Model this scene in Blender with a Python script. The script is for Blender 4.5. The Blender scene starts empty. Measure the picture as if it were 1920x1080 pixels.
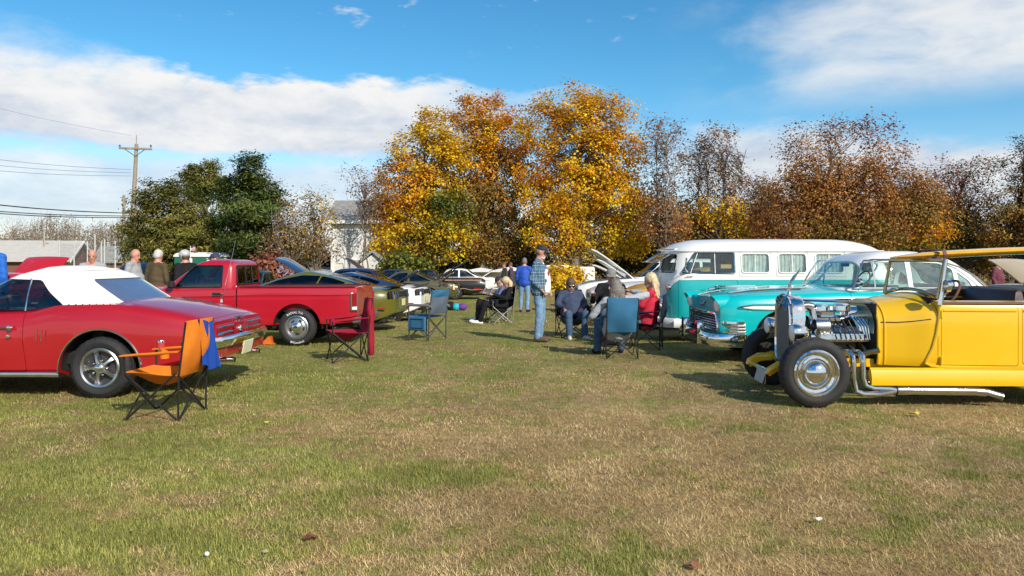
import bpy, bmesh, math, random
import numpy as np
from mathutils import Vector, Matrix, noise
R = math.radians
S = bpy.context.scene
COL = S.collection
rnd = random.Random(7)
# ------------------------------------------------------------------ camera
F = 1450.0; HZ = 490.0; EYE = 1.45          # focal length in pixels of the photo, horizon row, eye height
cam = bpy.data.cameras.new('camera'); cam.sensor_width = 36; cam.lens = 36*F/1920
cam.shift_y = -(540-HZ)/1920; cam.clip_start = .05; cam.clip_end = 3000
camo = bpy.data.objects.new('camera', cam); COL.objects.link(camo)
camo.location = (0, 0, EYE); camo.rotation_euler = (R(90), 0, 0); S.camera = camo
S.view_settings.view_transform = 'Standard'; S.view_settings.look = 'None'
S.view_settings.exposure = 0.24; S.view_settings.gamma = 1; S.view_settings.use_curve_mapping = False
S.cycles.max_bounces = 8; S.cycles.transparent_max_bounces = 24; S.cycles.use_denoising = True
def P(u, v, Y):                              # photo pixel at depth Y -> place in the scene
    return ((u-960)/F*Y, Y, EYE-(v-HZ)/F*Y)
# ------------------------------------------------------------------ sun and sky
EL = R(33); SD = Vector((.55*math.cos(EL), -.835*math.cos(EL), math.sin(EL))).normalized()
sl = bpy.data.lights.new('sun', 'SUN'); sl.energy = 4.3; sl.angle = R(.53); sl.color = (1, .93, .82)
so = bpy.data.objects.new('sun', sl); COL.objects.link(so); so.rotation_euler = SD.to_track_quat('Z', 'Y').to_euler(); so.location = (20, -20, 30)
W = bpy.data.worlds.new('World'); S.world = W; W.use_nodes = True
class X:                                     # tiny expression builder over math nodes
    nt = None
    def __init__(s, o): s.o = o
    @staticmethod
    def op(k, *a, clamp=False):
        n = X.nt.nodes.new('ShaderNodeMath'); n.operation = k; n.use_clamp = clamp
        for i, q in enumerate(a):
            if isinstance(q, X): X.nt.links.new(q.o, n.inputs[i])
            else: n.inputs[i].default_value = q
        return X(n.outputs[0])
    def __add__(s, b): return X.op('ADD', s, b)
    def __radd__(s, b): return X.op('ADD', s, b)
    def __sub__(s, b): return X.op('SUBTRACT', s, b)
    def __rsub__(s, b): return X.op('SUBTRACT', b, s)
    def __mul__(s, b): return X.op('MULTIPLY', s, b)
    def __rmul__(s, b): return X.op('MULTIPLY', s, b)
    def max(s, b): return X.op('MAXIMUM', s, b)
    def sm(s, a, b):
        n = X.nt.nodes.new('ShaderNodeMapRange'); n.interpolation_type = 'SMOOTHSTEP'
        X.nt.links.new(s.o, n.inputs[0])
        for i, q in ((1, a), (2, b)):
            if isinstance(q, X): X.nt.links.new(q.o, n.inputs[i])
            else: n.inputs[i].default_value = q
        return X(n.outputs[0])
def xnoise(vec, scale, detail=6, rough=.55, dist=0):
    n = X.nt.nodes.new('ShaderNodeTexNoise'); n.inputs['Scale'].default_value = scale; n.inputs['Detail'].default_value = detail
    n.inputs['Roughness'].default_value = rough; n.inputs['Distortion'].default_value = dist; X.nt.links.new(vec, n.inputs['Vector']); return X(n.outputs[0])
def xyz(x, y, z=0):
    n = X.nt.nodes.new('ShaderNodeCombineXYZ')
    for i, q in enumerate((x, y, z)):
        if isinstance(q, X): X.nt.links.new(q.o, n.inputs[i])
        else: n.inputs[i].default_value = q
    return n.outputs[0]
def sky():
    nt = W.node_tree; nt.nodes.clear(); X.nt = nt; L = nt.links
    sk = nt.nodes.new('ShaderNodeTexSky'); sk.sky_type = 'NISHITA'; sk.sun_disc = False; sk.sun_elevation = EL
    sk.sun_rotation = math.atan2(SD.x, SD.y); sk.altitude = 30; sk.air_density = 1.0; sk.dust_density = .05; sk.ozone_density = 2.2
    tc = nt.nodes.new('ShaderNodeTexCoord'); sp = nt.nodes.new('ShaderNodeSeparateXYZ'); L.new(tc.outputs['Generated'], sp.inputs[0])
    x, y, z = (X(sp.outputs[i]) for i in range(3))
    az = X.op('ARCTAN2', x, y)*57.2958; el = X.op('ARCSINE', z)*57.2958
    n1 = xnoise(xyz(az*.16, el*.42, 3.1), 1, 9, .56, .3); n2 = xnoise(xyz(az*.05, el*.16, 8.3), 1, 6, .5); n3 = xnoise(xyz(az*.5, el*1.1, 1.7), 1, 6, .62, .2)
    nn = (n1-.5)*4.2+(n3-.5)*1.6
    left = (-1*az+(n2-.5)*30+(n1-.5)*8).sm(-4, 9)
    top = 12.9+(-1*az).sm(22, 36)*2.6
    A = (top-el+nn).sm(-.2, 0.75+(-1*az).sm(22, 34)*3.5)*(el+(n1-.5)*2.6).sm(6.9, 8.2)*left
    B = (7.6-el+nn*.5).sm(-.3, 1.6)*(el).sm(-2, 3.5)*(.92-n2*.3)*left
    ri = (az+(n2-.5)*24+(n1-.5)*8).sm(6, 17)
    C = (9.9-az.sm(20, 34)*2.0-el+nn*.6).sm(-.2, 1.8)*ri*.95
    D = (n2*.8+n1*.5+az.sm(12, 30)*.42-.62).sm(.0, .5)*el.sm(9.5, 13)*az.sm(10, 17)*(1-el.sm(40, 60))*.85
    w1 = (n3*.75+n1*.45-.66).sm(.03, .22)*el.sm(14.5, 16)*(1-el.sm(19, 24))*.55*(1-az.sm(6, 12))
    far = (X.op('ABSOLUTE', az)).sm(38, 60)
    gen = (n1*.7+n2*.6-.66).sm(0, .2)*(1-el.sm(35, 60))*far
    low = (6.5-el+nn*.6).sm(-1.5, 4)*.72
    d = A.max(low).max(B).max(C).max(D).max(w1).max(gen)
    d = X.op('MINIMUM', d, .97)
    lum = .40+n1*.52+n3*.22+(el-7).sm(0, 7)*.14
    cl = nt.nodes.new('ShaderNodeMix'); cl.data_type = 'RGBA'; L.new(lum.sm(.6, .95).o, cl.inputs[0]); cl.inputs[6].default_value = (.56, .64, .78, 1); cl.inputs[7].default_value = (1, .99, .97, 1)
    hs = nt.nodes.new('ShaderNodeHueSaturation'); hs.inputs['Saturation'].default_value = 1.28; hs.inputs['Value'].default_value = 1.0; L.new(sk.outputs[0], hs.inputs['Color'])
    tn = nt.nodes.new('ShaderNodeMix'); tn.data_type = 'RGBA'; tn.blend_type = 'MULTIPLY'; tn.inputs[0].default_value = 1; tg = nt.nodes.new('ShaderNodeMix'); tg.data_type = 'RGBA'; L.new(el.sm(4, 14).o, tg.inputs[0]); tg.inputs[6].default_value = (.90, .93, .98, 1); tg.inputs[7].default_value = (.62, .94, .93, 1); L.new(tg.outputs[2], tn.inputs[7]); L.new(hs.outputs[0], tn.inputs[6])
    b1 = nt.nodes.new('ShaderNodeBackground'); L.new(tn.outputs[2], b1.inputs[0]); b1.inputs[1].default_value = .13
    b2 = nt.nodes.new('ShaderNodeBackground'); L.new(cl.outputs[2], b2.inputs[0]); b2.inputs[1].default_value = .80
    mx = nt.nodes.new('ShaderNodeMixShader'); L.new(d.o, mx.inputs[0]); L.new(b1.outputs[0], mx.inputs[1]); L.new(b2.outputs[0], mx.inputs[2])
    o = nt.nodes.new('ShaderNodeOutputWorld'); L.new(mx.outputs[0], o.inputs[0])
sky()
# ------------------------------------------------------------------ materials
MATS = {}
def M(name, col=(.5, .5, .5), rough=.5, metal=0, coat=0, var=.08, vs=6, bump=0, bs=60, spec=.5, trans=0, sheen=0):
    if name in MATS: return MATS[name]
    m = bpy.data.materials.new(name); m.use_nodes = True; MATS[name] = m; nt = m.node_tree; L = nt.links
    b = nt.nodes['Principled BSDF']; b.inputs['Roughness'].default_value = rough; b.inputs['Metallic'].default_value = metal
    b.inputs['Coat Weight'].default_value = coat; b.inputs['Coat Roughness'].default_value = .04; b.inputs['Specular IOR Level'].default_value = spec
    if sheen: b.inputs['Sheen Weight'].default_value = sheen
    tc = nt.nodes.new('ShaderNodeTexCoord'); no = nt.nodes.new('ShaderNodeTexNoise'); no.inputs['Scale'].default_value = vs; no.inputs['Detail'].default_value = 5
    L.new(tc.outputs['Object'], no.inputs['Vector'])
    mx = nt.nodes.new('ShaderNodeMix'); mx.data_type = 'RGBA'; L.new(no.outputs[0], mx.inputs[0])
    mx.inputs[6].default_value = tuple(max(0, c*(1-var*2)) for c in col[:3])+(1,); mx.inputs[7].default_value = tuple(min(1, c*(1+var*2)) for c in col[:3])+(1,)
    L.new(mx.outputs[2], b.inputs['Base Color'])
    if rough > .03:
        mr = nt.nodes.new('ShaderNodeMapRange'); L.new(no.outputs[0], mr.inputs[0]); mr.inputs[3].default_value = rough*.75; mr.inputs[4].default_value = min(1, rough*1.25); L.new(mr.outputs[0], b.inputs['Roughness'])
    if bump:
        n2 = nt.nodes.new('ShaderNodeTexNoise'); n2.inputs['Scale'].default_value = bs; n2.inputs['Detail'].default_value = 6; L.new(tc.outputs['Object'], n2.inputs['Vector'])
        bp = nt.nodes.new('ShaderNodeBump'); bp.inputs['Strength'].default_value = bump; bp.inputs['Distance'].default_value = .01; L.new(n2.outputs[0], bp.inputs['Height']); L.new(bp.outputs[0], b.inputs['Normal'])
    return m
def paint(name, col, rough=.32): return M(name, col, rough, 0, .8, .04, 2.0, .012, 9)
def glass(name, tint=(.8, .88, .86), ior=1.45):
    if name in MATS: return MATS[name]
    m = bpy.data.materials.new(name); m.use_nodes = True; MATS[name] = m; nt = m.node_tree; L = nt.links; nt.nodes.clear()
    fr = nt.nodes.new('ShaderNodeFresnel'); ge = nt.nodes.new('ShaderNodeNewGeometry'); mi = nt.nodes.new('ShaderNodeMapRange'); L.new(ge.outputs['Backfacing'], mi.inputs[0]); mi.inputs[3].default_value = ior; mi.inputs[4].default_value = 1/ior; L.new(mi.outputs[0], fr.inputs[0])
    no = nt.nodes.new('ShaderNodeTexNoise'); no.inputs['Scale'].default_value = 3
    ad = nt.nodes.new('ShaderNodeMath'); ad.operation = 'MULTIPLY_ADD'; L.new(no.outputs[0], ad.inputs[0]); ad.inputs[1].default_value = .05; L.new(fr.outputs[0], ad.inputs[2])
    tr = nt.nodes.new('ShaderNodeBsdfTransparent'); tr.inputs[0].default_value = tint+(1,)
    gl = nt.nodes.new('ShaderNodeBsdfGlossy'); gl.inputs['Roughness'].default_value = .01; gl.inputs[0].default_value = (.95, .97, 1, 1)
    mx = nt.nodes.new('ShaderNodeMixShader'); L.new(ad.outputs[0], mx.inputs[0]); L.new(tr.outputs[0], mx.inputs[1]); L.new(gl.outputs[0], mx.inputs[2])
    o = nt.nodes.new('ShaderNodeOutputMaterial'); L.new(mx.outputs[0], o.inputs[0]); return m
def leafmat(name, trans=.35, rough=.6):      # colour comes from the leaves' own colour attribute
    if name in MATS: return MATS[name]
    m = bpy.data.materials.new(name); m.use_nodes = True; MATS[name] = m; nt = m.node_tree; L = nt.links; nt.nodes.clear()
    at = nt.nodes.new('ShaderNodeAttribute'); at.attribute_name = 'Col'
    pb = nt.nodes.new('ShaderNodeBsdfPrincipled'); pb.inputs['Roughness'].default_value = rough; pb.inputs['Specular IOR Level'].default_value = .25; L.new(at.outputs[0], pb.inputs['Base Color'])
    tr = nt.nodes.new('ShaderNodeBsdfTranslucent'); L.new(at.outputs[0], tr.inputs[0])
    mx = nt.nodes.new('ShaderNodeMixShader'); mx.inputs[0].default_value = trans; L.new(pb.outputs[0], mx.inputs[1]); L.new(tr.outputs[0], mx.inputs[2])
    o = nt.nodes.new('ShaderNodeOutputMaterial'); L.new(mx.outputs[0], o.inputs[0]); return m
chrome = M('chrome', (.78, .79, .8), .05, 1, 0, .02, 3)
chrome_worn = M('chrome_worn', (.62, .62, .62), .16, 1, 0, .06, 12)
alu = M('aluminium', (.6, .6, .6), .3, 1, 0, .05, 20)
rubber = M('tyre_rubber', (.018, .018, .019), .75, 0, 0, .25, 14, .25, 140)
black = M('black_trim', (.012, .012, .013), .5, 0, 0, .1)
blackm = M('black_steel', (.015, .015, .017), .38, 0, 0, .1)
under = M('underbody', (.016, .015, .014), .9, 0, 0, .3, 9)
white = paint('white_paint', (.8, .79, .76))
glass_clear = glass('clear_glass', (.86, .92, .9)); glass_dark = glass('dark_glass', (.10, .11, .12)); glass_mid = glass('tinted_glass', (.60, .64, .64))
redlens = M('red_lens', (.32, .008, .01), .15, 0, .6, .1); amber = M('amber_lens', (.6, .18, .02), .15, 0, .6)
lampglass = M('lamp_glass', (.80, .81, .80), .2, 0, .5, .08, 40)
vinyl = M('dark_vinyl', (.02, .018, .02), .5, 0, 0, .15, 9, .1)
# ------------------------------------------------------------------ geometry helpers
class G:
    def __init__(s): s.v = []; s.f = []; s.m = []; s.k = 0
    def add(s, vs, fs):
        n = len(s.v); s.v += [tuple(p) for p in vs]; s.f += [tuple(i+n for i in f) for f in fs]; s.m += [s.k]*len(fs); return s
    def box(s, c, d, b=0, rot=None):
        h = [q/2 for q in d]; b = min(b, min(h)*.98); vs = []
        if b <= 0:
            vs = [(x*h[0], y*h[1], z*h[2]) for x in (-1, 1) for y in (-1, 1) for z in (-1, 1)]
            fs = [(0, 1, 3, 2), (4, 6, 7, 5), (0, 4, 5, 1), (2, 3, 7, 6), (0, 2, 6, 4), (1, 5, 7, 3)]
        else:
            ix = {}
            for x in (-1, 1):
                for y in (-1, 1):
                    for z in (-1, 1):
                        for a in range(3):
                            p = [x*(h[0]-b), y*(h[1]-b), z*(h[2]-b)]; p[a] = (x, y, z)[a]*h[a]; ix[x, y, z, a] = len(vs); vs.append(p)
            fs = []
            sg = (-1, 1)
            for a in range(3):
                o = [i for i in range(3) if i != a]
                for q in sg:
                    def k(i, j, ax):
                        t = [0, 0, 0]; t[a] = q; t[o[0]] = i; t[o[1]] = j; return ix[t[0], t[1], t[2], ax]
                    fs.append((k(-1, -1, a), k(1, -1, a), k(1, 1, a), k(-1, 1, a)))
                for i in sg:
                    for j in sg:
                        def e(q, ax):
                            t = [0, 0, 0]; t[a] = q; t[o[0]] = i; t[o[1]] = j; return ix[t[0], t[1], t[2], ax]
                        fs.append((e(-1, o[0]), e(1, o[0]), e(1, o[1]), e(-1, o[1])))
            for x in sg:
                for y in sg:
                    for z in sg: fs.append(tuple(ix[x, y, z, a] for a in range(3)))
        T = Matrix.Translation(c) @ (rot.to_4x4() if rot is not None else Matrix())
        return s.add([T @ Vector(p) for p in vs], fs)
    def tube(s, path, r, n=8, closed=False, cap=True, flat=1.0):
        pts = [Vector(p) for p in path]; N = len(pts); rr = r if isinstance(r, (list, tuple)) else [r]*N
        T = []
        for i in range(N):
            a = pts[(i-1) % N] if (i > 0 or closed) else pts[i]; b = pts[(i+1) % N] if (i < N-1 or closed) else pts[i]
            d = b-a; T.append(d.normalized() if d.length > 1e-9 else Vector((0, 0, 1)))
        up = Vector((0, 0, 1)) if abs(T[0].z) < .9 else Vector((1, 0, 0)); nrm = (up-T[0]*up.dot(T[0])).normalized(); vs = []
        for i in range(N):
            nrm = nrm-T[i]*nrm.dot(T[i]); nrm = nrm.normalized() if nrm.length > 1e-6 else T[i].orthogonal().normalized(); bi = T[i].cross(nrm)
            for k in range(n):
                a = 2*math.pi*k/n; vs.append(pts[i]+(nrm*math.cos(a)*flat+bi*math.sin(a))*rr[i])
        fs = []
        for i in range(N if closed else N-1):
            j = (i+1) % N
            for k in range(n): fs.append((i*n+k, i*n+(k+1) % n, j*n+(k+1) % n, j*n+k))
        if cap and not closed: fs += [tuple(range(n))[::-1], tuple((N-1)*n+k for k in range(n))]
        return s.add(vs, fs)
    def lathe(s, prof, n=32, axis='y', c=(0, 0, 0), mod=None, a0=0, a1=2*math.pi, closed=False):
        full = abs(a1-a0-2*math.pi) < 1e-6; vs = []; ids = []; M_ = n if full else n+1
        for j, (r, h) in enumerate(prof):
            if r < 1e-6 and full: ids.append([len(vs)]*M_); pts = [(0, h, 0)]
            else:
                ids.append(list(range(len(vs), len(vs)+M_))); pts = []
                for k in range(M_):
                    a = a0+(a1-a0)*k/n; q = r+(mod(j, k) if mod else 0); pts.append((q*math.cos(a), h, q*math.sin(a)))
            for x, h_, z in pts:
                p = {'y': (x, h_, z), 'x': (h_, x, z), 'z': (x, z, h_)}[axis]; vs.append((p[0]+c[0], p[1]+c[1], p[2]+c[2]))
        fs = []; J = len(prof)
        for j in range(J if closed else J-1):
            A, B = ids[j], ids[(j+1) % J]
            for k in range(n):
                k2 = (k+1) % M_; f = []
                for q in (A[k], A[k2], B[k2], B[k]):
                    if q not in f: f.append(q)
                if len(f) > 2: fs.append(tuple(f))
        return s.add(vs, fs)
    def loft(s, rings, cap=True, closed=True):
        n = len(rings[0]); vs = [p for r in rings for p in r]; fs = []
        for i in range(len(rings)-1):
            for k in range(n if closed else n-1): fs.append((i*n+k, i*n+(k+1) % n, (i+1)*n+(k+1) % n, (i+1)*n+k))
        if cap and closed: fs += [tuple(range(n))[::-1], tuple((len(rings)-1)*n+k for k in range(n))]
        return s.add(vs, fs)
    def prism(s, poly, axis, a, b):
        def mp(p, h): return {'y': (p[0], h, p[1]), 'x': (h, p[0], p[1]), 'z': (p[0], p[1], h)}[axis]
        return s.loft([[mp(p, a) for p in poly], [mp(p, b) for p in poly]])
    def ell(s, c, r, nu=14, nv=9, rot=None):
        vs = []; fs = []; T = rot.to_3x3() if rot is not None else Matrix.Identity(3)
        for j in range(1, nv):
            t = math.pi*j/nv
            for k in range(nu):
                a = 2*math.pi*k/nu; vs.append(Vector(c)+T @ Vector((r[0]*math.sin(t)*math.cos(a), r[1]*math.sin(t)*math.sin(a), r[2]*math.cos(t))))
        vs += [Vector(c)+T @ Vector((0, 0, r[2])), Vector(c)-T @ Vector((0, 0, r[2]))]; N = len(vs)
        for j in range(nv-2):
            for k in range(nu): fs.append((j*nu+k, (j+1)*nu+k, (j+1)*nu+(k+1) % nu, j*nu+(k+1) % nu))
        for k in range(nu): fs += [(N-2, k, (k+1) % nu), (N-1, (nv-2)*nu+(k+1) % nu, (nv-2)*nu+k)]
        return s.add(vs, fs)
    def cap(s, p, q, r0, r1, n=10):           # rounded tapered limb
        p = Vector(p); q = Vector(q); d = (q-p); L = max(d.length, 1e-5); d = d/L; pts = []; rr = []
        for t in (85, 60, 30): pts.append(p-d*r0*math.sin(R(t))); rr.append(r0*math.cos(R(t)))
        for t in (0, .33, .67, 1): pts.append(p.lerp(q, t)); rr.append(r0+(r1-r0)*t)
        for t in (30, 60, 85): pts.append(q+d*r1*math.sin(R(t))); rr.append(r1*math.cos(R(t)))
        return s.tube(pts, rr, n)
    def mesh(s, name='m', fix=True):
        me = bpy.data.meshes.new(name); me.from_pydata(s.v, [], s.f)
        if max(s.m or [0]) > 0: me.polygons.foreach_set('material_index', s.m)
        if fix:
            b = bmesh.new(); b.from_mesh(me); bmesh.ops.recalc_face_normals(b, faces=b.faces); b.to_mesh(me); b.free()
        me.update(); return me
    def obj(s, name, mat, parent=None, sharp=35, fix=True, loc=None):
        return link(name, s.mesh(name, fix), mat, parent, sharp, loc)
def link(name, me, mat, parent=None, sharp=35, loc=None):
    o = bpy.data.objects.new(name, me); COL.objects.link(o); me.name = name
    if parent is not None: o.parent = parent
    if loc is not None: o.location = loc
    me.materials.clear()
    for m in (mat if isinstance(mat, (list, tuple)) else [mat]): me.materials.append(m)
    if sharp is None: me.shade_flat()
    else: me.shade_smooth(); me.set_sharp_from_angle(angle=R(sharp))
    return o
def tag(o, label, cat, group=None):
    o['label'] = label; o['category'] = cat
    if group: o['group'] = group
    return o
def thing(name, label, cat, loc=(0, 0, 0), rz=0, group=None):
    o = bpy.data.objects.new(name, None); o.empty_display_size = .2; COL.objects.link(o); o.location = loc; o.rotation_euler = (0, 0, rz); return tag(o, label, cat, group)
def dup(root, loc, rz, label, group=None):
    r = root.copy(); COL.objects.link(r); r.location = loc; r.rotation_euler = (0, 0, rz); r['label'] = label
    if group: r['group'] = group
    for ch in list(root.children):
        c = ch.copy(); COL.objects.link(c); c.parent = r
        for g in ch.children:
            d = g.copy(); COL.objects.link(d); d.parent = c
    return r
def pchip(keys):
    xs = [k[0] for k in keys]; ys = [k[1] for k in keys]; n = len(xs); h = [xs[i+1]-xs[i] for i in range(n-1)]; dl = [(ys[i+1]-ys[i])/h[i] for i in range(n-1)]
    d = [0]*n
    for i in range(1, n-1):
        if dl[i-1]*dl[i] > 0: w1 = 2*h[i]+h[i-1]; w2 = h[i]+2*h[i-1]; d[i] = (w1+w2)/(w1/dl[i-1]+w2/dl[i])
    d[0] = dl[0]; d[-1] = dl[-1]
    def f(x):
        if x <= xs[0]: return ys[0]
        if x >= xs[-1]: return ys[-1]
        i = 0
        while x > xs[i+1]: i += 1
        t = (x-xs[i])/h[i]; t2 = t*t; t3 = t2*t
        return ys[i]*(2*t3-3*t2+1)+h[i]*d[i]*(t3-2*t2+t)+ys[i+1]*(-2*t3+3*t2)+h[i]*d[i+1]*(t3-t2)
    return f
def rpoly(pts, r, n=4):                       # polygon with rounded corners
    out = []; N = len(pts)
    for i in range(N):
        a, b, c = (Vector(pts[(i+k) % N]) for k in (-1, 0, 1)); rr = min(r, (a-b).length*.45, (c-b).length*.45); p = b+(a-b).normalized()*rr; q = b+(c-b).normalized()*rr
        for k in range(n+1): t = k/n; out.append(tuple(p*(1-t)**2+b*2*t*(1-t)+q*t*t))
    return out
def arc(cx, cz, r, a0, a1, n=24): return [(cx+r*math.cos(R(a0+(a1-a0)*k/n)), cz+r*math.sin(R(a0+(a1-a0)*k/n))) for k in range(n+1)]
def bool_(me, cut, op='DIFFERENCE'):
    ob = [bpy.data.objects.new('t', m) for m in (me, cut)]
    for o in ob: COL.objects.link(o)
    res = None
    for solver in ('MANIFOLD', 'EXACT'):
        md = ob[0].modifiers.new('b', 'BOOLEAN'); md.operation = op; md.object = ob[1]; md.solver = solver
        dg = bpy.context.evaluated_depsgraph_get(); dg.update(); res = bpy.data.meshes.new_from_object(ob[0].evaluated_get(dg), depsgraph=dg)
        ob[0].modifiers.remove(md)
        bad = len(res.polygons) == len(me.polygons) and len(res.vertices) == len(me.vertices)
        if len(res.polygons) > 0 and not (bad and op == 'INTERSECT') and not (bad and solver == 'MANIFOLD'): break
    for o in ob: bpy.data.objects.remove(o)
    return res
def cut(me, *gs, op='DIFFERENCE'):
    for g in gs: me = bool_(me, g.mesh() if isinstance(g, G) else g, op)
    return me
def shell(g, t0, t1):                         # closed skin from depth t0 to depth t1 under the lofted surface g
    me = g.mesh(); b = bmesh.new(); b.from_mesh(me); b.verts.ensure_lookup_table(); b.normal_update()
    co = [(v.co.copy(), v.normal.copy()) for v in b.verts]; fs = [[v.index for v in f.verts] for f in b.faces]; b.free(); n = len(co)
    vs = [c-nn*t0 for c, nn in co]+[c-nn*t1 for c, nn in co]; me2 = bpy.data.meshes.new('s'); me2.from_pydata(vs, [], fs+[[i+n for i in f[::-1]] for f in fs]); me2.update(); return me2
PROF = [(.80, 0), (.93, .05), (.97, .15), (.99, .35), (1, .55), (.985, .75), (.955, .9), (.92, .975), (.87, 1)]
def hull(xs, zb, zt, zc, w, prof=PROF, ntop=5, warp=None, pw=2):
    rings = []
    for x in xs:
        a, b, c, ww = (f(x) if callable(f) else f for f in (zb, zt, zc, w)); half = [(0, a)]+[(fw*ww, a+(b-a)*fz) for fw, fz in prof]; ys = prof[-1][0]*ww
        for k in range(1, ntop): t = 1-k/ntop; half.append((ys*t, b+(c-b)*(1-t**pw)))
        ring = [(x, -y, z) for y, z in half]+[(x, 0, c)]+[(x, y, z) for y, z in half[:0:-1]]
        rings.append([warp(*p) for p in ring] if warp else ring)
    return G().loft(rings)
def cabin(levels, n=72, ex=5, step=None):      # rings stacked upward: (z, x front, x rear, half width)
    zs = [l[0] for l in levels]; fs = [pchip([(l[0], l[i]) for l in levels]) for i in (1, 2, 3)]; zz = []
    for a, b in zip(zs, zs[1:]):
        k = max(1, round((b-a)/.06)); zz += [a+(b-a)*i/k for i in range(k)]
    rings = []
    for z in zz+[zs[-1]]:
        f, r, w = (q(z) for q in fs); cx = (f+r)/2; a = (r-f)/2; ring = []
        for k in range(n):
            t = 2*math.pi*k/n; c, s_ = math.cos(t), math.sin(t); ring.append((cx+a*math.copysign(abs(c)**(2/ex), c), w*math.copysign(abs(s_)**(2/ex), s_), z))
        rings.append(ring)
    return G().loft(rings)
def lin(a, b, n): return [a+(b-a)*i/(n-1) for i in range(n)]
def text(s, size, name, mat, parent, mtx, ext=.002, arcr=None, a0=90):
    cu = bpy.data.curves.new('t', 'FONT'); cu.body = s; cu.size = size; cu.extrude = ext; cu.align_x = 'CENTER'; cu.resolution_u = 2
    o = bpy.data.objects.new('t', cu); COL.objects.link(o); dg = bpy.context.evaluated_depsgraph_get(); dg.update(); me = bpy.data.meshes.new_from_object(o.evaluated_get(dg)); bpy.data.objects.remove(o)
    if arcr:
        for v in me.vertices:
            x, y, z = v.co; sgn = 1 if a0 > 0 else -1; a = R(a0)-sgn*x/arcr; rr = arcr+sgn*y; v.co = (rr*math.cos(a), rr*math.sin(a), z)
    me.transform(mtx); return link(name, me, mat, parent, None)
RX = Matrix.Rotation(R(90), 4, 'X')            # lays text in the x-z plane facing -y
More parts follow.
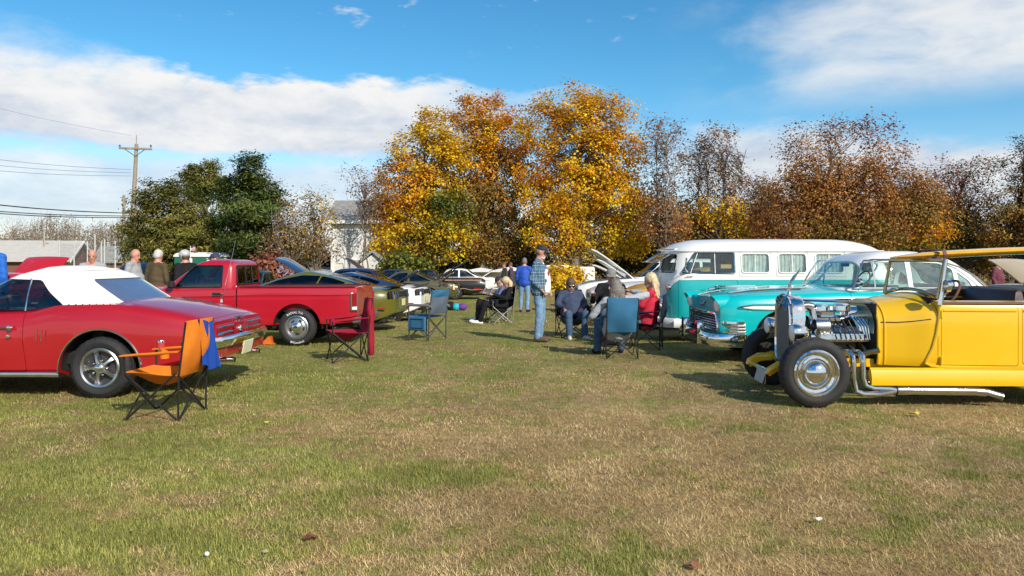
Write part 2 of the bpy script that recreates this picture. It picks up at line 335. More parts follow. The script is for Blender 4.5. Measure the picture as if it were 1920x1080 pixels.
# ------------------------------------------------------------------ wheels (outer face towards -y in the wheel's own frame)
WC = {}
def wheel(car, x, y, Rt, rim, wid, style, letters=None, z=None):
    key = (Rt, rim, wid, style)
    if key not in WC:
        t = G(); h = wid/2; sw = .008
        prof = [(rim-.01, -h*.72), (rim+.012, -h*.86), (rim+(Rt-rim)*.3, -h*1.0), (rim+(Rt-rim)*.55, -h*1.02), (Rt-.045, -h*.96), (Rt-.018, -h*.86), (Rt-.004, -h*.7), (Rt, -h*.55), (Rt, -h*.34), (Rt-sw, -h*.32), (Rt-sw, -h*.26), (Rt, -h*.24), (Rt, -h*.04), (Rt-sw, -h*.03)]
        prof = prof+[(r, -q) for r, q in prof[::-1]]
        N = 96 if style in ('five', 'rally', 'moon') else 48; t.lathe(prof, N, closed=True, mod=lambda j, k: (-.007 if (k % 3 == 0) and (5 <= j <= 8 or len(prof)-9 <= j <= len(prof)-6) else 0))
        g = G(); d = G(); e = G()             # g main, d dark backing, e cap
        f = -h*.72
        if style == 'five':
            g.lathe([(rim, f-.012), (rim+.008, f-.02), (rim-.004, f-.028), (rim-.022, f-.02), (rim-.035, f+.02), (rim-.05, f+.06)], 48)
            for k in range(5):
                a = R(90+72*k+20); p = []
                for (q, wd, dy) in ((.05, .026, -.012), (.09, .017, -.01), (.14, .022, .008), (rim-.032, .034, .03)):
                    ca, sa = math.cos(a), math.sin(a)
                    p.append([(q*ca-s2*wd*sa, f+dy+dd, q*sa+s2*wd*ca) for s2, dd in ((-1, .0), (-.55, -.016), (.55, -.016), (1, .0), (.9, .03), (-.9, .03))])
                g.loft(p)
            g.lathe([(.062, f+.03), (.06, f-.01), (.05, f-.02), (0, f-.02)], 24)
            e.lathe([(.034, f-.02), (.032, f-.045), (.02, f-.052), (0, f-.053)], 24)
            for k in range(5):
                a = R(90+72*k+56); e.lathe([(.011, 0), (.011, -.016), (.006, -.02), (0, -.02)], 8, c=(.055*math.cos(a)*1.45, f+.0, .055*math.sin(a)*1.45))
            d.lathe([(rim-.04, f+.045), (.06, f+.05), (0, f+.05)], 32)
            mats = (alu, M('wheel_dark', (.03, .03, .032), .5), chrome)
        elif style == 'rally':
            g.lathe([(rim, f-.012), (rim+.008, f-.02), (rim-.006, f-.028), (rim-.02, f-.012), (rim-.03, f+.02)], 48)
            g.lathe([(rim-.03, f+.02), (rim-.06, f+.012)], 48); N2 = 40; g.lathe([(.108, f+.0), (.1, f-.014), (.07, f-.02), (0, f-.02)], 40)
            for k in range(5):
                a0 = 2*math.pi*k/5; g.lathe([(rim-.06, f+.012), (.125, f+.006), (.105, f+.0)], 10, a0=a0, a1=a0+.75); 
            d.lathe([(rim-.03, f+.03), (.1, f+.03), (0, f+.03)], 32); e.lathe([(.078, f-.02), (.07, f-.06), (.05, f-.075), (.02, f-.08), (0, f-.08)], 32)
            mats = (M('wheel_silver', (.5, .5, .52), .3, .9), M('wheel_dark', (.03, .03, .032), .5), chrome)
        elif style == 'moon':
            g.lathe([(rim, f-.012), (rim+.01, f-.02), (rim-.006, f-.03), (rim-.02, f-.015), (rim-.026, f+.015), (rim-.05, f+.022), (rim-.055, f+.008), (rim-.075, f+.006), (rim-.082, f+.02), (.13, f+.024), (0, f+.024)], 64)
            e.lathe([(.125, f+.022), (.118, f+.0), (.1, f-.028), (.07, f-.05), (.035, f-.062), (0, f-.065)], 48); d.lathe([(rim-.01, .0), (.05, .0)], 24)
            mats = (chrome, under, chrome)
        elif style == 'white':
            g.lathe([(rim, f-.012), (rim+.006, f-.02), (rim-.006, f-.026), (rim-.03, f), (.12, f+.01), (0, f+.01)], 48); e.lathe([(.13, f+.01), (.12, f-.02), (.06, f-.05), (0, f-.055)], 32)
            d.lathe([(rim+.018, -h*.905-.004), (rim+.06, -h*1.02-.004)], 64); mats = (chrome, M('whitewall', (.75, .72, .62), .7), chrome)
        else:                                  # many thin spokes
            g.lathe([(rim, f-.012), (rim+.006, f-.02), (rim-.008, f-.026), (rim-.016, f), (rim-.03, f+.04)], 48)
            for k in range(10):
                a = 2*math.pi*k/10; ca, sa = math.cos(a), math.sin(a)
                g.loft([[(q*ca-s2*wd*sa, f+dy+dd, q*sa+s2*wd*ca) for s2, dd in ((-1, 0), (0, -.012), (1, 0), (0, .02))] for q, wd, dy in ((.04, .014, -.005), (rim-.02, .018, .0))])
            e.lathe([(.06, f), (.05, f-.025), (0, f-.03)], 24); d.lathe([(rim-.03, f+.06), (0, f+.06)], 24); mats = (chrome_worn, M('wheel_dark', (.03, .03, .032), .5), chrome)
        WC[key] = (t.mesh('tyre'), g.mesh('wheel'), d.mesh('wheel_backing', False), e.mesh('hub_cap'), mats)
    t, g, d, e, mats = WC[key]
    o = link('wheel', g, mats[0], car, 40, (x, y, Rt if z is None else z))
    if y > 0: o.rotation_euler.z = math.pi
    link('tyre', t, rubber, o, 40); link('whitewall' if style == 'white' else 'wheel_backing', d, mats[1], o); link('hub_cap', e, mats[2], o)
    if letters:
        m = M('tyre_lettering', (.8, .8, .78), .6); f = -wid/2*1.02-.002; T = Matrix.Translation((0, f, 0)) @ RX; r0 = rim+(Rt-rim)*.36
        text(letters[0], .052, 'tyre_lettering', m, o, T, .001, r0, 96); text(letters[1], .052, 'tyre_lettering', m, o, T, .001, r0+.042, -86)
    return o
def arch_cut(x, z, r, side=-1, depth=.5, w=1.2):
    return G().prism([(x+r*math.cos(2*math.pi*k/40), z+r*math.sin(2*math.pi*k/40)) for k in range(40)]+[], 'y', side*w, side*depth)
def well(car, x, z, r, y0, y1):
    for s in (-1, 1):
        g = G().lathe([(r+.012, s*y0), (r+.012, s*y1)], 28, c=(x, 0, z), a0=R(-3), a1=R(183)); g.lathe([(r+.012, s*y1), (.05, s*y1)], 28, c=(x, 0, z), a0=R(-3), a1=R(183)); g.obj('wheel_well', under, car, fix=False)
def pane(cab, poly, mat, car, axis='y', a=-1.2, b=0, name='window', d0=.008, d1=.014):
    me = bool_(shell(cab, d0, d1), G().prism(poly, axis, a, b).mesh(), 'INTERSECT'); return link(name, me, mat, car, 40)
# ================================================================== ground
def gz(y):                                   # the field falls away gently beyond the first rows
    t = np.clip((np.asarray(y, float)-12)/20, 0, 1); return -.27*t*t*(3-2*t)
def gzf(y): return float(gz(y))
def hsh(ix, iy, s): 
    h = (ix.astype(np.int64)*374761393+iy.astype(np.int64)*668265263+s*1442695041) & 0x7fffffff; h = ((h ^ (h >> 13))*1274126177) & 0x7fffffff; return ((h ^ (h >> 16)) & 0xffff)/65535.0
def vn(x, y, s=0):
    ix = np.floor(x); iy = np.floor(y); fx = x-ix; fy = y-iy; fx = fx*fx*(3-2*fx); fy = fy*fy*(3-2*fy)
    a = hsh(ix, iy, s); b = hsh(ix+1, iy, s); c = hsh(ix, iy+1, s); d = hsh(ix+1, iy+1, s); return (a*(1-fx)+b*fx)*(1-fy)+(c*(1-fx)+d*fx)*fy
def fbm(x, y, s=0, o=4):
    r = 0; a = .5; t = 0
    for k in range(o): r = r+a*vn(x*2**k+17.3*k, y*2**k+5.1*k, s+k); t += a; a *= .55
    return r/t
TUFTS = [(-.45, 5.35, .62), (-.95, 5.0, .40), (-.15, 5.75, .35), (-.75, 5.25, .45), (1.25, 4.9, .3), (.75, 3.9, .3), (1.4, 4.0, .35), (-2.9, 6.0, .6), (-3.2, 5.2, .5), (-1.9, 4.0, .45), (.55, 3.7, .25), (3.1, 5.2, .4), (2.2, 4.3, .35), (1.9, 6.6, .4), (4.2, 6.0, .45)]
def green(x, y):                             # 0 straw .. 1 lush
    g = fbm(x*.55, y*.55, 1, 5)*.62+(fbm(x*2.1, y*2.6, 9, 3)-.5)*.62+(fbm(x*6.5, y*7, 29, 3)-.5)*.95+.165; g = g+np.clip((-x-.6)*.055, -.10, .17)+np.where(y < 4.6, .04, 0)-.05*np.exp(-((x-1.4)/2.2)**2-((y-6.2)/2.0)**2)+np.clip((y-6.5)*.03, 0, .10)
    for tx, ty, r in TUFTS: g = g+.26*np.exp(-(((x-tx)/r)**2+((y-ty)/(r*.7))**2)*1.3)*(.35+1.2*fbm(x*5+3, y*5, 77, 3))
    return np.clip((g-.30)/.42, 0, 1)
def ground():
    def axis(a, b, fine, s0): 
        out = [fine[0]]; 
        while out[-1] < fine[1]: out.append(out[-1]+s0)
        q = s0; hi = [out[-1]]
        while hi[-1] < b: q *= 1.16; hi.append(hi[-1]+q)
        q = s0; lo = [out[0]]
        while lo[-1] > a: q *= 1.16; lo.append(lo[-1]-q)
        return np.array(lo[:0:-1]+out+hi[1:])
    xs = axis(-1500, 1500, (-9, 9), .15); ys = axis(-60, 1800, (2.6, 24), .13)
    Xg, Yg = np.meshgrid(xs, ys); g = green(Xg, Yg); Z = gz(Yg)+.022*(fbm(Xg*.8, Yg*.8, 40, 3)-.5)+.012*(fbm(Xg*3, Yg*3, 50, 2)-.5)
    ny, nx = Xg.shape; v = np.stack([Xg, Yg, Z], -1).reshape(-1, 3); i = np.arange(ny*nx).reshape(ny, nx); f = np.stack([i[:-1, :-1], i[:-1, 1:], i[1:, 1:], i[1:, :-1]], -1).reshape(-1, 4)
    me = nm('ground', v, f); n1 = fbm(Xg*1.7, Yg*1.7, 70, 3)[..., None]
    c = np.array([.29, .205, .095])*(1-g[..., None])+np.array([.18, .19, .048])*g[..., None]; c = c*(.72+.56*n1); setcol(me, c.reshape(-1, 3))
    m = bpy.data.materials.new('turf_soil'); m.use_nodes = True; nt = m.node_tree; L = nt.links; b = nt.nodes['Principled BSDF']; b.inputs['Roughness'].default_value = .95; b.inputs['Specular IOR Level'].default_value = .1
    at = nt.nodes.new('ShaderNodeAttribute'); at.attribute_name = 'Col'; tc = nt.nodes.new('ShaderNodeTexCoord'); no = nt.nodes.new('ShaderNodeTexNoise'); no.inputs['Scale'].default_value = 38; no.inputs['Detail'].default_value = 8; no.inputs['Roughness'].default_value = .7; L.new(tc.outputs['Object'], no.inputs['Vector'])
    n2 = nt.nodes.new('ShaderNodeTexNoise'); n2.inputs['Scale'].default_value = 9; n2.inputs['Detail'].default_value = 6; L.new(tc.outputs['Object'], n2.inputs['Vector'])
    ad = nt.nodes.new('ShaderNodeMath'); ad.operation = 'ADD'; L.new(no.outputs[0], ad.inputs[0]); L.new(n2.outputs[0], ad.inputs[1])
    mr = nt.nodes.new('ShaderNodeMapRange'); L.new(ad.outputs[0], mr.inputs[0]); mr.inputs[1].default_value = .6; mr.inputs[2].default_value = 1.4; mr.inputs[3].default_value = .45; mr.inputs[4].default_value = 1.6
    mx = nt.nodes.new('ShaderNodeMix'); mx.data_type = 'RGBA'; mx.blend_type = 'MULTIPLY'; mx.inputs[0].default_value = 1; L.new(at.outputs[0], mx.inputs[6]); L.new(mr.outputs[0], mx.inputs[7]); L.new(mx.outputs[2], b.inputs['Base Color'])
    bp = nt.nodes.new('ShaderNodeBump'); bp.inputs['Strength'].default_value = .6; bp.inputs['Distance'].default_value = .03; L.new(ad.outputs[0], bp.inputs['Height']); L.new(bp.outputs[0], b.inputs['Normal'])
    o = link('ground', me, m, None, 180); o['kind'] = 'structure'
def nm(name, v, f):                          # mesh from numpy arrays, faces all of one size
    me = bpy.data.meshes.new(name); k = f.shape[1]; me.vertices.add(len(v)); me.vertices.foreach_set('co', np.ascontiguousarray(v, np.float32).ravel()); me.loops.add(f.size); me.loops.foreach_set('vertex_index', np.ascontiguousarray(f, np.int32).ravel())
    me.polygons.add(len(f)); me.polygons.foreach_set('loop_start', np.arange(0, f.size, k, dtype=np.int32)); me.update(calc_edges=True); return me
def setcol(me, c):
    a = me.color_attributes.new('Col', 'FLOAT_COLOR', 'POINT'); a.data.foreach_set('color', np.concatenate([c, np.ones((len(c), 1))], 1).astype(np.float32).ravel())
ground()
def grass():
    rs = np.random.RandomState(5); Xs = []; Ys = []
    for y0, y1, n in ((2.7, 4, 170000), (4, 5.5, 175000), (5.5, 7.5, 145000), (7.5, 10, 92000), (10, 14, 60000), (14, 20, 40000), (20, 34, 30000)):
        y = rs.uniform(y0, y1, n); x = rs.uniform(-1, 1, n)*(.72*y+2.4); Xs.append(x); Ys.append(y)
    x = np.concatenate(Xs); y = np.concatenate(Ys); g = green(x, y)+rs.normal(0, .17, len(x)); n = len(x)
    tuft = np.zeros(n)
    for tx, ty, r in TUFTS: tuft = np.maximum(tuft, np.exp(-(((x-tx)/r)**2+((y-ty)/(r*.7))**2)*1.6))
    gr = g > .5; h = np.where(gr, rs.uniform(.016, .042, n), rs.uniform(.022, .066, n)*rs.uniform(.5, 1, n))*(1+.4*tuft*gr); sc = np.maximum(1, y/6.0)**.75; h = h*(1+.25*(sc-1)); wd = rs.uniform(.0013, .0030, n)*sc*1.1
    a = rs.uniform(0, 2*np.pi, n); lean = np.where(gr, rs.uniform(.3, 1.5, n), rs.uniform(.9, 3.2, n)); q = 1/np.sqrt(1+lean**2)
    dx = np.cos(a); dy = np.sin(a); z0 = gz(y)+.022*(fbm(x*.8, y*.8, 40, 3)-.5)+.012*(fbm(x*3, y*3, 50, 2)-.5)-.004
    sx = -dy*wd; sy = dx*wd; hx = dx*h*lean*q; hy = dy*h*lean*q; hz = h*q
    v = np.empty((n, 3, 3))
    v[:, 0] = np.stack([x-sx, y-sy, z0], -1); v[:, 1] = np.stack([x+sx, y+sy, z0], -1); v[:, 2] = np.stack([x+hx, y+hy, z0+hz], -1)
    f = np.arange(n*3).reshape(n, 3)
    me = nm('grass', v.reshape(-1, 3), f)
    t = rs.uniform(0, 1, (n, 1)); big = fbm(x*.9, y*.9, 90, 3)[:, None]
    cg = np.array([.115, .155, .028])*(1-t)+np.array([.32, .31, .07])*t; cs = np.array([.31, .205, .082])*(1-t)+np.array([.58, .43, .20])*t
    k = .86*np.clip((g-.22)/.50, 0, 1)[:, None]; col = cs*(1-k)+cg*k; brown = (rs.uniform(0, 1, n) < .18)[:, None]; col = np.where(brown & (k < .6), np.array([.24, .125, .055])*(.5+t), col); pale = np.clip(fbm(x*3.2, y*2.6, 140, 3)*2.4-1.0, 0, 1)[:, None]*(1-k); col = col*(1-.35*pale)+np.array([.62, .50, .29])*pale*.5*(.6+.8*t); col = col*(.84+.80*big)*(.80+.40*fbm(x*4, y*3.4, 120, 2)[:, None])*(1-.2*tuft[:, None]*k)
    setcol(me, np.repeat(col, 3, 0)); o = link('grass', me, leafmat('grass_blades', .25, .7), None, None); o['kind'] = 'stuff'
grass()
def litter():                                # scattered bits of leaf, too small to pick apart
    rs = np.random.RandomState(8); n = 420; y = rs.uniform(3.0, 20, n); x = rs.uniform(-1, 1, n)*(.70*y+.5); z = gz(y)+.022*(fbm(x*.8, y*.8, 40, 3)-.5)+rs.uniform(.012, .03, n); s = rs.uniform(.008, .022, n); a = rs.uniform(0, 6.3, n); v = np.empty((n, 4, 3))
    for k in range(4): b = a+k*np.pi/2; r = s*(1 if k % 2 else .55); v[:, k] = np.stack([x+r*np.cos(b), y+r*np.sin(b), z+rs.uniform(-.006, .008, n)], -1)
    me = nm('leaf_litter', v.reshape(-1, 3), np.arange(n*4).reshape(n, 4)); p = np.array([(.16, .07, .03), (.26, .13, .04), (.40, .28, .08), (.12, .06, .035), (.45, .38, .22)]); setcol(me, np.repeat(p[rs.randint(5, size=n)], 4, 0)); o = link('leaf_litter', me, leafmat('litter', .1), None, None); o['kind'] = 'stuff'
litter()
# ================================================================== red convertible, nearest on the left
def gap(poly, g=.006):                        # polygon grown a little about its middle
    cx = sum(p[0] for p in poly)/len(poly); cz = sum(p[1] for p in poly)/len(poly)
    return [(p[0]+math.copysign(g, p[0]-cx), p[1]+math.copysign(g, p[1]-cz)) for p in poly]
def panel_off(body, poly, name, mat, car, axis='y', a=-1.3, b=-.3, g=.006, side=35):
    part = bool_(body, G().prism(poly, axis, a, b).mesh(), 'INTERSECT'); body = bool_(body, G().prism(gap(poly, g), axis, a, b).mesh(), 'DIFFERENCE')
    return body, link(name, part, mat, car, side)
def dark_inside(car, x0, x1, w, z0, z1, name='interior', mat=None):
    G().box(((x0+x1)/2, 0, (z0+z1)/2), (x1-x0, w*2, z1-z0), .05).obj(name, mat or vinyl, car)
def seat(car, x, y, w, z0, z1, mat, lean=.12, name='seat'):
    g = G(); g.box((x-.22, y, z0+.1), (.5, w, .16), .05); rr = []
    for z, t in ((z0+.1, .14), (z0+.3, .15), (z1-.12, .12), (z1-.03, .08), (z1, .03)):
        cx = x+.05+lean*(z-z0)/(z1-z0); rr.append([(cx+t/2*c, y+s*w/2*(1 if z < z1-.05 else .93), z) for c, s in ((-1, -.9), (-.8, -1), (.8, -1), (1, -.9), (1, .9), (.8, 1), (-.8, 1), (-1, .9))])
    return g.loft(rr).obj(name, mat, car, 60)
def firebird():
    c = thing('convertible', 'red two door convertible with a white soft top raised, nearest car on the left', 'car', (-4.345, 9.05, 0), 0)
    red = paint('convertible_red', (.36, .005, .011)); top = M('white_canvas', (.80, .78, .72), .75, 0, 0, .05, 5, .1, 220)
    zb = pchip([(-3.75, .36), (-3.4, .28), (-3.1, .235), (-.5, .235), (.45, .27), (1.14, .44)])
    zt = pchip([(-3.75, .68), (-3.4, .78), (-2.0, .87), (-.84, .912), (-.42, .985), (.1, .99), (.55, .93), (1.0, .83), (1.14, .79)])
    zc = pchip([(-3.75, .74), (-3.4, .85), (-1.9, .98), (-.8, 1.0), (.1, 1.03), (.6, .97), (1.02, .86), (1.14, .80)])
    w = pchip([(-3.75, .70), (-3.6, .80), (-3.0, .88), (-1.9, .9), (-.85, .888), (-.2, .915), (.35, .91), (.85, .865), (1.06, .83), (1.14, .81)])
    prof = [(.82, 0), (.95, .04), (.985, .1), (.99, .3), (1, .56), (.99, .74), (.965, .88), (.935, .955), (.89, 1)]
    H = hull(lin(-3.75, 1.14, 62), zb, zt, zc, w, prof); B = shell(H, 0, .03)
    WX = -2.745
    B = cut(B, G().add(*_two(arch_cut(0, .30, .437, -1)))) if False else cut(B, arch_cut(0, .295, .432, -1), arch_cut(0, .295, .432, 1), arch_cut(WX, .30, .40, -1), arch_cut(WX, .30, .40, 1))
    B = cut(B, G().prism(rpoly([(-1.75, -.62), (.0, -.62), (.0, .62), (-1.75, .62)], .12), 'z', .8, 1.4))          # cabin opening
    dk = rpoly([(.22, -.68), (1.075, -.64), (1.075, .64), (.22, .68)], .08)
    B, _ = panel_off(B, dk, 'boot_lid', red, c, 'z', .76, 1.3, .006)
    dr = rpoly([(-2.0, .29), (-.79, .29), (-.825, .6), (-.84, 1.2), (-2.0, 1.2)], .03)
    B, door = panel_off(B, dr, 'door', red, c, g=.007)
    hd = rpoly([(-3.5, -.66), (-2.0, -.7), (-2.0, .7), (-3.5, .66)], .1); B, _ = panel_off(B, hd, 'bonnet', red, c, 'z', .7, 1.3)
    link('body', B, red, c, 32)
    well(c, 0, .295, .432, .86, .5); well(c, WX, .30, .40, .86, .5)
    # soft top
    lv = [(.93, -1.80, .27, .805), (.99, -1.71, .185, .79), (1.12, -1.48, -.02, .745), (1.24, -1.27, -.20, .685), (1.30, -1.14, -.30, .63), (1.345, -1.0, -.42, .54), (1.385, -.9, -.58, .38), (1.40, -.8, -.68, .22)]
    T = cabin(lv, 88, 4.6); C = shell(T, 0, .022)
    qg = [(-.845, .90), (-.845, 1.255), (-.74, 1.245), (-.62, 1.12), (-.45, .97), (-.6, .90)]
    dg = [(-1.74, .90), (-1.66, .97), (-1.2, 1.262), (-.865, 1.262), (-.865, .90)]
    op = rpoly([(-1.74, .88), (-1.66, .97), (-1.2, 1.262), (-.74, 1.25), (-.62, 1.12), (-.43, .97), (-.5, .88)], .04)
    bl = rpoly([(-.60, .985), (.60, .985), (.555, 1.255), (-.555, 1.255)], .06); ws = rpoly([(-.68, .95), (.68, .95), (.60, 1.27), (-.60, 1.27)], .06)
    C = cut(C, G().prism(op, 'y', -1.2, 1.2), G().prism(bl, 'x', -.45, .7), G().prism(ws, 'x', -2.4, -1.05))
    link('soft_top', C, top, c, 40)
    for y0, y1 in ((-1.2, -.3), (.3, 1.2)): pane(T, dg, glass_mid, c, a=y0, b=y1, name='door_window'); pane(T, qg, glass_mid, c, a=y0, b=y1, name='quarter_window')
    pane(T, bl, M('sky_hazed_plastic', (.10, .13, .22), .14, 0, .5, .15, 3), c, 'x', -.45, .7, 'rear_window'); pane(T, ws, glass_mid, c, 'x', -2.4, -1.05, 'windscreen')  # blue base colour stands in for sky reflection and haze on the plastic
    G().tube([(-.85, -.80, .92), (-.855, -.735, 1.1), (-.86, -.665, 1.262)], .011, 6).obj('window_trim', chrome, c)
    G().tube([(.2, -.7, .985), (.215, -.35, 1.0), (.22, 0, 1.005), (.215, .35, 1.0), (.2, .7, .985)], .008, 6).obj('window_trim', chrome_worn, c)
    g = G()
    for k in range(9): g.ell((.2-.07*k, -.79-.006*k, .995), (.009, .009, .009), 6, 4)
    for k in range(7): g.ell((.215, -.62+.2*k, 1.0), (.009, .009, .009), 6, 4)
    g.obj('top_fastener', chrome, c)
    G().tube([(-.62, -.56, 1.325), (-.45, -.52, 1.34), (-.4, -.3, 1.36), (-.42, .3, 1.365), (-.5, .55, 1.33)], .006, 5).obj('roof_seam', top, c)
    # inside
    dark_inside(c, -2.0, .1, .74, .3, .5); 
    for y in (-.38, .38): seat(c, -.95, y, .5, .42, 1.05, vinyl)
    seat(c, -.25, 0, 1.3, .42, .98, vinyl); G().box((-1.75, 0, .85), (.25, 1.3, .2), .06).obj('dashboard', vinyl, c)
    G().lathe([(.185+.014*math.cos(a), .014*math.sin(a)) for a in lin(0, 2*math.pi*5/6, 6)], 28, 'x', (-1.42, -.38, .93), closed=True).obj('steering_wheel', black, c)
    # bright work
    for ax, r, zz in ((0, .438, .295), (WX, .406, .30)):
        for s in (-1, 1):
            a_ = 184 if ax == 0 else 188
            pts = [(x, s*(w(x)*.995+.004), z) for x, z in arc(ax, zz, r, -8, a_, 30)]
            G().tube(pts, .011, 6).obj('arch_trim', chrome, c)
    for s in (-1, 1):
        g = G()
        g.loft([[(x, s*(w(x)*.985+o), z) for o, z in ((.012, .278), (.018, .262), (.014, .23), (-.01, .222), (-.02, .27))] for x in lin(-2.3, -.43, 12)]); g.obj('sill_trim', chrome_worn, c)
    g = G(); g.box((-1.03, -.905, .75), (.13, .022, .022), .008); g.lathe([(.026, -.91), (.026, -.93), (.015, -.935), (0, -.935)], 14, c=(-.94, 0, .75)); g.obj('handle', chrome, door)
    G().lathe([(.02, -.895), (.018, -.912), (0, -.914)], 14, c=(-.965, 0, .655)).obj('door_lock', chrome, door)
    for k in range(3): G().box((-.67+.052*k, -.903, .665), (.010, .016, .135), .005).obj('side_vent', chrome, c)
    # tail
    pn = G().box((1.146, 0, .655), (.02, 1.42, .20), .006); pn.obj('tail_panel', red, c)
    for s in (-1, 1):
        for k in range(2):
            zz = .70-.075*k; o = G().box((1.16, s*.46, zz), (.016, .46, .05), .01).obj('tail_light', redlens, c)
            g = G(); g.tube([(1.165, s*.46-.24, zz-.03), (1.165, s*.46+.24, zz-.03), (1.165, s*.46+.24, zz+.03), (1.165, s*.46-.24, zz+.03)], .007, 5, True); g.obj('lamp_bezel', chrome, o)
    G().lathe([(.045, 1.15), (.045, 1.17), (.03, 1.185), (0, 1.187)], 20, 'x', (0, 0, .665)).obj('fuel_cap', chrome, c)
    G().lathe([(.012, 1.15), (.012, 1.172), (0, 1.174)], 12, 'x', (0, 0, .755)).obj('lock', chrome, c)
    T2 = Matrix.Translation((1.148, 0, .783)) @ Matrix.Rotation(R(90), 4, 'Z') @ RX
    text('P O N T I A C', .052, 'lettering', chrome, c, T2, .006)
    rr = []
    for y in lin(-.93, .93, 26):
        k = abs(y)/.93; x = 1.25-.05*k**2-.20*max(0, k-.86)**1.0/.14*.55; h = .058-.012*max(0, k-.9)/.1; zc_ = .575
        rr.append([(x-.05, y, zc_+h), (x-.008, y, zc_+h), (x+.012, y, zc_+h*.55), (x+.016, y, zc_+.01), (x, y, zc_-h*.5), (x-.012, y, zc_-h), (x-.05, y, zc_-h)])
    G().loft(rr).obj('rear_bumper', chrome, c, 30)
    rr = [[(x+1.13, y, z) for x, z in ((0, .52), (.06, .5), (.05, .40), (0, .38))] for y in lin(-.78, .78, 8)]; G().loft(rr).obj('valance', red, c)
    for s in (-1, 1):                           # bumper ends that wrap round the corners
        G().loft([[(x, s*(.865-.05*max(0, x-.95)+o), z) for o, z in ((0, .632), (.03, .615), (.032, .56), (.02, .52), (0, .518))] for x in lin(.86, 1.16, 6)]).obj('bumper_end', chrome, c)
    p = G().box((1.285, -.1, .47), (.01, .31, .155), .004, Matrix.Rotation(R(12), 3, 'Y')).obj('number_plate', M('plate_cream', (.7, .68, .5), .4), c)
    G().box((1.286, -.1, .515), (.012, .30, .055), .002, Matrix.Rotation(R(12), 3, 'Y')).obj('plate_band', M('plate_yellow', (.62, .5, .02), .4), p)
    for s in (-1, 1): G().lathe([(.032, .75), (.034, 1.27), (.027, 1.272), (.027, 1.0)], 14, 'x', (0, s*.42-.05, .36)).obj('exhaust_pipe', chrome_worn, c)
    g = G(); g.lathe([(.018, .93), (.012, .97), (0, .975)], 10, 'z', (.66, .76, 0)); g.tube([(.66, .76, .95), (.76, .76, 1.35), (.84, .76, 1.72)], [.004, .003, .002], 5); g.obj('aerial', chrome, c)
    for x in (0, WX):
        for y in (-.80, .80): wheel(c, x, y, .325, .205, .24, 'five')
    g = G().box((-1.4, 0, .3), (4.4, 1.2, .16), .05); g.tube([(0, -.75, .32), (0, .75, .32)], .05, 8); g.obj('chassis', under, c)
    for s in (-1, 1):                           # front end, out of the frame
        G().lathe([(.09, -3.765), (.07, -3.78), (0, -3.785)], 20, 'x', (0, s*.6, .6)).obj('headlight', lampglass, c)
    G().box((-3.80, 0, .5), (.08, 1.66, .13), .03).obj('front_bumper', chrome, c)
    return c
def _two(g): return g.v, g.f
firebird()
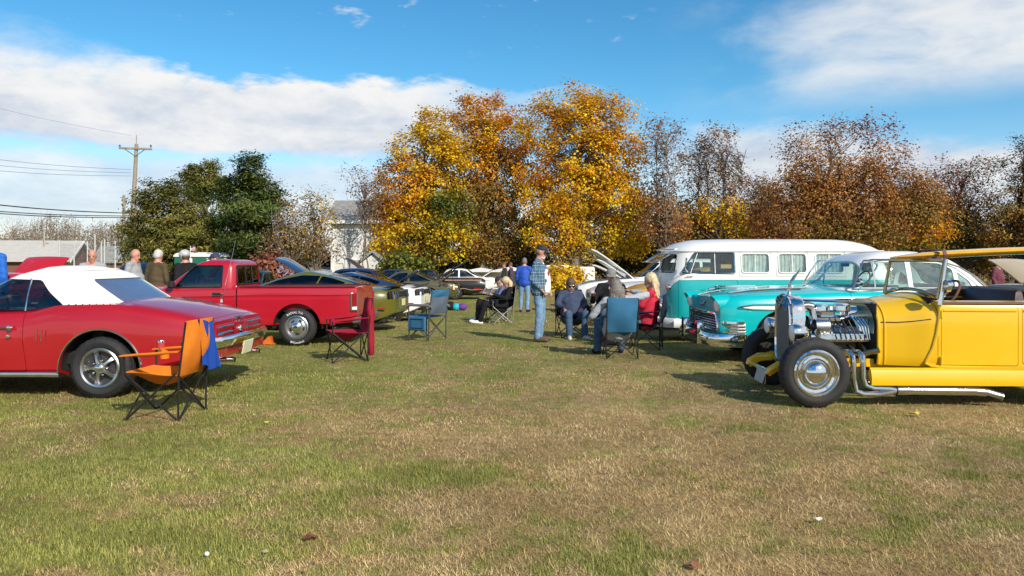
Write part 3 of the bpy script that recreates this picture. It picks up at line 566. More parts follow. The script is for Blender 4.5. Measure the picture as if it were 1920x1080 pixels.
# ================================================================== red pickup
def pickup():
    c = thing('pickup_truck', 'red regular cab pickup with white lettered tyres parked behind the white topped convertible', 'pickup truck', (-3.70, 14.06, 0), 0)
    red = paint('pickup_red', (.42, .006, .02))
    zb = pchip([(-3.5, .45), (-3.2, .36), (-2, .34), (-.6, .34), (.5, .36), (1.03, .40)]); zt = pchip([(-3.5, .80), (-3.3, .90), (-2.2, .96), (-1.1, .985), (-1, .99), (1.03, 1.0)])
    zc = pchip([(-3.5, .85), (-3.3, .97), (-2.2, 1.03), (-1.1, 1.0), (1.03, 1.005)]); w = pchip([(-3.5, .70), (-3.3, .75), (-2.5, .78), (.6, .78), (.95, .775), (1.03, .76)])
    prof = [(.88, 0), (.965, .02), (.985, .07), (.99, .2), (.995, .40), (1.0, .62), (1.0, .70), (.985, .725), (.985, .78), (1.0, .80), (.997, .90), (.985, .975), (.96, 1)]
    H = hull(lin(-3.5, 1.03, 60), zb, zt, zc, w, prof); B = shell(H, 0, .03)
    B = cut(B, arch_cut(0, .31, .415, -1), arch_cut(0, .31, .415, 1), arch_cut(-2.75, .31, .40, -1), arch_cut(-2.75, .31, .40, 1), G().box((-1.035, 0, .95), (.026, 2, 1.0)))
    B = cut(B, G().prism(rpoly([(-.97, -.66), (.96, -.66), (.96, .66), (-.97, .66)], .03), 'z', .9, 1.3), G().box((-1.7, 0, 1.1), (1.2, 1.2, .5)))
    B, _ = panel_off(B, [(-.66, .44), (.66, .44), (.66, 1.2), (-.66, 1.2)], 'tailgate', red, c, 'x', .90, 1.2, .005)
    B, door = panel_off(B, rpoly([(-2.25, .42), (-1.26, .42), (-1.26, 1.3), (-2.25, 1.3)], .03), 'door', red, c)
    link('body', B, red, c, 28); well(c, 0, .31, .415, .75, .45); well(c, -2.75, .31, .4, .75, .45)
    g = G().box((0, 0, .6), (1.9, 1.3, .04)); g.obj('load_floor', under, c)
    for s in (-1, 1):
        G().box((0, s*.655, .8), (1.92, .02, .36)).obj('load_wall', red, c); G().box((0, s*.715, 1.008), (1.98, .1, .02), .006).obj('rail_cap', black, c)
    lv = [(.95, -2.42, -1.07, .755), (1.05, -2.26, -1.075, .745), (1.2, -2.05, -1.085, .715), (1.38, -1.82, -1.11, .665), (1.43, -1.74, -1.14, .635), (1.465, -1.62, -1.2, .56), (1.485, -1.52, -1.28, .4), (1.492, -1.45, -1.35, .2)]
    T = cabin(lv, 80, 9); C = shell(T, 0, .035)
    sw = rpoly([(-2.12, 1.0), (-1.80, 1.375), (-1.30, 1.375), (-1.30, 1.0)], .03); rw = rpoly([(-.6, 1.06), (.6, 1.06), (.545, 1.36), (-.545, 1.36)], .04); ws = rpoly([(-.66, 1.03), (.66, 1.03), (.57, 1.39), (-.57, 1.39)], .06)
    C = cut(C, G().prism(sw, 'y', -1.2, 1.2), G().prism(rw, 'x', -1.25, -.9), G().prism(ws, 'x', -2.6, -1.66)); link('cab', C, red, c, 35)
    for a, b in ((-1.2, -.3), (.3, 1.2)): pane(T, sw, glass_mid, c, a=a, b=b, name='door_window')
    p = pane(T, rw, glass_dark, c, 'x', -1.25, -.9, 'rear_window'); pane(T, ws, glass_mid, c, 'x', -2.6, -1.66, 'windscreen')
    for y in (-.17, .17): G().box((-1.085, y, 1.21), (.02, .022, .3), .004, Matrix.Rotation(R(-6), 3, 'Y')).obj('window_bar', black, p)
    f = [(-1.068-.13*(z-1.05), y, z) for y, z in rpoly([(-.62, 1.05), (.62, 1.05), (.56, 1.372), (-.56, 1.372)], .04)]; G().tube(f, .012, 5, True).obj('rubber_seal', black, p)
    f = [(x, -(.752-.24*(z-1.0)+.004), z) for x, z in sw]; G().tube(f, .012, 5, True).obj('rubber_seal', black, c)
    dark_inside(c, -2.2, -1.15, .7, .4, .6); seat(c, -1.32, 0, 1.25, .5, 1.12, vinyl); G().box((-2.1, 0, .98), (.3, 1.3, .14), .05).obj('dashboard', vinyl, c)
    G().lathe([(.19+.014*math.cos(a), .014*math.sin(a)) for a in lin(0, 2*math.pi*5/6, 6)], 28, 'x', (-1.82, -.36, 1.04), closed=True).obj('steering_wheel', black, c)
    g = G().box((-2.12, -.86, 1.05), (.1, .14, .12), .03); g.tube([(-2.12, -.74, 1.0), (-2.12, -.82, 1.03)], .015, 6); g.obj('door_mirror', black, c)
    g = G().box((-1.37, -.795, .885), (.15, .015, .05), .008); g.obj('handle', black, door); G().tube([(-1.44, -.803, .91), (-1.30, -.803, .91), (-1.30, -.803, .862), (-1.44, -.803, .862)], .005, 5, True).obj('handle_trim', chrome, door)
    G().lathe([(.014, -.79), (.012, -.803), (0, -.804)], 10, c=(-1.27, 0, .885)).obj('door_lock', chrome, door)
    for s in (-1, 1):
        o = G().box((.995, s*.762, .79), (.09, .06, .22), .012).obj('tail_light', redlens, c)
        G().box((.995, s*.765, .645), (.092, .058, .065), .01).obj('reverse_light', lampglass, o)
        fr = [(.945, s*.797, .60), (1.046, s*.78, .60), (1.046, s*.78, .905), (.945, s*.797, .905)]; g = G().tube(fr, .013, 5, True); g.tube([(.945, s*.797, .68), (1.046, s*.78, .68)], .009, 5); g.obj('lamp_bezel', alu, o)
    g = G().box((1.1, 0, .44), (.12, 1.52, .13), .03); g.box((1.0, -.72, .44), (.12, .08, .12), .02); g.box((1.0, .72, .44), (.12, .08, .12), .02); g.obj('rear_bumper', M('bumper_grey', (.16, .15, .13), .5, .5), c)
    G().box((-3.53, 0, .48), (.14, 1.5, .16), .03).obj('front_bumper', chrome, c); G().box((-3.505, 0, .72), (.03, 1.3, .2), .01).obj('grille', black, c)
    g = G(); g.lathe([(.016, 1.0), (.01, 1.04), (0, 1.05)], 8, 'z', (-1.06, -.72, 0)); g.obj('fuel_neck', red, c)
    for x in (0, -2.75):
        for y in (-.69, .69): wheel(c, x, y, .318, .195, .21, 'rally', ('RADIAL T/A', 'BFGoodrich'))
    g = G().box((-1.2, 0, .36), (4.2, .9, .14), .04); g.tube([(0, -.68, .31), (0, .68, .31)], .05, 8); g.obj('chassis', under, c)
    G().tube([(.3, .3, .3), (1.1, .35, .3)], .03, 10).obj('exhaust_pipe', chrome_worn, c)
pickup()
# ================================================================== two late fastbacks, one olive and one white
def fastback(loc, body, roofm, label, s=1.0):
    c = thing('fastback_coupe', label, 'car', loc, R(-6), 'modern fastback coupes parked side by side')
    zb = pchip([(-3.6, .28), (-3.2, .2), (.5, .2), (.85, .26), (1.15, .40)]); zt = pchip([(-3.6, .62), (-3.3, .74), (-2, .83), (-.6, .86), (.1, .89), (.6, .90), (1.05, .85), (1.15, .80)])
    zc = pchip([(-3.6, .68), (-3.3, .82), (-1.8, .95), (0, .96), (.6, .955), (1.05, .93), (1.15, .86)]); w = pchip([(-3.6, .68), (-3.35, .84), (-2.7, .92), (-1.2, .90), (-.2, .93), (.3, .93), (.7, .88), (.95, .79), (1.08, .69), (1.15, .60)])
    prof = [(.86, 0), (.95, .04), (.975, .12), (.96, .28), (.985, .5), (1.0, .68), (.985, .82), (.95, .93), (.90, 1)]
    H = hull(lin(-3.6, 1.15, 60), zb, zt, zc, w, prof); B = shell(H, 0, .03); B = cut(B, arch_cut(0, .33, .385, -1), arch_cut(0, .33, .385, 1), arch_cut(-2.72, .33, .385, -1), arch_cut(-2.72, .33, .385, 1))
    B = cut(B, G().prism(rpoly([(-1.8, -.6), (.2, -.6), (.2, .6), (-1.8, .6)], .1), 'z', .85, 1.4))
    B, door = panel_off(B, rpoly([(-1.9, .28), (-.55, .28), (-.5, .6), (-.62, 1.2), (-1.9, 1.2)], .05), 'door', body, c)
    B, _ = panel_off(B, rpoly([(.55, -.62), (1.1, -.58), (1.1, .58), (.55, .62)], .05), 'boot_lid', body, c, 'z', .8, 1.2)
    link('body', B, body, c, 32); well(c, 0, .33, .385, .86, .5); well(c, -2.72, .33, .385, .86, .5)
    lv = [(.84, -2.35, .82, .80), (.93, -2.1, .62, .77), (1.02, -1.8, .34, .735), (1.12, -1.5, -.02, .685), (1.2, -1.2, -.36, .63), (1.25, -1.0, -.6, .55), (1.28, -.88, -.72, .38), (1.288, -.84, -.76, .2)]
    T = cabin(lv, 88, 4.2); C = shell(T, 0, .03)
    dw = rpoly([(-1.85, .915), (-1.4, 1.09), (-.85, 1.195), (-.46, 1.18), (-.56, .915)], .03); qw = rpoly([(-.53, .915), (-.43, 1.175), (-.2, 1.13), (.09, 1.04), (-.05, .925)], .03)
    rw = rpoly([(-.60, .93), (.60, .93), (.50, 1.20), (-.50, 1.20)], .05)
    C = cut(C, G().prism(dw, 'y', -1.2, 1.2), G().prism(qw, 'y', -1.2, 1.2), G().prism(rw, 'x', -.35, 1.0), G().prism(rw, 'x', -2.6, -1.15)); link('roof', C, roofm, c, 40)
    for a, b in ((-1.2, -.3), (.3, 1.2)): pane(T, dw, glass_dark, c, a=a, b=b, name='door_window'); pane(T, qw, glass_dark, c, a=a, b=b, name='quarter_window')
    pane(T, rw, glass_dark, c, 'x', -.35, 1.0, 'rear_window'); pane(T, rw, glass_mid, c, 'x', -2.6, -1.15, 'windscreen')
    dark_inside(c, -2.1, .3, .7, .3, .7)
    for y in (-.38, .38): seat(c, -.95, y, .5, .45, 1.0, vinyl)
    g = G(); g.loft([[(x+1.0-.10*(abs(y)/.75)**2, y, z+.93) for x, z in ((0, .0), (.12, .035), (.17, .045), (.17, .03), (.1, .0))] for y in lin(-.74, .74, 13)]); g.obj('spoiler', black if s > .5 else body, c)
    for s2 in (-1, 1):                          # tail lamps with three upright bars
        pl = []
        for t in lin(0, 1, 7):
            y = .33+.43*t; x = 1.165-.02*t-.16*max(0, t-.35)**1.6; pl.append([(x-.03, s2*y, .695+.02*t), (x, s2*y, .69+.02*t), (x-.005, s2*y, .865-.012*t), (x-.03, s2*y, .87-.012*t)])
        o = G().loft(pl).obj('tail_light', M('smoked_lens', (.02, .012, .014), .12, 0, .6), c, 30)
        for k in range(3):
            y = .44+.11*k; t = (y-.33)/.43; x = 1.165-.02*t-.16*max(0, t-.35)**1.6+.006; g = G().box((x, s2*y, .78), (.022, .045, .165), .008, Matrix.Rotation(R(-6), 3, 'Y')); g.obj('lamp_bar', M('lamp_bar_blue', (.06, .08, .12), .15, 0, .8), o)
    G().box((1.13, 0, .78), (.06, .7, .15), .02).obj('tail_panel', black, c)
    G().box((1.17, .05, .6), (.012, .3, .15), .004).obj('number_plate', M('plate_yellow_pale', (.65, .62, .3), .4), c)
    G().loft([[(x+1.0-.24*(abs(y)/.7)**2, y, z) for x, z in ((0, .42), (.16, .40), (.1, .2), (-.05, .16), (-.1, .3))] for y in lin(-.68, .68, 11)]).obj('diffuser', black, c)
    for s2 in (-1, 1): G().lathe([(.045, .9), (.05, 1.13), (.04, 1.135), (.04, 1.0)], 16, 'x', (0, s2*.5, .26)).obj('exhaust_pipe', chrome, c); G().box((.93, s2*.84, .50), (.16, .02, .03), .006, Matrix.Rotation(R(-s2*20), 3, 'Z')).obj('side_marker', redlens, c)
    G().box((-1.72, -.93, .93), (.12, .16, .1), .04).obj('door_mirror', body, c); G().box((-.78, -.925, .74), (.18, .03, .035), .012).obj('handle', body, door)
    for x in (0, -2.72):
        for y in (-.80, .80): wheel(c, x, y, .335, .24, .24, 'spoke')
    G().box((-1.2, 0, .24), (4.3, 1.4, .12), .04).obj('chassis', under, c); G().box((-3.58, 0, .5), (.06, 1.2, .2), .02).obj('grille', black, c)
    return c
olive = paint('olive_paint', (.115, .108, .012))
fastback((-3.55, 17.05, -.04), olive, olive, 'olive green late model fastback with dark windows just beyond the red pickup')
fastback((-3.42, 20.6, -.12), white, M('sky_reflection_roof', (.02, .035, .09), .2, 0, 1), 'white tailed fastback with dark blue roof and slatted tail lamps beyond the olive fastback')  # navy roof colour is the sky's reflection painted onto a white car
# ================================================================== two tone microbus
def microbus():
    c = thing('microbus', 'white over turquoise split windscreen microbus with front panes hinged open', 'bus', (3.65, 14.5, 0), 0)
    tq = paint('bus_turquoise', (.0, .40, .41), .4); wh = paint('bus_white', (.80, .78, .74), .4)
    zs = (.33, 1.635)
    def wf(x):
        if x < -.45: t = min(1, (-.45-x)/.52); return .86*(1-t**2.6)**.42+.0
        if x > 2.75: t = min(1, (x-2.75)/.48); return .86*(1-t**3)**.4
        return .86
    def warp(x, y, z):
        k = max(0, min(1, (-.25-x)/.7)); x += k*(.30*max(0, z-1.12)+.10*max(0, .62-z)); k2 = max(0, min(1, (x-2.6)/.6)); x -= k2*.36*max(0, z-1.1); return (x, y, z)
    xs = [-.968, -.96, -.945, -.925, -.9, -.86, -.81, -.75, -.68, -.6, -.52, -.45]+lin(-.35, 2.7, 30)+[2.75, 2.83, 2.92, 3.0, 3.07, 3.13, 3.18, 3.21, 3.225]
    prof = [(.90, 0), (.975, .03), (.995, .09), (1, .2), (1, .45), (.995, .57), (.99, .62), (.965, .75), (.935, .90), (.915, .975), (.915, 1.0)]
    zc = pchip([(-.97, 1.69), (-.9, 1.72), (-.7, 1.79), (-.3, 1.845), (.5, 1.865), (2.2, 1.86), (2.8, 1.80), (3.1, 1.73), (3.23, 1.66)])
    H = hull(xs, zs[0], zs[1], zc, wf, prof, 9, warp, 2.6); B = shell(H, 0, .035)
    B = cut(B, arch_cut(0, .30, .36, -1), arch_cut(0, .30, .36, 1), arch_cut(2.4, .30, .36, -1), arch_cut(2.4, .30, .36, 1))
    cabw = rpoly([(-.66, 1.235), (-.42, 1.60), (.29, 1.60), (.29, 1.235)], .035)
    mids = [rpoly([(.41+.655*k, 1.245), (.90+.655*k, 1.245), (.90+.655*k, 1.585), (.41+.655*k, 1.585)], .06) for k in range(3)]; q = rpoly([(2.40, 1.245), (2.74, 1.245), (2.66, 1.58), (2.40, 1.58)], .05)
    for p in [cabw]+mids+[q]: B = cut(B, G().prism(p, 'y', -1.2, 1.2))
    for s in (-1, 1): B = cut(B, G().prism(rpoly([(s*.04, 1.24), (s*.72, 1.24), (s*.66, 1.58), (s*.04, 1.58)], .05), 'x', -1.3, -.45))
    B = cut(B, G().prism(rpoly([(-.5, 1.25), (.5, 1.25), (.45, 1.56), (-.45, 1.56)], .06), 'x', 2.6, 3.5))
    # colour split: level belt along the sides, V down the nose
    N = 41; gx = lin(-1.2, 3.4, 93); gy = lin(-1.0, 1.0, N); lo = []; 
    def belt(x, y):
        v = 1.12-max(0, 1-(abs(y)/.80)**1.5)*.62; k = max(0, min(1, (-.35-x)/.28)); k = k*k*(3-2*k); return 1.125*(1-k)+v*k
    g = G(); top = []
    vs = [(x, y, belt(x, y)) for x in gx for y in gy]+[(x, y, 2.5) for x in gx for y in gy]; n0 = len(gx)*N; fs = []
    for i in range(len(gx)-1):
        for j in range(N-1):
            a = i*N+j; fs += [(a, a+1, a+N+1, a+N), (n0+a, n0+a+N, n0+a+N+1, n0+a+1)]
    for i in range(len(gx)-1):
        for j in (0, N-1): a = i*N+j; fs.append((a, a+N, n0+a+N, n0+a))
    for j in range(N-1):
        for i in (0, len(gx)-1): a = i*N+j; fs.append((a, a+1, n0+a+1, n0+a))
    g.add(vs, fs); U = bool_(B, g.mesh(), 'INTERSECT'); Lw = bool_(B, g.mesh(), 'DIFFERENCE')
    dr = rpoly([(-.70, .42), (.30, .42), (.33, .8), (.33, 1.118), (-.70, 1.118)], .04); Lw, door = panel_off(Lw, dr, 'cab_door', tq, c, g=.005)
    link('upper_body', U, wh, c, 30); link('lower_body', Lw, tq, c, 30); well(c, 0, .30, .36, .84, .45); well(c, 2.4, .30, .36, .84, .45)
    # moulding along the belt, gutter
    def side(x, z, o=0):                        # y of the near flank
        fz = (z-zs[0])/(zs[1]-zs[0]); f = pchip([(b, a) for a, b in prof]); return -(wf(x)*f(min(1, max(0, fz)))+o)
    for s in (1, -1):
        G().tube([(x, s*side(x, 1.63, .012), 1.632) for x in lin(-.4, 2.95, 24)], .013, 6).obj('gutter', wh, c)
    G().tube([warp(x, side(x, 1.63, .012), 1.632) for x in (-.93, -.9, -.85, -.78, -.7, -.6, -.5, -.4)]+[], .013, 6).obj('gutter', wh, c)
    fy = lin(-.74, .74, 15)
    G().loft([[(-.79-.045-.0*abs(y)+.30*(abs(y)/.8)**3.2*.55+dx, y, 1.655+dz) for dx, dz in ((0, 0), (-.05, .0), (-.055, .018), (.0, .035))] for y in fy]).obj('roof_peak', wh, c)
    # glazing
    cur = M('curtain_cloth', (.62, .62, .60), .9, 0, 0, .25, 12, .3, 40)
    for s in (-1, 1):
        a, b = (-1.2, -.3) if s < 0 else (.3, 1.2)
        for p in [cabw]+mids+[q]:
            pn = pane(H, p, glass_clear, c, a=a, b=b)
            f = [(x, s*(-side(x, z, .006)), z) for x, z in p]; G().tube(f, .013, 6, True).obj('window_frame', wh if p is not cabw else chrome_worn, pn)
            if p is cabw:
                for (x0, z0), (x1, z1), r in (((-.50, 1.235), (-.36, 1.60), .012), ((-.06, 1.235), (-.06, 1.60), .010)): G().tube([(x0, -s*side(x0, z0), z0), (x1, -s*side(x1, z1), z1)], r, 6).obj('window_bar', alu, pn)
            elif p is not q:
                x = sum(t[0] for t in p)/len(p); G().tube([(x, -s*side(x, 1.25), 1.25), (x, -s*side(x, 1.58), 1.58)], .009, 6).obj('window_bar', alu, pn)
                xx = lin(x-.25, x+.25, 26); G().loft([[(xq, s*(.775+.008*math.sin(i*1.9)), z) for z in (1.22, 1.6)] for i, xq in enumerate(xx)], False, False).obj('curtain', cur, c, None)
                bx = [(x+d, -s*side(x, z, .002), z) for d, z in ((-.285, 1.19), (.285, 1.19), (.285, 1.61), (-.285, 1.61))]; G().tube(bx, .006, 5, True).obj('window_surround', wh, pn)
    G().box((.15, -.775, 1.36), (.19, .004, .07)).obj('sticker', M('sticker_ochre', (.6, .36, .12), .6), c)
    fr = [rpoly([(s*.05, 1.25), (s*.70, 1.25), (s*.65, 1.57), (s*.05, 1.57)], .05) for s in (-1, 1)]
    for p, s in zip(fr, (-1, 1)):               # front panes swung out from their top hinge
        o = G(); ang = R(62); pts = [];
        for y, z in p:
            d = 1.60-z; bx = -.84+.30*(abs(y)/.8)**3.0*.5; pts.append((bx-.02-d*math.sin(ang), y, 1.60-d*math.cos(ang)))
        fo = G().tube(pts, .013, 6, True).obj('windscreen_frame', chrome_worn, c); G().add(pts, [tuple(range(len(pts)))]).obj('windscreen_glass', glass_clear, fo)
    # cab inside
    seatm = M('bus_seat', (.05, .05, .05), .7)
    for y in (-.4, .4): seat(c, .1, y, .55, .62, 1.24, seatm)
    for x in (1.05, 1.75, 2.4): seat(c, x, 0, 1.3, .6, 1.22, seatm)
    G().box((1.1, 0, .5), (3.6, 1.5, .1), .02).obj('floor', under, c); G().box((-.66, 0, 1.12), (.12, 1.35, .16), .05).obj('dashboard', wh, c)
    g = G().lathe([(.2+.012*math.cos(a), .012*math.sin(a)) for a in lin(0, 2*math.pi*5/6, 6)], 28, 'z', (0, 0, 0), closed=True).obj('steering_wheel', black, c); g.location = (-.45, -.40, 1.2); g.rotation_euler = (0, R(20), 0)
    # outside fittings
    rr = []
    for y in lin(-.84, .84, 24):
        x = -1.06+.30*(abs(y)/.84)**3.5; rr.append([(x+.07, y, .44), (x+.01, y, .445), (x-.015, y, .40), (x-.012, y, .32), (x+.01, y, .27), (x+.06, y, .275)])
    G().loft(rr).obj('front_bumper', wh, c, 40)
    G().loft([[(x, -.862+o, z) for o, z in ((-.01, .43), (-.025, .40), (-.025, .32), (0, .28))] for x in lin(-.8, -.52, 4)]).obj('bumper_end', wh, c)
    for s in (-1, 1):
        G().tube([(-1.0, s*.50, .42), (-1.06, s*.50, .5), (-1.07, s*.50, .62), (-1.04, s*.55, .665), (-1.0, s*.62, .67), (-.96, s*.68, .64), (-.95, s*.69, .43)], .026, 8).obj('bumper_hoop', wh, c)
        g = G(); g.lathe([(.055, -.835), (.06, -.86), (.045, -.885), (0, -.895)], 18, 'x', (0, s*.63, .98)); g.obj('turn_signal', amber, c); G().lathe([(.07, -.815), (.072, -.855), (.058, -.865)], 18, 'x', (0, s*.63, .98)).obj('lamp_bezel', chrome, c)
        g = G(); g.lathe([(.085, -.90), (.08, -.955), (.05, -.975), (0, -.98)], 24, 'x', (0, s*.50, .74)); o = g.obj('headlight', lampglass, c); G().lathe([(.105, -.88), (.11, -.93), (.088, -.962)], 24, 'x', (0, s*.50, .74)).obj('lamp_rim', chrome, o)
    g = G(); g.tube([(-.55, -.87, 1.26), (-.62, -.97, 1.32), (-.62, -.98, 1.42)], .008, 5); g.lathe([(.075, -.60), (.075, -.615), (0, -.62)], 18, 'x', (0, -.99, 1.44)); g.obj('door_mirror', chrome, c)
    G().tube([(-.58, -.865, 1.185), (-.5, -.88, 1.187), (-.46, -.87, 1.18)], .009, 6).obj('handle', chrome, c)
    g = G(); g.lathe([(.13+.014*math.cos(a), .02*math.sin(a)) for a in lin(0, 2*math.pi*7/8, 8)], 40, 'x', (-.978, 0, .93), closed=True)
    for a, b in (((-.06, 1.03), (0, .93)), ((.06, 1.03), (0, .93)), ((-.1, .95), (-.05, .83)), ((.1, .95), (.05, .83)), ((-.05, .83), (0, .9)), ((.05, .83), (0, .9))): g.tube([(-.985, a[0], a[1]), (-.985, b[0], b[1])], .012, 6)
    g.obj('emblem', chrome, c)
    for x in (0, 2.4):
        for y in (-.72, .72): wheel(c, x, y, .32, .19, .18, 'white')
    g = G().box((1.15, 0, .34), (3.9, 1.1, .1), .03); g.tube([(0, -.7, .3), (0, .7, .3)], .04, 8); g.tube([(2.4, -.7, .3), (2.4, .7, .3)], .04, 8); g.obj('chassis', under, c)
microbus()
# ================================================================== fifties four door sedan
def sedan56():
    c = thing('fifties_sedan', 'turquoise fifties sedan with white roof and chrome grille in front of the microbus', 'car', (3.70, 11.75, 0), R(3)); c.scale = (.93, 1, 1)
    tq = paint('sedan_turquoise', (.0, .46, .48), .26); wh = paint('sedan_white', (.80, .80, .78), .3)
    zb = pchip([(-.86, .42), (-.7, .33), (-.4, .30), (3.3, .30), (4.15, .42)]); zt = pchip([(-.86, .92), (-.5, .965), (0, .985), (1.2, 1.02), (2.6, 1.02), (3.4, 1.0), (4.0, .94), (4.15, .86)])
    zc = pchip([(-.86, .93), (-.7, .985), (-.3, 1.045), (.5, 1.085), (1.2, 1.10), (3.2, 1.05), (3.9, .95), (4.15, .86)]); w = pchip([(-.86, .79), (-.78, .84), (-.55, .90), (0, .93), (1.2, .945), (2.8, .945), (3.6, .92), (4.05, .86), (4.15, .80)])
    prof = [(.84, 0), (.945, .03), (.975, .1), (.985, .25), (1, .5), (1.0, .66), (.985, .8), (.965, .90), (.93, .965), (.88, 1)]
    H = hull(lin(-.86, 4.15, 70), zb, zt, zc, w, prof, 6, None, 1.6); B = shell(H, 0, .03)
    B = cut(B, arch_cut(.02, .36, .40, -1), arch_cut(.02, .36, .40, 1), arch_cut(2.94, .33, .38, -1), arch_cut(2.94, .33, .38, 1))
    B = cut(B, G().prism(rpoly([(1.2, -.68), (3.2, -.68), (3.2, .68), (1.2, .68)], .1), 'z', .95, 1.4))
    # hooded headlamps and grille opening
    for s in (-1, 1): B = cut(B, G().lathe([(0, -1.2), (.115, -1.2), (.115, -.66), (0, -.66)], 28, 'x', (0, s*.68, .83)))
    B = cut(B, G().prism(rpoly([(-.66, .47), (.66, .47), (.60, .68), (-.60, .68)], .04), 'x', -1.2, -.74))
    B, _ = panel_off(B, rpoly([(-.80, -.50), (1.0, -.66), (1.0, .66), (-.80, .50)], .06), 'bonnet', tq, c, 'z', .86, 1.4, .005)
    B, d1 = panel_off(B, rpoly([(1.12, .40), (2.08, .40), (2.08, 1.3), (1.12, 1.3)], .03), 'front_door', tq, c); B, d2 = panel_off(B, rpoly([(2.095, .40), (2.62, .40), (2.95, .80), (2.95, 1.3), (2.095, 1.3)], .03), 'rear_door', tq, c)
    link('body', B, tq, c, 30); well(c, .02, .36, .40, .88, .5); well(c, 2.94, .33, .38, .88, .5)
    lv = [(1.0, .92, 3.62, .845), (1.08, .98, 3.52, .83), (1.2, 1.10, 3.38, .80), (1.35, 1.27, 3.17, .755), (1.46, 1.40, 2.98, .71), (1.53, 1.52, 2.82, .65), (1.57, 1.68, 2.66, .54), (1.60, 1.9, 2.45, .36), (1.605, 2.0, 2.35, .2)]
    T = cabin(lv, 96, 4.4); C = shell(T, 0, .03)
    fd = rpoly([(1.30, 1.075), (1.43, 1.43), (2.06, 1.445), (2.06, 1.075)], .03); rd = rpoly([(2.13, 1.075), (2.13, 1.445), (2.60, 1.42), (2.80, 1.34), (2.80, 1.075)], .04); qw = rpoly([(2.87, 1.075), (2.87, 1.30), (3.05, 1.17), (3.10, 1.075)], .03)
    wsy = rpoly([(-.80, 1.075), (.80, 1.075), (.70, 1.46), (-.70, 1.46)], .10); rw = rpoly([(-.74, 1.075), (.74, 1.075), (.60, 1.44), (-.60, 1.44)], .10)
    C = cut(C, G().prism(fd, 'y', -1.2, 1.2), G().prism(rd, 'y', -1.2, 1.2), G().prism(qw, 'y', -1.2, 1.2), G().prism(wsy, 'x', .5, 1.42-.02), G().prism(rw, 'x', 2.95, 3.9)); link('roof', C, wh, c, 40)
    for a, b in ((-1.2, -.3), (.3, 1.2)):
        p = pane(T, fd, glass_clear, c, a=a, b=b, name='front_window'); pane(T, rd, glass_clear, c, a=a, b=b, name='rear_door_window'); pane(T, qw, glass_clear, c, a=a, b=b, name='quarter_window')
        G().tube([(1.54, math.copysign(.815, a+b), 1.08), (1.54, math.copysign(.735, a+b), 1.43)], .012, 6).obj('window_bar', chrome, p)
    p = pane(T, wsy, glass('windscreen_glass', (.82, .90, .90), 1.3), c, 'x', .5, 1.45, 'windscreen'); pane(T, rw, glass_clear, c, 'x', 2.9, 3.9, 'rear_window')
    def on(y, z):                               # x of windscreen at (y, z)
        f, r, ww = (pchip([(l[0], l[i]) for l in lv])(z) for i in (1, 2, 3)); a = (r-f)/2; return (f+r)/2-a*max(0, 1-min(1, abs(y)/ww)**4.4)**(1/4.4)
    G().tube([(on(y, z)-.006, y, z) for y, z in rpoly([(-.80, 1.075), (.80, 1.075), (.70, 1.46), (-.70, 1.46)], .10, 8)], .016, 6, True).obj('windscreen_trim', chrome, p)
    for s in (-1, 1):
        zw = pchip([(l[0], l[3]) for l in lv]); G().tube([(x, s*(zw(z)+.012), z) for x, z in ((1.18, 1.07), (1.30, 1.30), (1.40, 1.455), (1.55, 1.475), (2.1, 1.48), (2.6, 1.46), (2.9, 1.37), (3.15, 1.22), (3.3, 1.08))], .012, 6).obj('roof_trim', chrome, c)
        G().tube([(x, s*(w(x)*.90), 1.055) for x in lin(1.15, 3.2, 12)], .012, 6).obj('belt_trim', chrome, c)
    # seats, wheel, mirror
    sm = M('sedan_seat', (.10, .16, .16), .6)
    seat(c, 1.85, 0, 1.3, .5, 1.10, sm); seat(c, 2.85, 0, 1.3, .5, 1.10, sm); G().box((1.3, 0, 1.0), (.25, 1.5, .14), .06).obj('dashboard', M('sedan_dash', (.0, .15, .16), .4), c); G().box((2.0, 0, .45), (2.2, 1.5, .1), .02).obj('floor', under, c)
    g = G().lathe([(.2+.011*math.cos(a), .011*math.sin(a)) for a in lin(0, 2*math.pi*5/6, 6)], 28, 'x', (0, 0, 0), closed=True).obj('steering_wheel', black, c); g.location = (1.55, -.4, 1.12); g.rotation_euler = (0, R(25), 0)
    G().box((1.5, 0, 1.40), (.03, .24, .06), .015).obj('mirror', black, c)
    # front: lamps, grille, bumper
    for s in (-1, 1):
        o = G().lathe([(.106, -.76), (.106, -.85), (.095, -.885), (.06, -.91), (0, -.92)], 26, 'x', (0, s*.68, .83)).obj('headlight', lampglass, c)
        g = G(); rr = []
        for a in lin(0, 2*math.pi*35/36, 36):
            cz, cy = math.sin(a), math.cos(a); dx = -.10*max(0, cz)+.035*max(0, -cz); rr.append([(x+dx*k, s*.68+q*cy, .83+q*cz*1.05) for x, q, k in ((-.74, .112, 0), (-.865, .114, 1), (-.878, .128, 1), (-.72, .145, 0))])
        rr.append(rr[0]); g.loft(rr, False, False); g.obj('lamp_hood', tq, c)
    g = G()
    for k in range(6): z = .49+.036*k; g.box((-.855, 0, z), (.02, 1.22, .012), .004)
    for k in range(17): g.box((-.845, -.6+.075*k, .58), (.015, .008, .2), .002)
    g.obj('grille', chrome_worn, c); G().box((-.72, 0, .57), (.02, 1.3, .24)).obj('grille_backing', black, c)
    G().tube([(-.865, y, z) for y, z in rpoly([(-.68, .46), (.68, .46), (.63, .695), (-.63, .695)], .05)], .022, 8, True).obj('grille_surround', chrome, c)
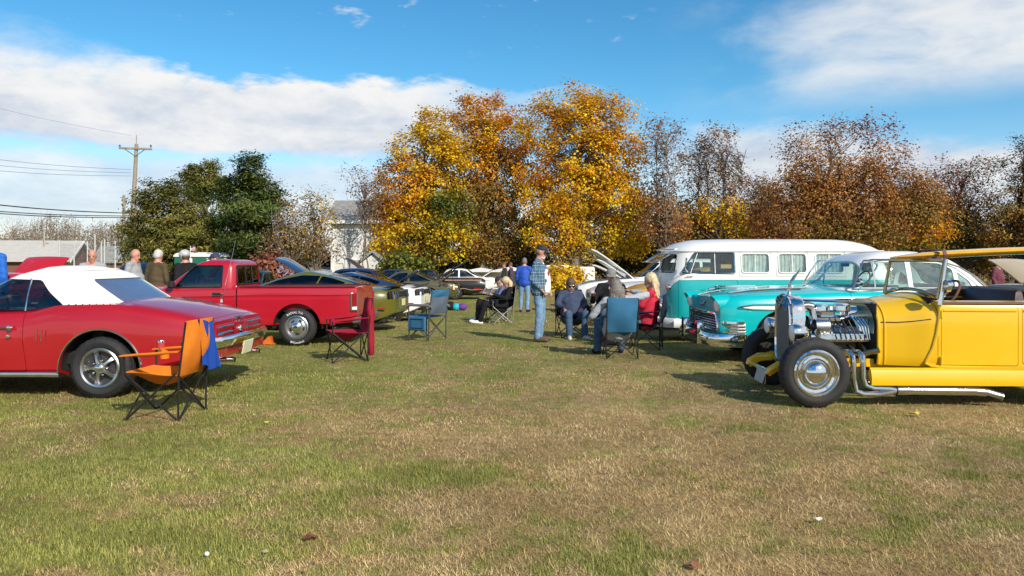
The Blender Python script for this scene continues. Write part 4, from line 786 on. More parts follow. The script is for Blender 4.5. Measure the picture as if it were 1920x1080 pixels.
    for s in (-1, 1):
        G().loft([[(-.86+.42*max(0, (t-.25))**1.25*1.1, s*(.66+.26*min(1, t*1.45)+o), z) for o, z in ((-.03, .615), (.012, .605), (.015, .575), (-.03, .57))] for t in lin(0, 1, 8)]).obj('lamp_eyebrow', chrome, c)
        g = G()
        for k in range(3): g.loft([[(-.84+.42*max(0, (t-.25))**1.25*1.1, s*(.66+.25*min(1, t*1.45)+o), .45+.042*k+z) for o, z in ((0, .010), (.015, .008), (.015, -.008), (0, -.010))] for t in lin(.05, 1, 8)])
        g.obj('parking_light_grille', chrome, c); G().loft([[(-.82+.40*max(0, (t-.25))**1.25*1.1, s*(.655+.25*min(1, t*1.45)), z) for z in (.43, .58)] for t in lin(0, 1, 6)], False, False).obj('parking_light', lampglass, c)
    rr = []
    for t in lin(-1, 1, 41):
        y = .96*math.sin(t*math.pi/2*.93)/math.sin(math.pi/2*.93); x = -1.06+.12*abs(t)**2+.40*max(0, abs(t)-.62)**1.4/.26; dz = .02*abs(t)
        rr.append([(x+.06, y*.97, .44-dz), (x+.005, y, .445-dz), (x-.028, y, .41-dz), (x-.036, y, .36-dz), (x-.022, y, .30-dz), (x+.01, y, .265-dz), (x+.05, y*.97, .27-dz)])
    G().loft(rr).obj('front_bumper', chrome, c, 40)
    for s in (-1, 1): G().loft([[(-1.10+.05*f, s*.36+hw*a, z) for a, f in ((-1, .9), (-.8, 0), (.8, 0), (1, .9), (.8, 2.2), (-.8, 2.2))] for z, hw in ((.25, .05), (.32, .075), (.45, .085), (.54, .085), (.575, .07), (.585, .04))]).obj('bumper_guard', chrome, c, 50)
    # side spear, bonnet ornament, handles
    for s in (-1, 1):
        sp = [(-.62, .80, .004), (-.4, .805, .03), (0, .80, .036), (1.0, .79, .042), (1.6, .775, .046), (2.2, .75, .06), (2.9, .72, .075), (3.6, .71, .07), (4.0, .70, .05)]
        up = [(x, s*(w(x)*1.0+.006), z+h) for x, z, h in sp]; dn = [(x, s*(w(x)*1.0+.007), z-h) for x, z, h in sp]
        o = G().loft([[a, b] for a, b in zip(up, dn)], False, False).obj('side_flash', wh, c); G().tube(up, .011, 6).obj('flash_trim', chrome, o); G().tube(dn, .011, 6).obj('flash_trim', chrome, o)
    g = G(); g.tube([(-.78, 0, 1.02), (-.6, 0, 1.055), (-.3, 0, 1.075), (.0, 0, 1.082)], [.02, .028, .018, .006], 8); g.loft([[(-.62, -.17, 1.07), (-.55, -.17, 1.072), (-.58, -.17, 1.08)], [(-.7, 0, 1.06), (-.4, 0, 1.065), (-.55, 0, 1.085)], [(-.62, .17, 1.07), (-.55, .17, 1.072), (-.58, .17, 1.08)]]); g.obj('bonnet_ornament', chrome, c)
    for s in (-1, 1): G().tube([(x, s*.62, zz) for x, zz in ((-.7, .985), (-.3, 1.025), (.2, 1.05), (.6, 1.065))], [.006, .014, .014, .004], 6).obj('wing_ornament', chrome, c)
    g = G(); g.box((-.89, 0, .80), (.02, .16, .05), .012); g.tube([(-.87, -.12, .86), (-.89, 0, .78), (-.87, .12, .86)], .014, 6); g.obj('badge', chrome, c)
    g = G(); g.tube([(1.25, -.86, 1.04), (1.24, -.93, 1.08), (1.23, -.94, 1.12)], .01, 6); g.lathe([(.06, 1.20), (.065, 1.24), (.05, 1.255), (0, 1.255)], 18, 'x', (0, -.95, 1.15)); g.obj('door_mirror', chrome, c)
    g = G(); 
    for k in range(3): g.box((1.75+.12*k, -.79, 1.09+.03*k), (.3, .01, .012), .004)
    for d, x in ((d1, 1.95), (d2, 2.75)): G().box((x, -.955, .93), (.16, .03, .03), .01).obj('handle', chrome, d)
    for s in (-1, 1): G().lathe([(.06, 4.1), (.06, 4.19), (0, 4.2)], 18, 'x', (0, s*.72, .75)).obj('tail_light', redlens, c)
    G().box((4.2, 0, .42), (.1, 1.8, .16), .05).obj('rear_bumper', chrome, c)
    for x in (.02, 2.94):
        for y in (-.80, .80): wheel(c, x, y, .35, .20, .19, 'white')
    G().box((1.6, 0, .3), (4.4, 1.2, .1), .03).obj('chassis', under, c)
sedan56()
# ================================================================== yellow hot rod
def roadster():
    c = thing('hot_rod', 'yellow open hot rod with exposed chrome engine nearest on the right', 'car', (3.03, 8.40, 0), R(-2))
    ye = paint('hot_rod_yellow', (.78, .46, .006), .3); ch = chrome; brass = M('brass_trim', (.42, .34, .18), .25, 1)
    hwf = pchip([(.74, .44), (1.0, .52), (1.24, .60), (1.4, .62), (2.3, .66), (2.9, .62), (3.1, .5)])
    # cowl: hoop section from firewall to door
    def sect(x, top, w, bot, nz=10):
        pts = [(x, -w*.97, bot), (x, -w, bot+.06)]+[(x, -w, bot+.1+(top-.23-bot-.1)*k/5) for k in range(6)]
        for k in range(1, 8): a = math.pi/2*k/8; pts.append((x, -w*math.cos(a)**.8, top-.23+.23*math.sin(a)))
        pts.append((x, 0, top)); return pts+[(p[0], -p[1], p[2]) for p in pts[-2::-1]]
    zt = pchip([(.74, .995), (.9, 1.025), (1.1, 1.06), (1.26, 1.085)])
    rings = [sect(x, zt(x), hwf(x), .375) for x in lin(.74, 1.26, 10)]
    Cw = shell(G().loft(rings), 0, .02); Cw = cut(Cw, G().box((1.26, 0, .9), (.1, 1.0, .3)))
    link('cowl', Cw, ye, c, 40)
    for x, r in ((.745, .018), (.80, .008)): G().tube([(x+.0, y*1.006, z+.003) for _, y, z in sect(x, zt(x), hwf(x), .38)], r, 8).obj('cowl_bead', ye, c)
    G().tube([(x, -hwf(x)-.003, z) for x, z in ((.76, .80), (.9, .80), (1.05, .815), (1.2, .84))], .004, 5).obj('panel_seam', black, c)
    fw = G().box((.73, 0, .68), (.012, .84, .6), .0); fw.obj('firewall', under, c); 
    # chrome dished firewall top seen under the cowl hoop
    pts = [(.716, y*.93, z-.02) for _, y, z in sect(.73, .995, .44, .70)]; G().add(pts, [tuple(range(len(pts)))]).obj('firewall_plate', brass, c, fix=False)
    # body tub: doors, rear quarter
    xs = lin(1.265, 3.1, 24); tb = []
    for x in xs:
        w = hwf(x); tb.append([(x, 0, .36), (x, -w*.95, .36), (x, -w, .39), (x, -w, .55), (x, -w*1.005, .75), (x, -w*1.0, .93), (x, -w*.985, .985), (x, -w*.95, 1.012), (x, -w*.88, 1.018), (x, 0, 1.018), (x, w*.88, 1.018), (x, w*.95, 1.012), (x, w*.985, .985), (x, w, .93), (x, w*1.005, .75), (x, w, .55), (x, w, .39), (x, w*.95, .36)])
    Tb = shell(G().loft(tb), 0, .02); Tb = cut(Tb, G().prism(rpoly([(1.20, -.50), (2.95, -.53), (2.95, .53), (1.20, .50)], .08), 'z', .8, 1.4))
    Tb, door = panel_off(Tb, rpoly([(1.295, .40), (2.015, .40), (2.015, 1.2), (1.295, 1.2)], .025), 'door', ye, c, g=.005)
    Tb, d2 = panel_off(Tb, rpoly([(2.06, .42), (2.55, .42), (2.7, .6), (2.7, 1.2), (2.06, 1.2)], .025), 'rear_door', ye, c, g=.005)
    link('body', Tb, ye, c, 40)
    f = lambda x: -hwf(x)-.004
    G().tube([(x, f(x), .925) for x in lin(1.31, 2.0, 5)], .009, 6).obj('door_bead', ye, door); G().tube([(x, f(x), .925) for x in lin(2.07, 2.69, 5)], .009, 6).obj('door_bead', ye, d2)
    G().tube([(x, f(x)+.004, 1.0) for x in lin(1.3, 3.0, 10)], .014, 6).obj('body_rail', M('leather_edge', (.16, .10, .08), .5), c)
    sw = [(1.275, 1.0), (1.272, .85), (1.25, .70), (1.215, .56), (1.165, .445), (1.15, .41), (1.20, .385), (1.35, .378), (2.7, .378)]; G().tube([(x, -hwf(max(x, .8))-.006, z) for x, z in sw], .016, 7).obj('body_moulding', ye, c)
    for z in (.44, .89): G().box((1.287, -.622, z), (.026, .03, .085), .008).obj('hinge', ye, door)
    # splash apron and frame rail
    G().loft([[(x, -.62+.0*x, .372), (x, -.655, .35), (x, -.68, .27-.02*(x-.6)*.3), (x, -.67, .205), (x, -.62, .20), (x, -.58, .30)] for x in lin(.58, 3.0, 12)]).obj('splash_apron', ye, c, 40)
    for s in (-1, 1): G().loft([[(x, s*.36+d, z) for d, z in ((-.025, .43-k), (.025, .43-k), (.025, .35-k), (-.025, .35-k))] for x, k in ((-.34, .10), (-.24, .04), (0, .0), (.6, .0), (2.9, .05))]).obj('frame_rail', ye, c)
    G().tube([(-.335, -.40, .29), (-.335, .40, .29)], .022, 8).obj('spreader_bar', ye, c); [G().tube([(-.10, s*.36, .36), (-.25, s*.37, .36), (-.345, s*.38, .31), (-.37, s*.38, .27)], [.045, .04, .035, .02], 8, flat=1.0).obj('frame_horn', ye, c) for s in (-1, 1)]
    p = G().box((-.375, -.16, .235), (.012, .30, .15), .004, Matrix.Rotation(R(18), 3, 'Y')).obj('number_plate', M('plate_grey', (.42, .44, .42), .4, .4), c); G().tube([(-.366, y, z) for y, z in ((-.32, .165), (0, .165), (0, .31), (-.32, .31))], .007, 5, True).obj('plate_frame', chrome, p)
    g = G(); g.tube([(.0, -.66, .335), (.0, -.4, .24), (0, .4, .24), (.0, .66, .335)], .03, 8); g.tube([(0, -.6, .25), (.5, -.45, .33)], .016, 6); g.tube([(0, .6, .25), (.5, .45, .33)], .016, 6); g.obj('front_axle', chrome, c)
    # radiator shell
    def shl(x, k=0):
        pts = [(x, -.20+k, .36+k*.6), (x, -.245+k, .42), (x, -.255+k, .6), (x, -.25+k, .82), (x, -.235+k, .92), (x, -.19+k, .99-k*.5), (x, -.11+k*.5, 1.035-k), (x, 0, 1.048-k)]
        return pts+[(p[0], -p[1], p[2]) for p in pts[-2::-1]]
    R_ = [shl(-.075, .012), shl(-.09, .002), shl(-.10, .0), shl(-.02), shl(.06), shl(.075, .006)]; Rs = cut(shell(G().loft(R_), 0, .02), G().prism([(y, z) for _, y, z in shl(0, .028)], 'x', -.3, -.06)); link('radiator_shell', Rs, chrome, c, 40)
    g = G()
    for k in range(34): y = -.225+.45*k/33; g.box((-.082, y, .665), (.012, .005, .58 if abs(y) < .2 else .5))
    for k in range(20): g.box((-.076, 0, .40+.029*k), (.008, .45, .006))
    gr_ = g.obj('radiator_grille', M('grille_grey', (.30, .31, .33), .45, .5), c, None); gr_['kind'] = 'stuff'; G().box((-.055, 0, .66), (.02, .46, .62)).obj('radiator_core', M('radiator_core', (.12, .125, .13), .6), c)
    g = G()
    for k in range(4):
        z0 = .90+.028*k; g.tube([(-.10, y, z0+.03*math.cos(y*26+k)*(1-abs(y)*2)+.04*(1-(y/.2)**2)) for y in lin(-.2, .2, 17)], .009, 5)
    g.obj('shell_ornament', chrome_worn, c)
    g = G(); g.lathe([(.03, 1.04), (.03, 1.06), (.02, 1.075), (.015, 1.10), (0, 1.10)], 14, 'z', (-.02, 0, 0)); g.tube([(-.10, .12, 1.10), (-.02, 0, 1.105), (.06, -.12, 1.11)], .008, 6); g.lathe([(.03, .0), (.03, .01), (0, .012)], 10, 'z', (-.02, 0, 1.11))
    g.tube([(-.02, 0, 1.1), (-.015, .0, 1.17), (.02, 0, 1.21), (.07, 0, 1.28), (.1, 0, 1.33)], [.018, .014, .016, .01, .003], 7); g.tube([(-.02, 0, 1.17), (.04, .03, 1.25), (.12, .03, 1.30)], [.01, .008, .002], 6); g.obj('mascot', chrome, c)
    for s in (-1, 1):                           # headlamps and bar
        g = G(); g.lathe([(.085, -.135), (.092, -.13), (.095, -.11), (.09, -.06), (.07, .0), (.04, .035), (0, .045)], 28, 'x', (0, s*.44, .69)); o = g.obj('headlight', chrome, c); G().lathe([(.084, -.132), (.07, -.145), (.035, -.155), (0, -.158)], 24, 'x', (0, s*.44, .69)).obj('lens', lampglass, o)
        G().tube([(.0, s*.44, .60), (.0, s*.42, .52), (.02, s*.36, .45)], .015, 6).obj('lamp_stand', chrome, c)
    # engine: block, valve covers, intake, blower stack, hoses
    eg = M('engine_grey', (.10, .10, .10), .4, .8)
    G().box((.40, 0, .52), (.50, .40, .34), .04).obj('engine_block', eg, c)
    for s in (-1, 1):
        rot = Matrix.Rotation(R(-s*38), 3, 'X'); e = G().box((.42, s*.27, .66), (.52, .17, .10), .04, rot).obj('valve_cover', M('gold_reflection_chrome', (.60, .54, .46), .16, 1, 0, .3, 16, .25, 22), c)  # warm mottled tint paints gold and dark reflections into the chrome cover
        for k in range(5): G().box((.24+.09*k, s*.30, .70), (.03, .13, .02), .008, rot).obj('cover_fin', chrome, e)
        G().lathe([(.03, .0), (.03, .05), (.015, .07), (0, .075)], 14, 'z', (.30, s*.27, .70)).obj('breather', chrome, e)
        G().box((.42, s*.338, .60), (.54, .03, .018), .006).obj('cover_rail', brass, e)  # brass tint here stands in for gold reflections along the chrome
        g = G()
        for k in range(4): g.tube([(.24+.125*k, s*.30, .56), (.24+.125*k, s*.40, .53), (.26+.12*k, s*.45, .49)], .022, 8)
        g.obj('exhaust_port', brass, c)
        g = G()
        for k in range(6): g.tube([(.22+.07*k, s*.20, .73), (.26+.06*k, s*.30, .80), (.34+.05*k, s*.33, .70), (.36+.05*k, s*.35, .62)], .006, 5)
        g.obj('plug_lead', black, c)
    G().box((.40, 0, .80), (.40, .22, .09), .03).obj('intake_manifold', chrome, c); G().box((.36, 0, .86), (.16, .20, .07), .02).obj('carburettor', chrome_worn, c)
    g = G(); g.lathe([(.0, .955), (.06, .955), (.095, .945), (.10, .93), (.10, .885), (.08, .875), (0, .875)], 28, 'z', (.30, -.03, 0)); g.obj('air_cleaner', chrome, c)
    g = G(); g.lathe([(0, .965), (.05, .965), (.085, .955), (.09, .94), (.09, .885), (0, .875)], 28, 'z', (.53, -.03, 0)); g.obj('air_cleaner', chrome, c)
    g = G(); g.lathe([(.11, .58), (.11, .72), (.09, .735), (0, .735)], 24, 'x', (0, .02, .83)); g.lathe([(.11, .58), (.09, .565), (0, .56)], 24, 'x', (0, .02, .83)); g.obj('distributor_housing', chrome, c)
    g = G(); g.tube([(.06, -.1, .93), (.12, -.11, .945), (.18, -.12, .91), (.20, -.13, .82), (.19, -.14, .72)], .038, 10)
    for k in range(9): t = k/8; g.lathe([(.042, -.006), (.042, .006)], 12, 'x', (.075+.014*k, -.103-.002*k, .932+.012*math.sin(t*3)))
    g.obj('radiator_hose', chrome_worn, c)
    g = G(); g.lathe([(.12, .13), (.12, .15), (.05, .16), (0, .16)], 28, 'x', (0, -.12, .72)); g.lathe([(.07, .12), (.075, .16), (0, .165)], 24, 'x', (0, .0, .56)); g.lathe([(.06, .12), (.065, .16), (0, .165)], 24, 'x', (0, -.22, .62)); g.obj('pulley', chrome, c)
    g = G(); g.lathe([(.075, .16), (.08, .2), (.08, .3), (.06, .32), (0, .32)], 20, 'x', (0, -.26, .74)); g.obj('alternator', alu, c)
    g = G(); 
    for k in range(8): a = k*math.pi/4; g.box((.115, .19*math.cos(a)*.55, .66+.19*math.sin(a)*.55), (.02, .06+.08*abs(math.cos(a)), .06+.08*abs(math.sin(a))), .005)
    g.obj('fan', black, c)
    g = G()
    for k in range(5): g.tube([(.5+.03*k, -.10, .80), (.56+.04*k, -.22, .84-.01*k), (.62+.03*k, -.28, .74), (.66+.02*k, -.30, .60)], .02, 8)
    g.obj('header_pipe', chrome, c)
    for y in (-.16, .16): G().tube([(.06, y*.7, 1.0), (.4, y*1.2, .992), (.76, y*1.9, .985)], .013, 8).obj('stay_rod', chrome, c)
    # side exhaust
    g = G()
    for dx in (0, .095): g.tube([(.36+dx, -.46, .50), (.40+dx, -.57, .51), (.42+dx, -.60, .48), (.425+dx, -.605, .42), (.425+dx, -.61, .27), (.45+dx, -.615, .20-.06*(dx == 0)), (.52+dx, -.62, .175-.055*(dx == 0)), (.68+dx, -.625, .17-.05*(dx == 0)), (.86, -.63, .155)], .030, 10)
    g.obj('downpipe', chrome_worn, c); G().tube([(.55, -.46, .47), (.62, -.5, .5), (.72, -.52, .53)], .028, 8).obj('downpipe', brass, c)
    G().tube([(.84, -.63, .155), (.90, -.63, .155), (.98, -.63, .155), (1.6, -.63, .15), (1.72, -.635, .14), (1.86, -.66, .10)], [.043, .048, .043, .043, .043, .042], 16, cap=False).obj('side_pipe', chrome_worn, c, fix=False); G().tube([(1.853, -.658, .102), (1.7, -.633, .142)], [.043, .04], 14).obj('pipe_bore', under, c)
    G().tube([(.30, -.58, .11), (.8, -.6, .10), (.84, -.6, .10)], .012, 6).obj('brake_line', chrome_worn, c); G().tube([(.56, -.64, .235), (.80, -.64, .23), (.82, -.64, .23)], [.014, .014, .02], 8).obj('step_peg', brass, c)
    # windscreen, rolled tan frame
    zb_ = lambda y: 1.02+.075*(1-(y/.6)**2); top = [(1.33, y, 1.41) for y in (-.60, .60)]; bot = [(1.262, y, zb_(y)+.02) for y in lin(.60, -.60, 15)]
    wf_ = G().tube([top[0], top[1]]+bot, .019, 7, True).obj('windscreen_frame', brass, c); G().add([top[0], top[1]]+bot, [tuple(range(17))]).obj('windscreen', glass_clear, wf_)
    for s in (-1, 1): G().tube([(1.275, s*.625, .98), (1.29, s*.63, 1.1), (1.338, s*.62, 1.415)], [.026, .018, .013], 8).obj('windscreen_post', chrome, c)
    for y in (-.2,): G().ell((1.19, .2, 1.10), (.05, .05, .02), 12, 7).obj('cowl_lamp', chrome, c)
    g = G().tube([(1.3, -.655, 1.08), (1.33, -.72, 1.13), (1.32, -.74, 1.16)], .008, 6); g.lathe([(.055, 1.26), (.06, 1.30), (.045, 1.315), (0, 1.315)], 18, 'x', (0, -.75, 1.17)); g.obj('door_mirror', chrome, c)
    # cockpit
    le = M('maroon_leather', (.035, .012, .016), .45, 0, 0, .2, 12, .15, 30)
    for s in (-1, 1):
        G().loft([[(x, s*(hwf(x)-.03), .95), (x, s*(hwf(x)-.02), z-.03), (x, s*(hwf(x)-.06), z), (x, s*(hwf(x)-.13), z-.03), (x, s*(hwf(x)-.14), .8)] for x, z in ((1.42, 1.0), (1.6, 1.05), (1.8, 1.10), (2.0, 1.12), (2.3, 1.13), (2.7, 1.11), (3.0, 1.06))]).obj('side_padding', le, c, 60) if s > 0 else None
    seat(c, 2.0, 0, .98, .5, 1.12, le, .1); seat(c, 2.85, 0, .98, .5, 1.12, le, .1); G().box((2.0, 0, .42), (1.7, 1.0, .06)).obj('floor', under, c)
    g = G().lathe([(.19+.013*math.cos(a), .013*math.sin(a)) for a in lin(0, 2*math.pi*5/6, 6)], 28, 'x', (0, 0, 0), closed=True); g.tube([(0, -.18, 0), (.02, 0, 0), (0, .18, 0)], .012, 6); g = g.obj('steering_wheel', M('wood_rim', (.13, .06, .025), .4), c); g.location = (1.50, -.28, 1.05); g.rotation_euler = (0, R(35), 0)
    G().tube([(1.50, -.28, 1.05), (1.28, -.28, .92)], .016, 8).obj('steering_column', chrome, c)
    for x, rt, rm, wd in ((0, .335, .215, .20), (2.68, .37, .215, .28)):
        for y in (-.70, .70): wheel(c, x, y, rt, rm, wd, 'moon')
    g = G().tube([(2.68, -.7, .37), (2.68, .7, .37)], .05, 8); g.ell((2.68, 0, .37), (.15, .15, .15)); g.box((1.9, 0, .3), (2.2, .6, .08), .02); g.obj('chassis', under, c)
    c.scale = (1, 1, 1.035)
    # surfboard carried above the windscreen
    b = thing('surfboard', 'long yellow surfboard lying along the top of the yellow hot rod', 'surfboard', (3.03, 8.40, -.03), R(-2))
    rr = []
    for t in lin(0, 1, 40):
        x = 1.06+2.75*t; w_ = max(.004, .27*min(1, (math.sin(math.pi*min(1, t*1.0))**.42 if 0 < t < 1 else 0))); z = 1.515+.085*math.sin(math.pi*min(1, t*.75+.0))-.0; th = .038*min(1, .25+5*t, .25+5*(1-t))
        rr.append([(x, w_*cy, z+th*cz) for cy, cz in ((-1, 0), (-.93, -.6), (-.6, -1), (0, -1.05), (.6, -1), (.93, -.6), (1, 0), (.93, .6), (.6, 1), (0, 1.1), (-.6, 1), (-.93, .6))])
    G().loft(rr).obj('board', M('board_yellow', (.74, .40, .010), .25, 0, 1, .06), b, 60)
    G().tube([(x, -.26*math.sin(math.pi*(x-1.06)/2.75)**.42-.002, 1.515+.085*math.sin(math.pi*.75*(x-1.06)/2.75)) for x in lin(1.1, 3.75, 24)], .007, 5).obj('rail_stripe', M('board_brown', (.22, .09, .02), .4), b)
    for x in (1.50,): 
        z = 1.515+.085*math.sin(math.pi*.75*(x-1.06)/2.75); G().tube([(x, y, z+dz) for y, dz in ((-.27, -.045), (-.28, 0), (-.26, .05), (0, .058), (.26, .05), (.28, 0), (.27, -.045), (0, -.055))], .022, 6, True, flat=.45).obj('strap', M('brown_strap', (.12, .04, .03), .7), b)
    g = G()
    for y in (-.2, .2): g.tube([(1.34, y, 1.49), (1.40, y, 1.515), (1.50, y, 1.51)], .014, 6)
    g.tube([(1.42, -.3, 1.513), (1.42, .3, 1.513)], .02, 6); g.obj('carrier_bar', M('brown_strap', (.12, .04, .03), .7), b)
    for y in (-.3, .3): G().tube([(3.0, y, 1.0), (3.05, y, 1.5)], .012, 6).obj('carrier_leg', chrome, b)
roadster()
# ================================================================== folding chairs
fr_black = M('chair_frame_black', (.015, .015, .017), .4, .2); fr_grey = M('chair_frame_grey', (.22, .22, .22), .35, .7)
def sheet(corners, sag=0, n=8, nrm=(0, 0, -1), wr=.006, seed=1):
    a, b, c, d = (Vector(p) for p in corners); rows = []; r = random.Random(seed); ph = r.uniform(0, 6)
    for i in range(n+1):
        u = i/n; row = []
        for j in range(n+1):
            v = j/n; p = (a*(1-u)+b*u)*(1-v)+(d*(1-u)+c*u)*v; s_ = sag*math.sin(math.pi*u)*math.sin(math.pi*v)+wr*math.sin(u*9+ph+v*4)*math.sin(math.pi*v); row.append(p+Vector(nrm)*s_)
        rows.append(row)
    return rows
def cloth(name, rows, mat, parent, th=.006):
    g = G(); n = len(rows); b = [[p+Vector((0, 0, -th))*1 if True else p for p in r] for r in rows]
    rings = [list(r)+[q for q in reversed(bb)] for r, bb in zip(rows, [[p+Vector((th*.6, 0, -th)) for p in r] for r in rows])]; return g.loft(rings).obj(name, mat, parent, 60)
def camp_chair(label, loc, rz, fab, frame=fr_black, cup=True, group='folding camp chairs'):
    c = thing('camp_chair', label, 'chair', loc, rz, group)
    r = .0095
    for y in (-.27, .27):
        for a, b in (((.25, y, 0), (-.22, y, .43)), ((-.25, y, 0), (.25, y, .43))): G().tube([a, b], r, 7).obj('leg', frame, c)
        G().tube([(-.25, y, .0), (-.255, y, .4), (-.32, y, .90)], r, 7).obj('back_post', frame, c); G().tube([(.25, y, .43), (.255, y*1.04, .60)], r, 7).obj('arm_post', frame, c)
    for x in (.25, -.25):
        for s in (-1, 1): G().tube([(x*1.0, s*.27, .0), (x*1.0, -s*.27, .42)], r, 7).obj('leg', frame, c)
    for x in (.25, -.25):
        for y in (-.27, .27): G().box((x, y, .012), (.035, .03, .024), .008).obj('foot', black, c)
    cloth('seat', sheet([(.27, -.26, .44), (.27, .26, .44), (-.24, .26, .42), (-.24, -.26, .42)], .125, 10, wr=.012, seed=3), fab, c)
    rows = sheet([(-.235, -.262, .40), (-.235, .262, .40), (-.325, .262, .91), (-.325, -.262, .91)], .075, 10, (-1, 0, -.1), .014, 5); cloth('backrest', rows, fab, c)
    for s in (-1, 1):
        a = cloth('armrest', sheet([(-.27, s*.235, .64), (.27, s*.235, .60), (.27, s*.325, .60), (-.27, s*.30, .64)], .02, 6, wr=.003), fab, c, .012)
        if cup == True or cup == s: G().lathe([(.045, .60), (.042, .50), (0, .50)], 16, 'z', (.17, s*.28, 0)).obj('cup_holder', fab, a, fix=False)
    return c
def fabric(name, col): return M(name, col, .8, 0, 0, .12, 7, .25, 320, .2)
org = fabric('orange_canvas', (.72, .20, .018)); redf = fabric('red_canvas', (.30, .012, .035)); bluf = fabric('steel_blue_canvas', (.035, .14, .26)); blkf = fabric('black_canvas', (.014, .014, .018)); navf = fabric('navy_canvas', (.012, .018, .045))
oc = camp_chair('orange folding chair with blue cloth over its back beside the white topped convertible', (-3.25, 7.28, 0), math.pi-R(4), org, cup=-1)
# blue garment hung over the orange chair, can in its holder
g = []
for i in range(13):
    v = i/12; row = []
    for j in range(17):
        t = j/16; ang = (t-.35)*1.0
        if t < .35: x, z = .075*0-.0-.02, .925-.32*(.35-t)/.35
        else: x, z = .03, .93-.46*(t-.35)/.65
        y = -.31+.34*v; fold = .014*math.sin(v*16+t*3)+.01*math.sin(v*7-t*5); row.append(Vector((x+fold+.05*(t-.35)*(v), y+.05*t*t, z-.06*v*(t > .35)+.02*math.sin(v*9)*t)))
    g.append(row)
th = thing('blue_garment', 'royal blue garment draped over the back of the orange chair', 'clothing', (-2.945, 7.32, 0), -R(4)); cloth('cloth', [[Vector((p.x, p.y+.19, p.z)) for p in r] for r in g], fabric('royal_blue_cloth', (.012, .06, .32)), th)
can = thing('drink_can', 'small red and silver drink can in the arm holder of the orange chair', 'can', (-3.43, 7.56, .56), 0)
G().lathe([(0, 0), (.026, 0), (.033, .012), (.033, .105), (.027, .12), (0, .12)], 18, 'z').obj('body', chrome_worn, can); G().lathe([(.0338, .03), (.0338, .098)], 18, 'z').obj('label', M('can_red', (.5, .05, .06), .3), can)
rc = camp_chair('dark red folding chair standing behind the red pickup', (-2.42, 11.35, 0), math.pi+R(22), redf, cup=-1)
bag = thing('carry_bag', 'long red carry bag hanging behind the dark red folding chair', 'bag', (-2.06, 11.28, 0), 0); bag.scale = (.8, .75, 1)
rr = []
for z, rx, ry in ((.08, .03, .06), (.1, .055, .085), (.3, .065, .09), (.55, .06, .09), (.66, .07, .11), (.76, .075, .12), (.86, .06, .10), (.9, .03, .05)): rr.append([(rx*math.cos(a)+.012*math.sin(z*22), ry*math.sin(a), z) for a in lin(0, 2*math.pi*13/14, 14)])
G().loft(rr).obj('bag_body', fabric('bag_red', (.30, .014, .028)), bag, 60); G().tube([(-.02, 0, .86), (-.05, -.04, .95), (-.07, -.1, .92)], .008, 6).obj('drawstring', redf, bag)
def director(label, loc, rz):
    c = thing('folding_armchair', label, 'chair', loc, rz); fg = M('chair_tube_grey', (.10, .10, .105), .4, .5); gr_ = fabric('grey_mesh', (.10, .13, .17))
    for y in (-.27, .27):
        for x in (-.22, .22): G().tube([(x, y, 0), (x*1.02, y, .40), (x*1.05, y, .62)], .012, 8).obj('leg', fg, c)
        for a, b in (((-.22, y, .03), (.22, y, .44)), ((.22, y, .03), (-.22, y, .44))): G().tube([a, b], .009, 7).obj('brace', fg, c)
        G().tube([(-.30, y, .62), (-.2, y, .65), (.2, y, .65), (.28, y, .62)], .026, 9).obj('armrest', M('arm_foam', (.16, .15, .15), .8), c); G().tube([(-.22, y, .4), (-.30, y, .95)], .012, 8).obj('back_post', fg, c)
    for x in (-.2, .2): G().tube([(x, -.27, .05), (x, .27, .42)], .009, 7).obj('brace', fg, c); G().tube([(x, .27, .05), (x, -.27, .42)], .009, 7).obj('brace', fg, c)
    cloth('seat', sheet([(.25, -.26, .46), (.25, .26, .46), (-.22, .26, .44), (-.22, -.26, .44)], .03, 8), bluf, c); cloth('backrest', sheet([(-.23, -.27, .50), (-.23, .27, .50), (-.285, .27, .80), (-.285, -.27, .80)], .03, 8, (-1, 0, 0)), gr_, c, .012)
    cloth('headrest', sheet([(-.275, -.275, .78), (-.275, .275, .78), (-.31, .275, .93), (-.31, -.275, .93)], .02, 8, (-1, 0, 0)), bluf, c, .03)
    p = G().box((.02, .30, .32), (.40, .045, .26), .02).obj('side_pouch', bluf, c); G().tube([(-.12, .326, .24), (.15, .326, .24), (.15, .326, .40), (-.12, .326, .40)], .007, 5, True).obj('pouch_piping', navf, p)
    return c
director('steel blue folding armchair with side pouch standing behind the olive fastback', (-1.56, 14.3, 0), math.pi-R(30))
# ================================================================== people
def blob(g, vox, smooth=4, name='b', wr=0, seed=0):
    me = g.mesh(); o = bpy.data.objects.new('t', me); COL.objects.link(o); m = o.modifiers.new('r', 'REMESH'); m.mode = 'VOXEL'; m.voxel_size = vox; m.use_smooth_shade = True
    s = o.modifiers.new('s', 'SMOOTH'); s.iterations = smooth; s.factor = .5
    dg = bpy.context.evaluated_depsgraph_get(); dg.update(); r = bpy.data.meshes.new_from_object(o.evaluated_get(dg), depsgraph=dg); bpy.data.objects.remove(o)
    if wr:
        n = len(r.vertices); co = np.empty(n*3, np.float32); r.vertices.foreach_get('co', co); co = co.reshape(-1, 3); no = np.empty(n*3, np.float32); r.vertices.foreach_get('normal', no); no = no.reshape(-1, 3)
        d = (fbm(co[:, 2]*26+co[:, 0]*9+seed, co[:, 1]*12+co[:, 0]*10, 3+seed, 3)-.5)*2*wr; r.vertices.foreach_set('co', (co+no*d[:, None]).astype(np.float32).ravel()); r.update()
    return r
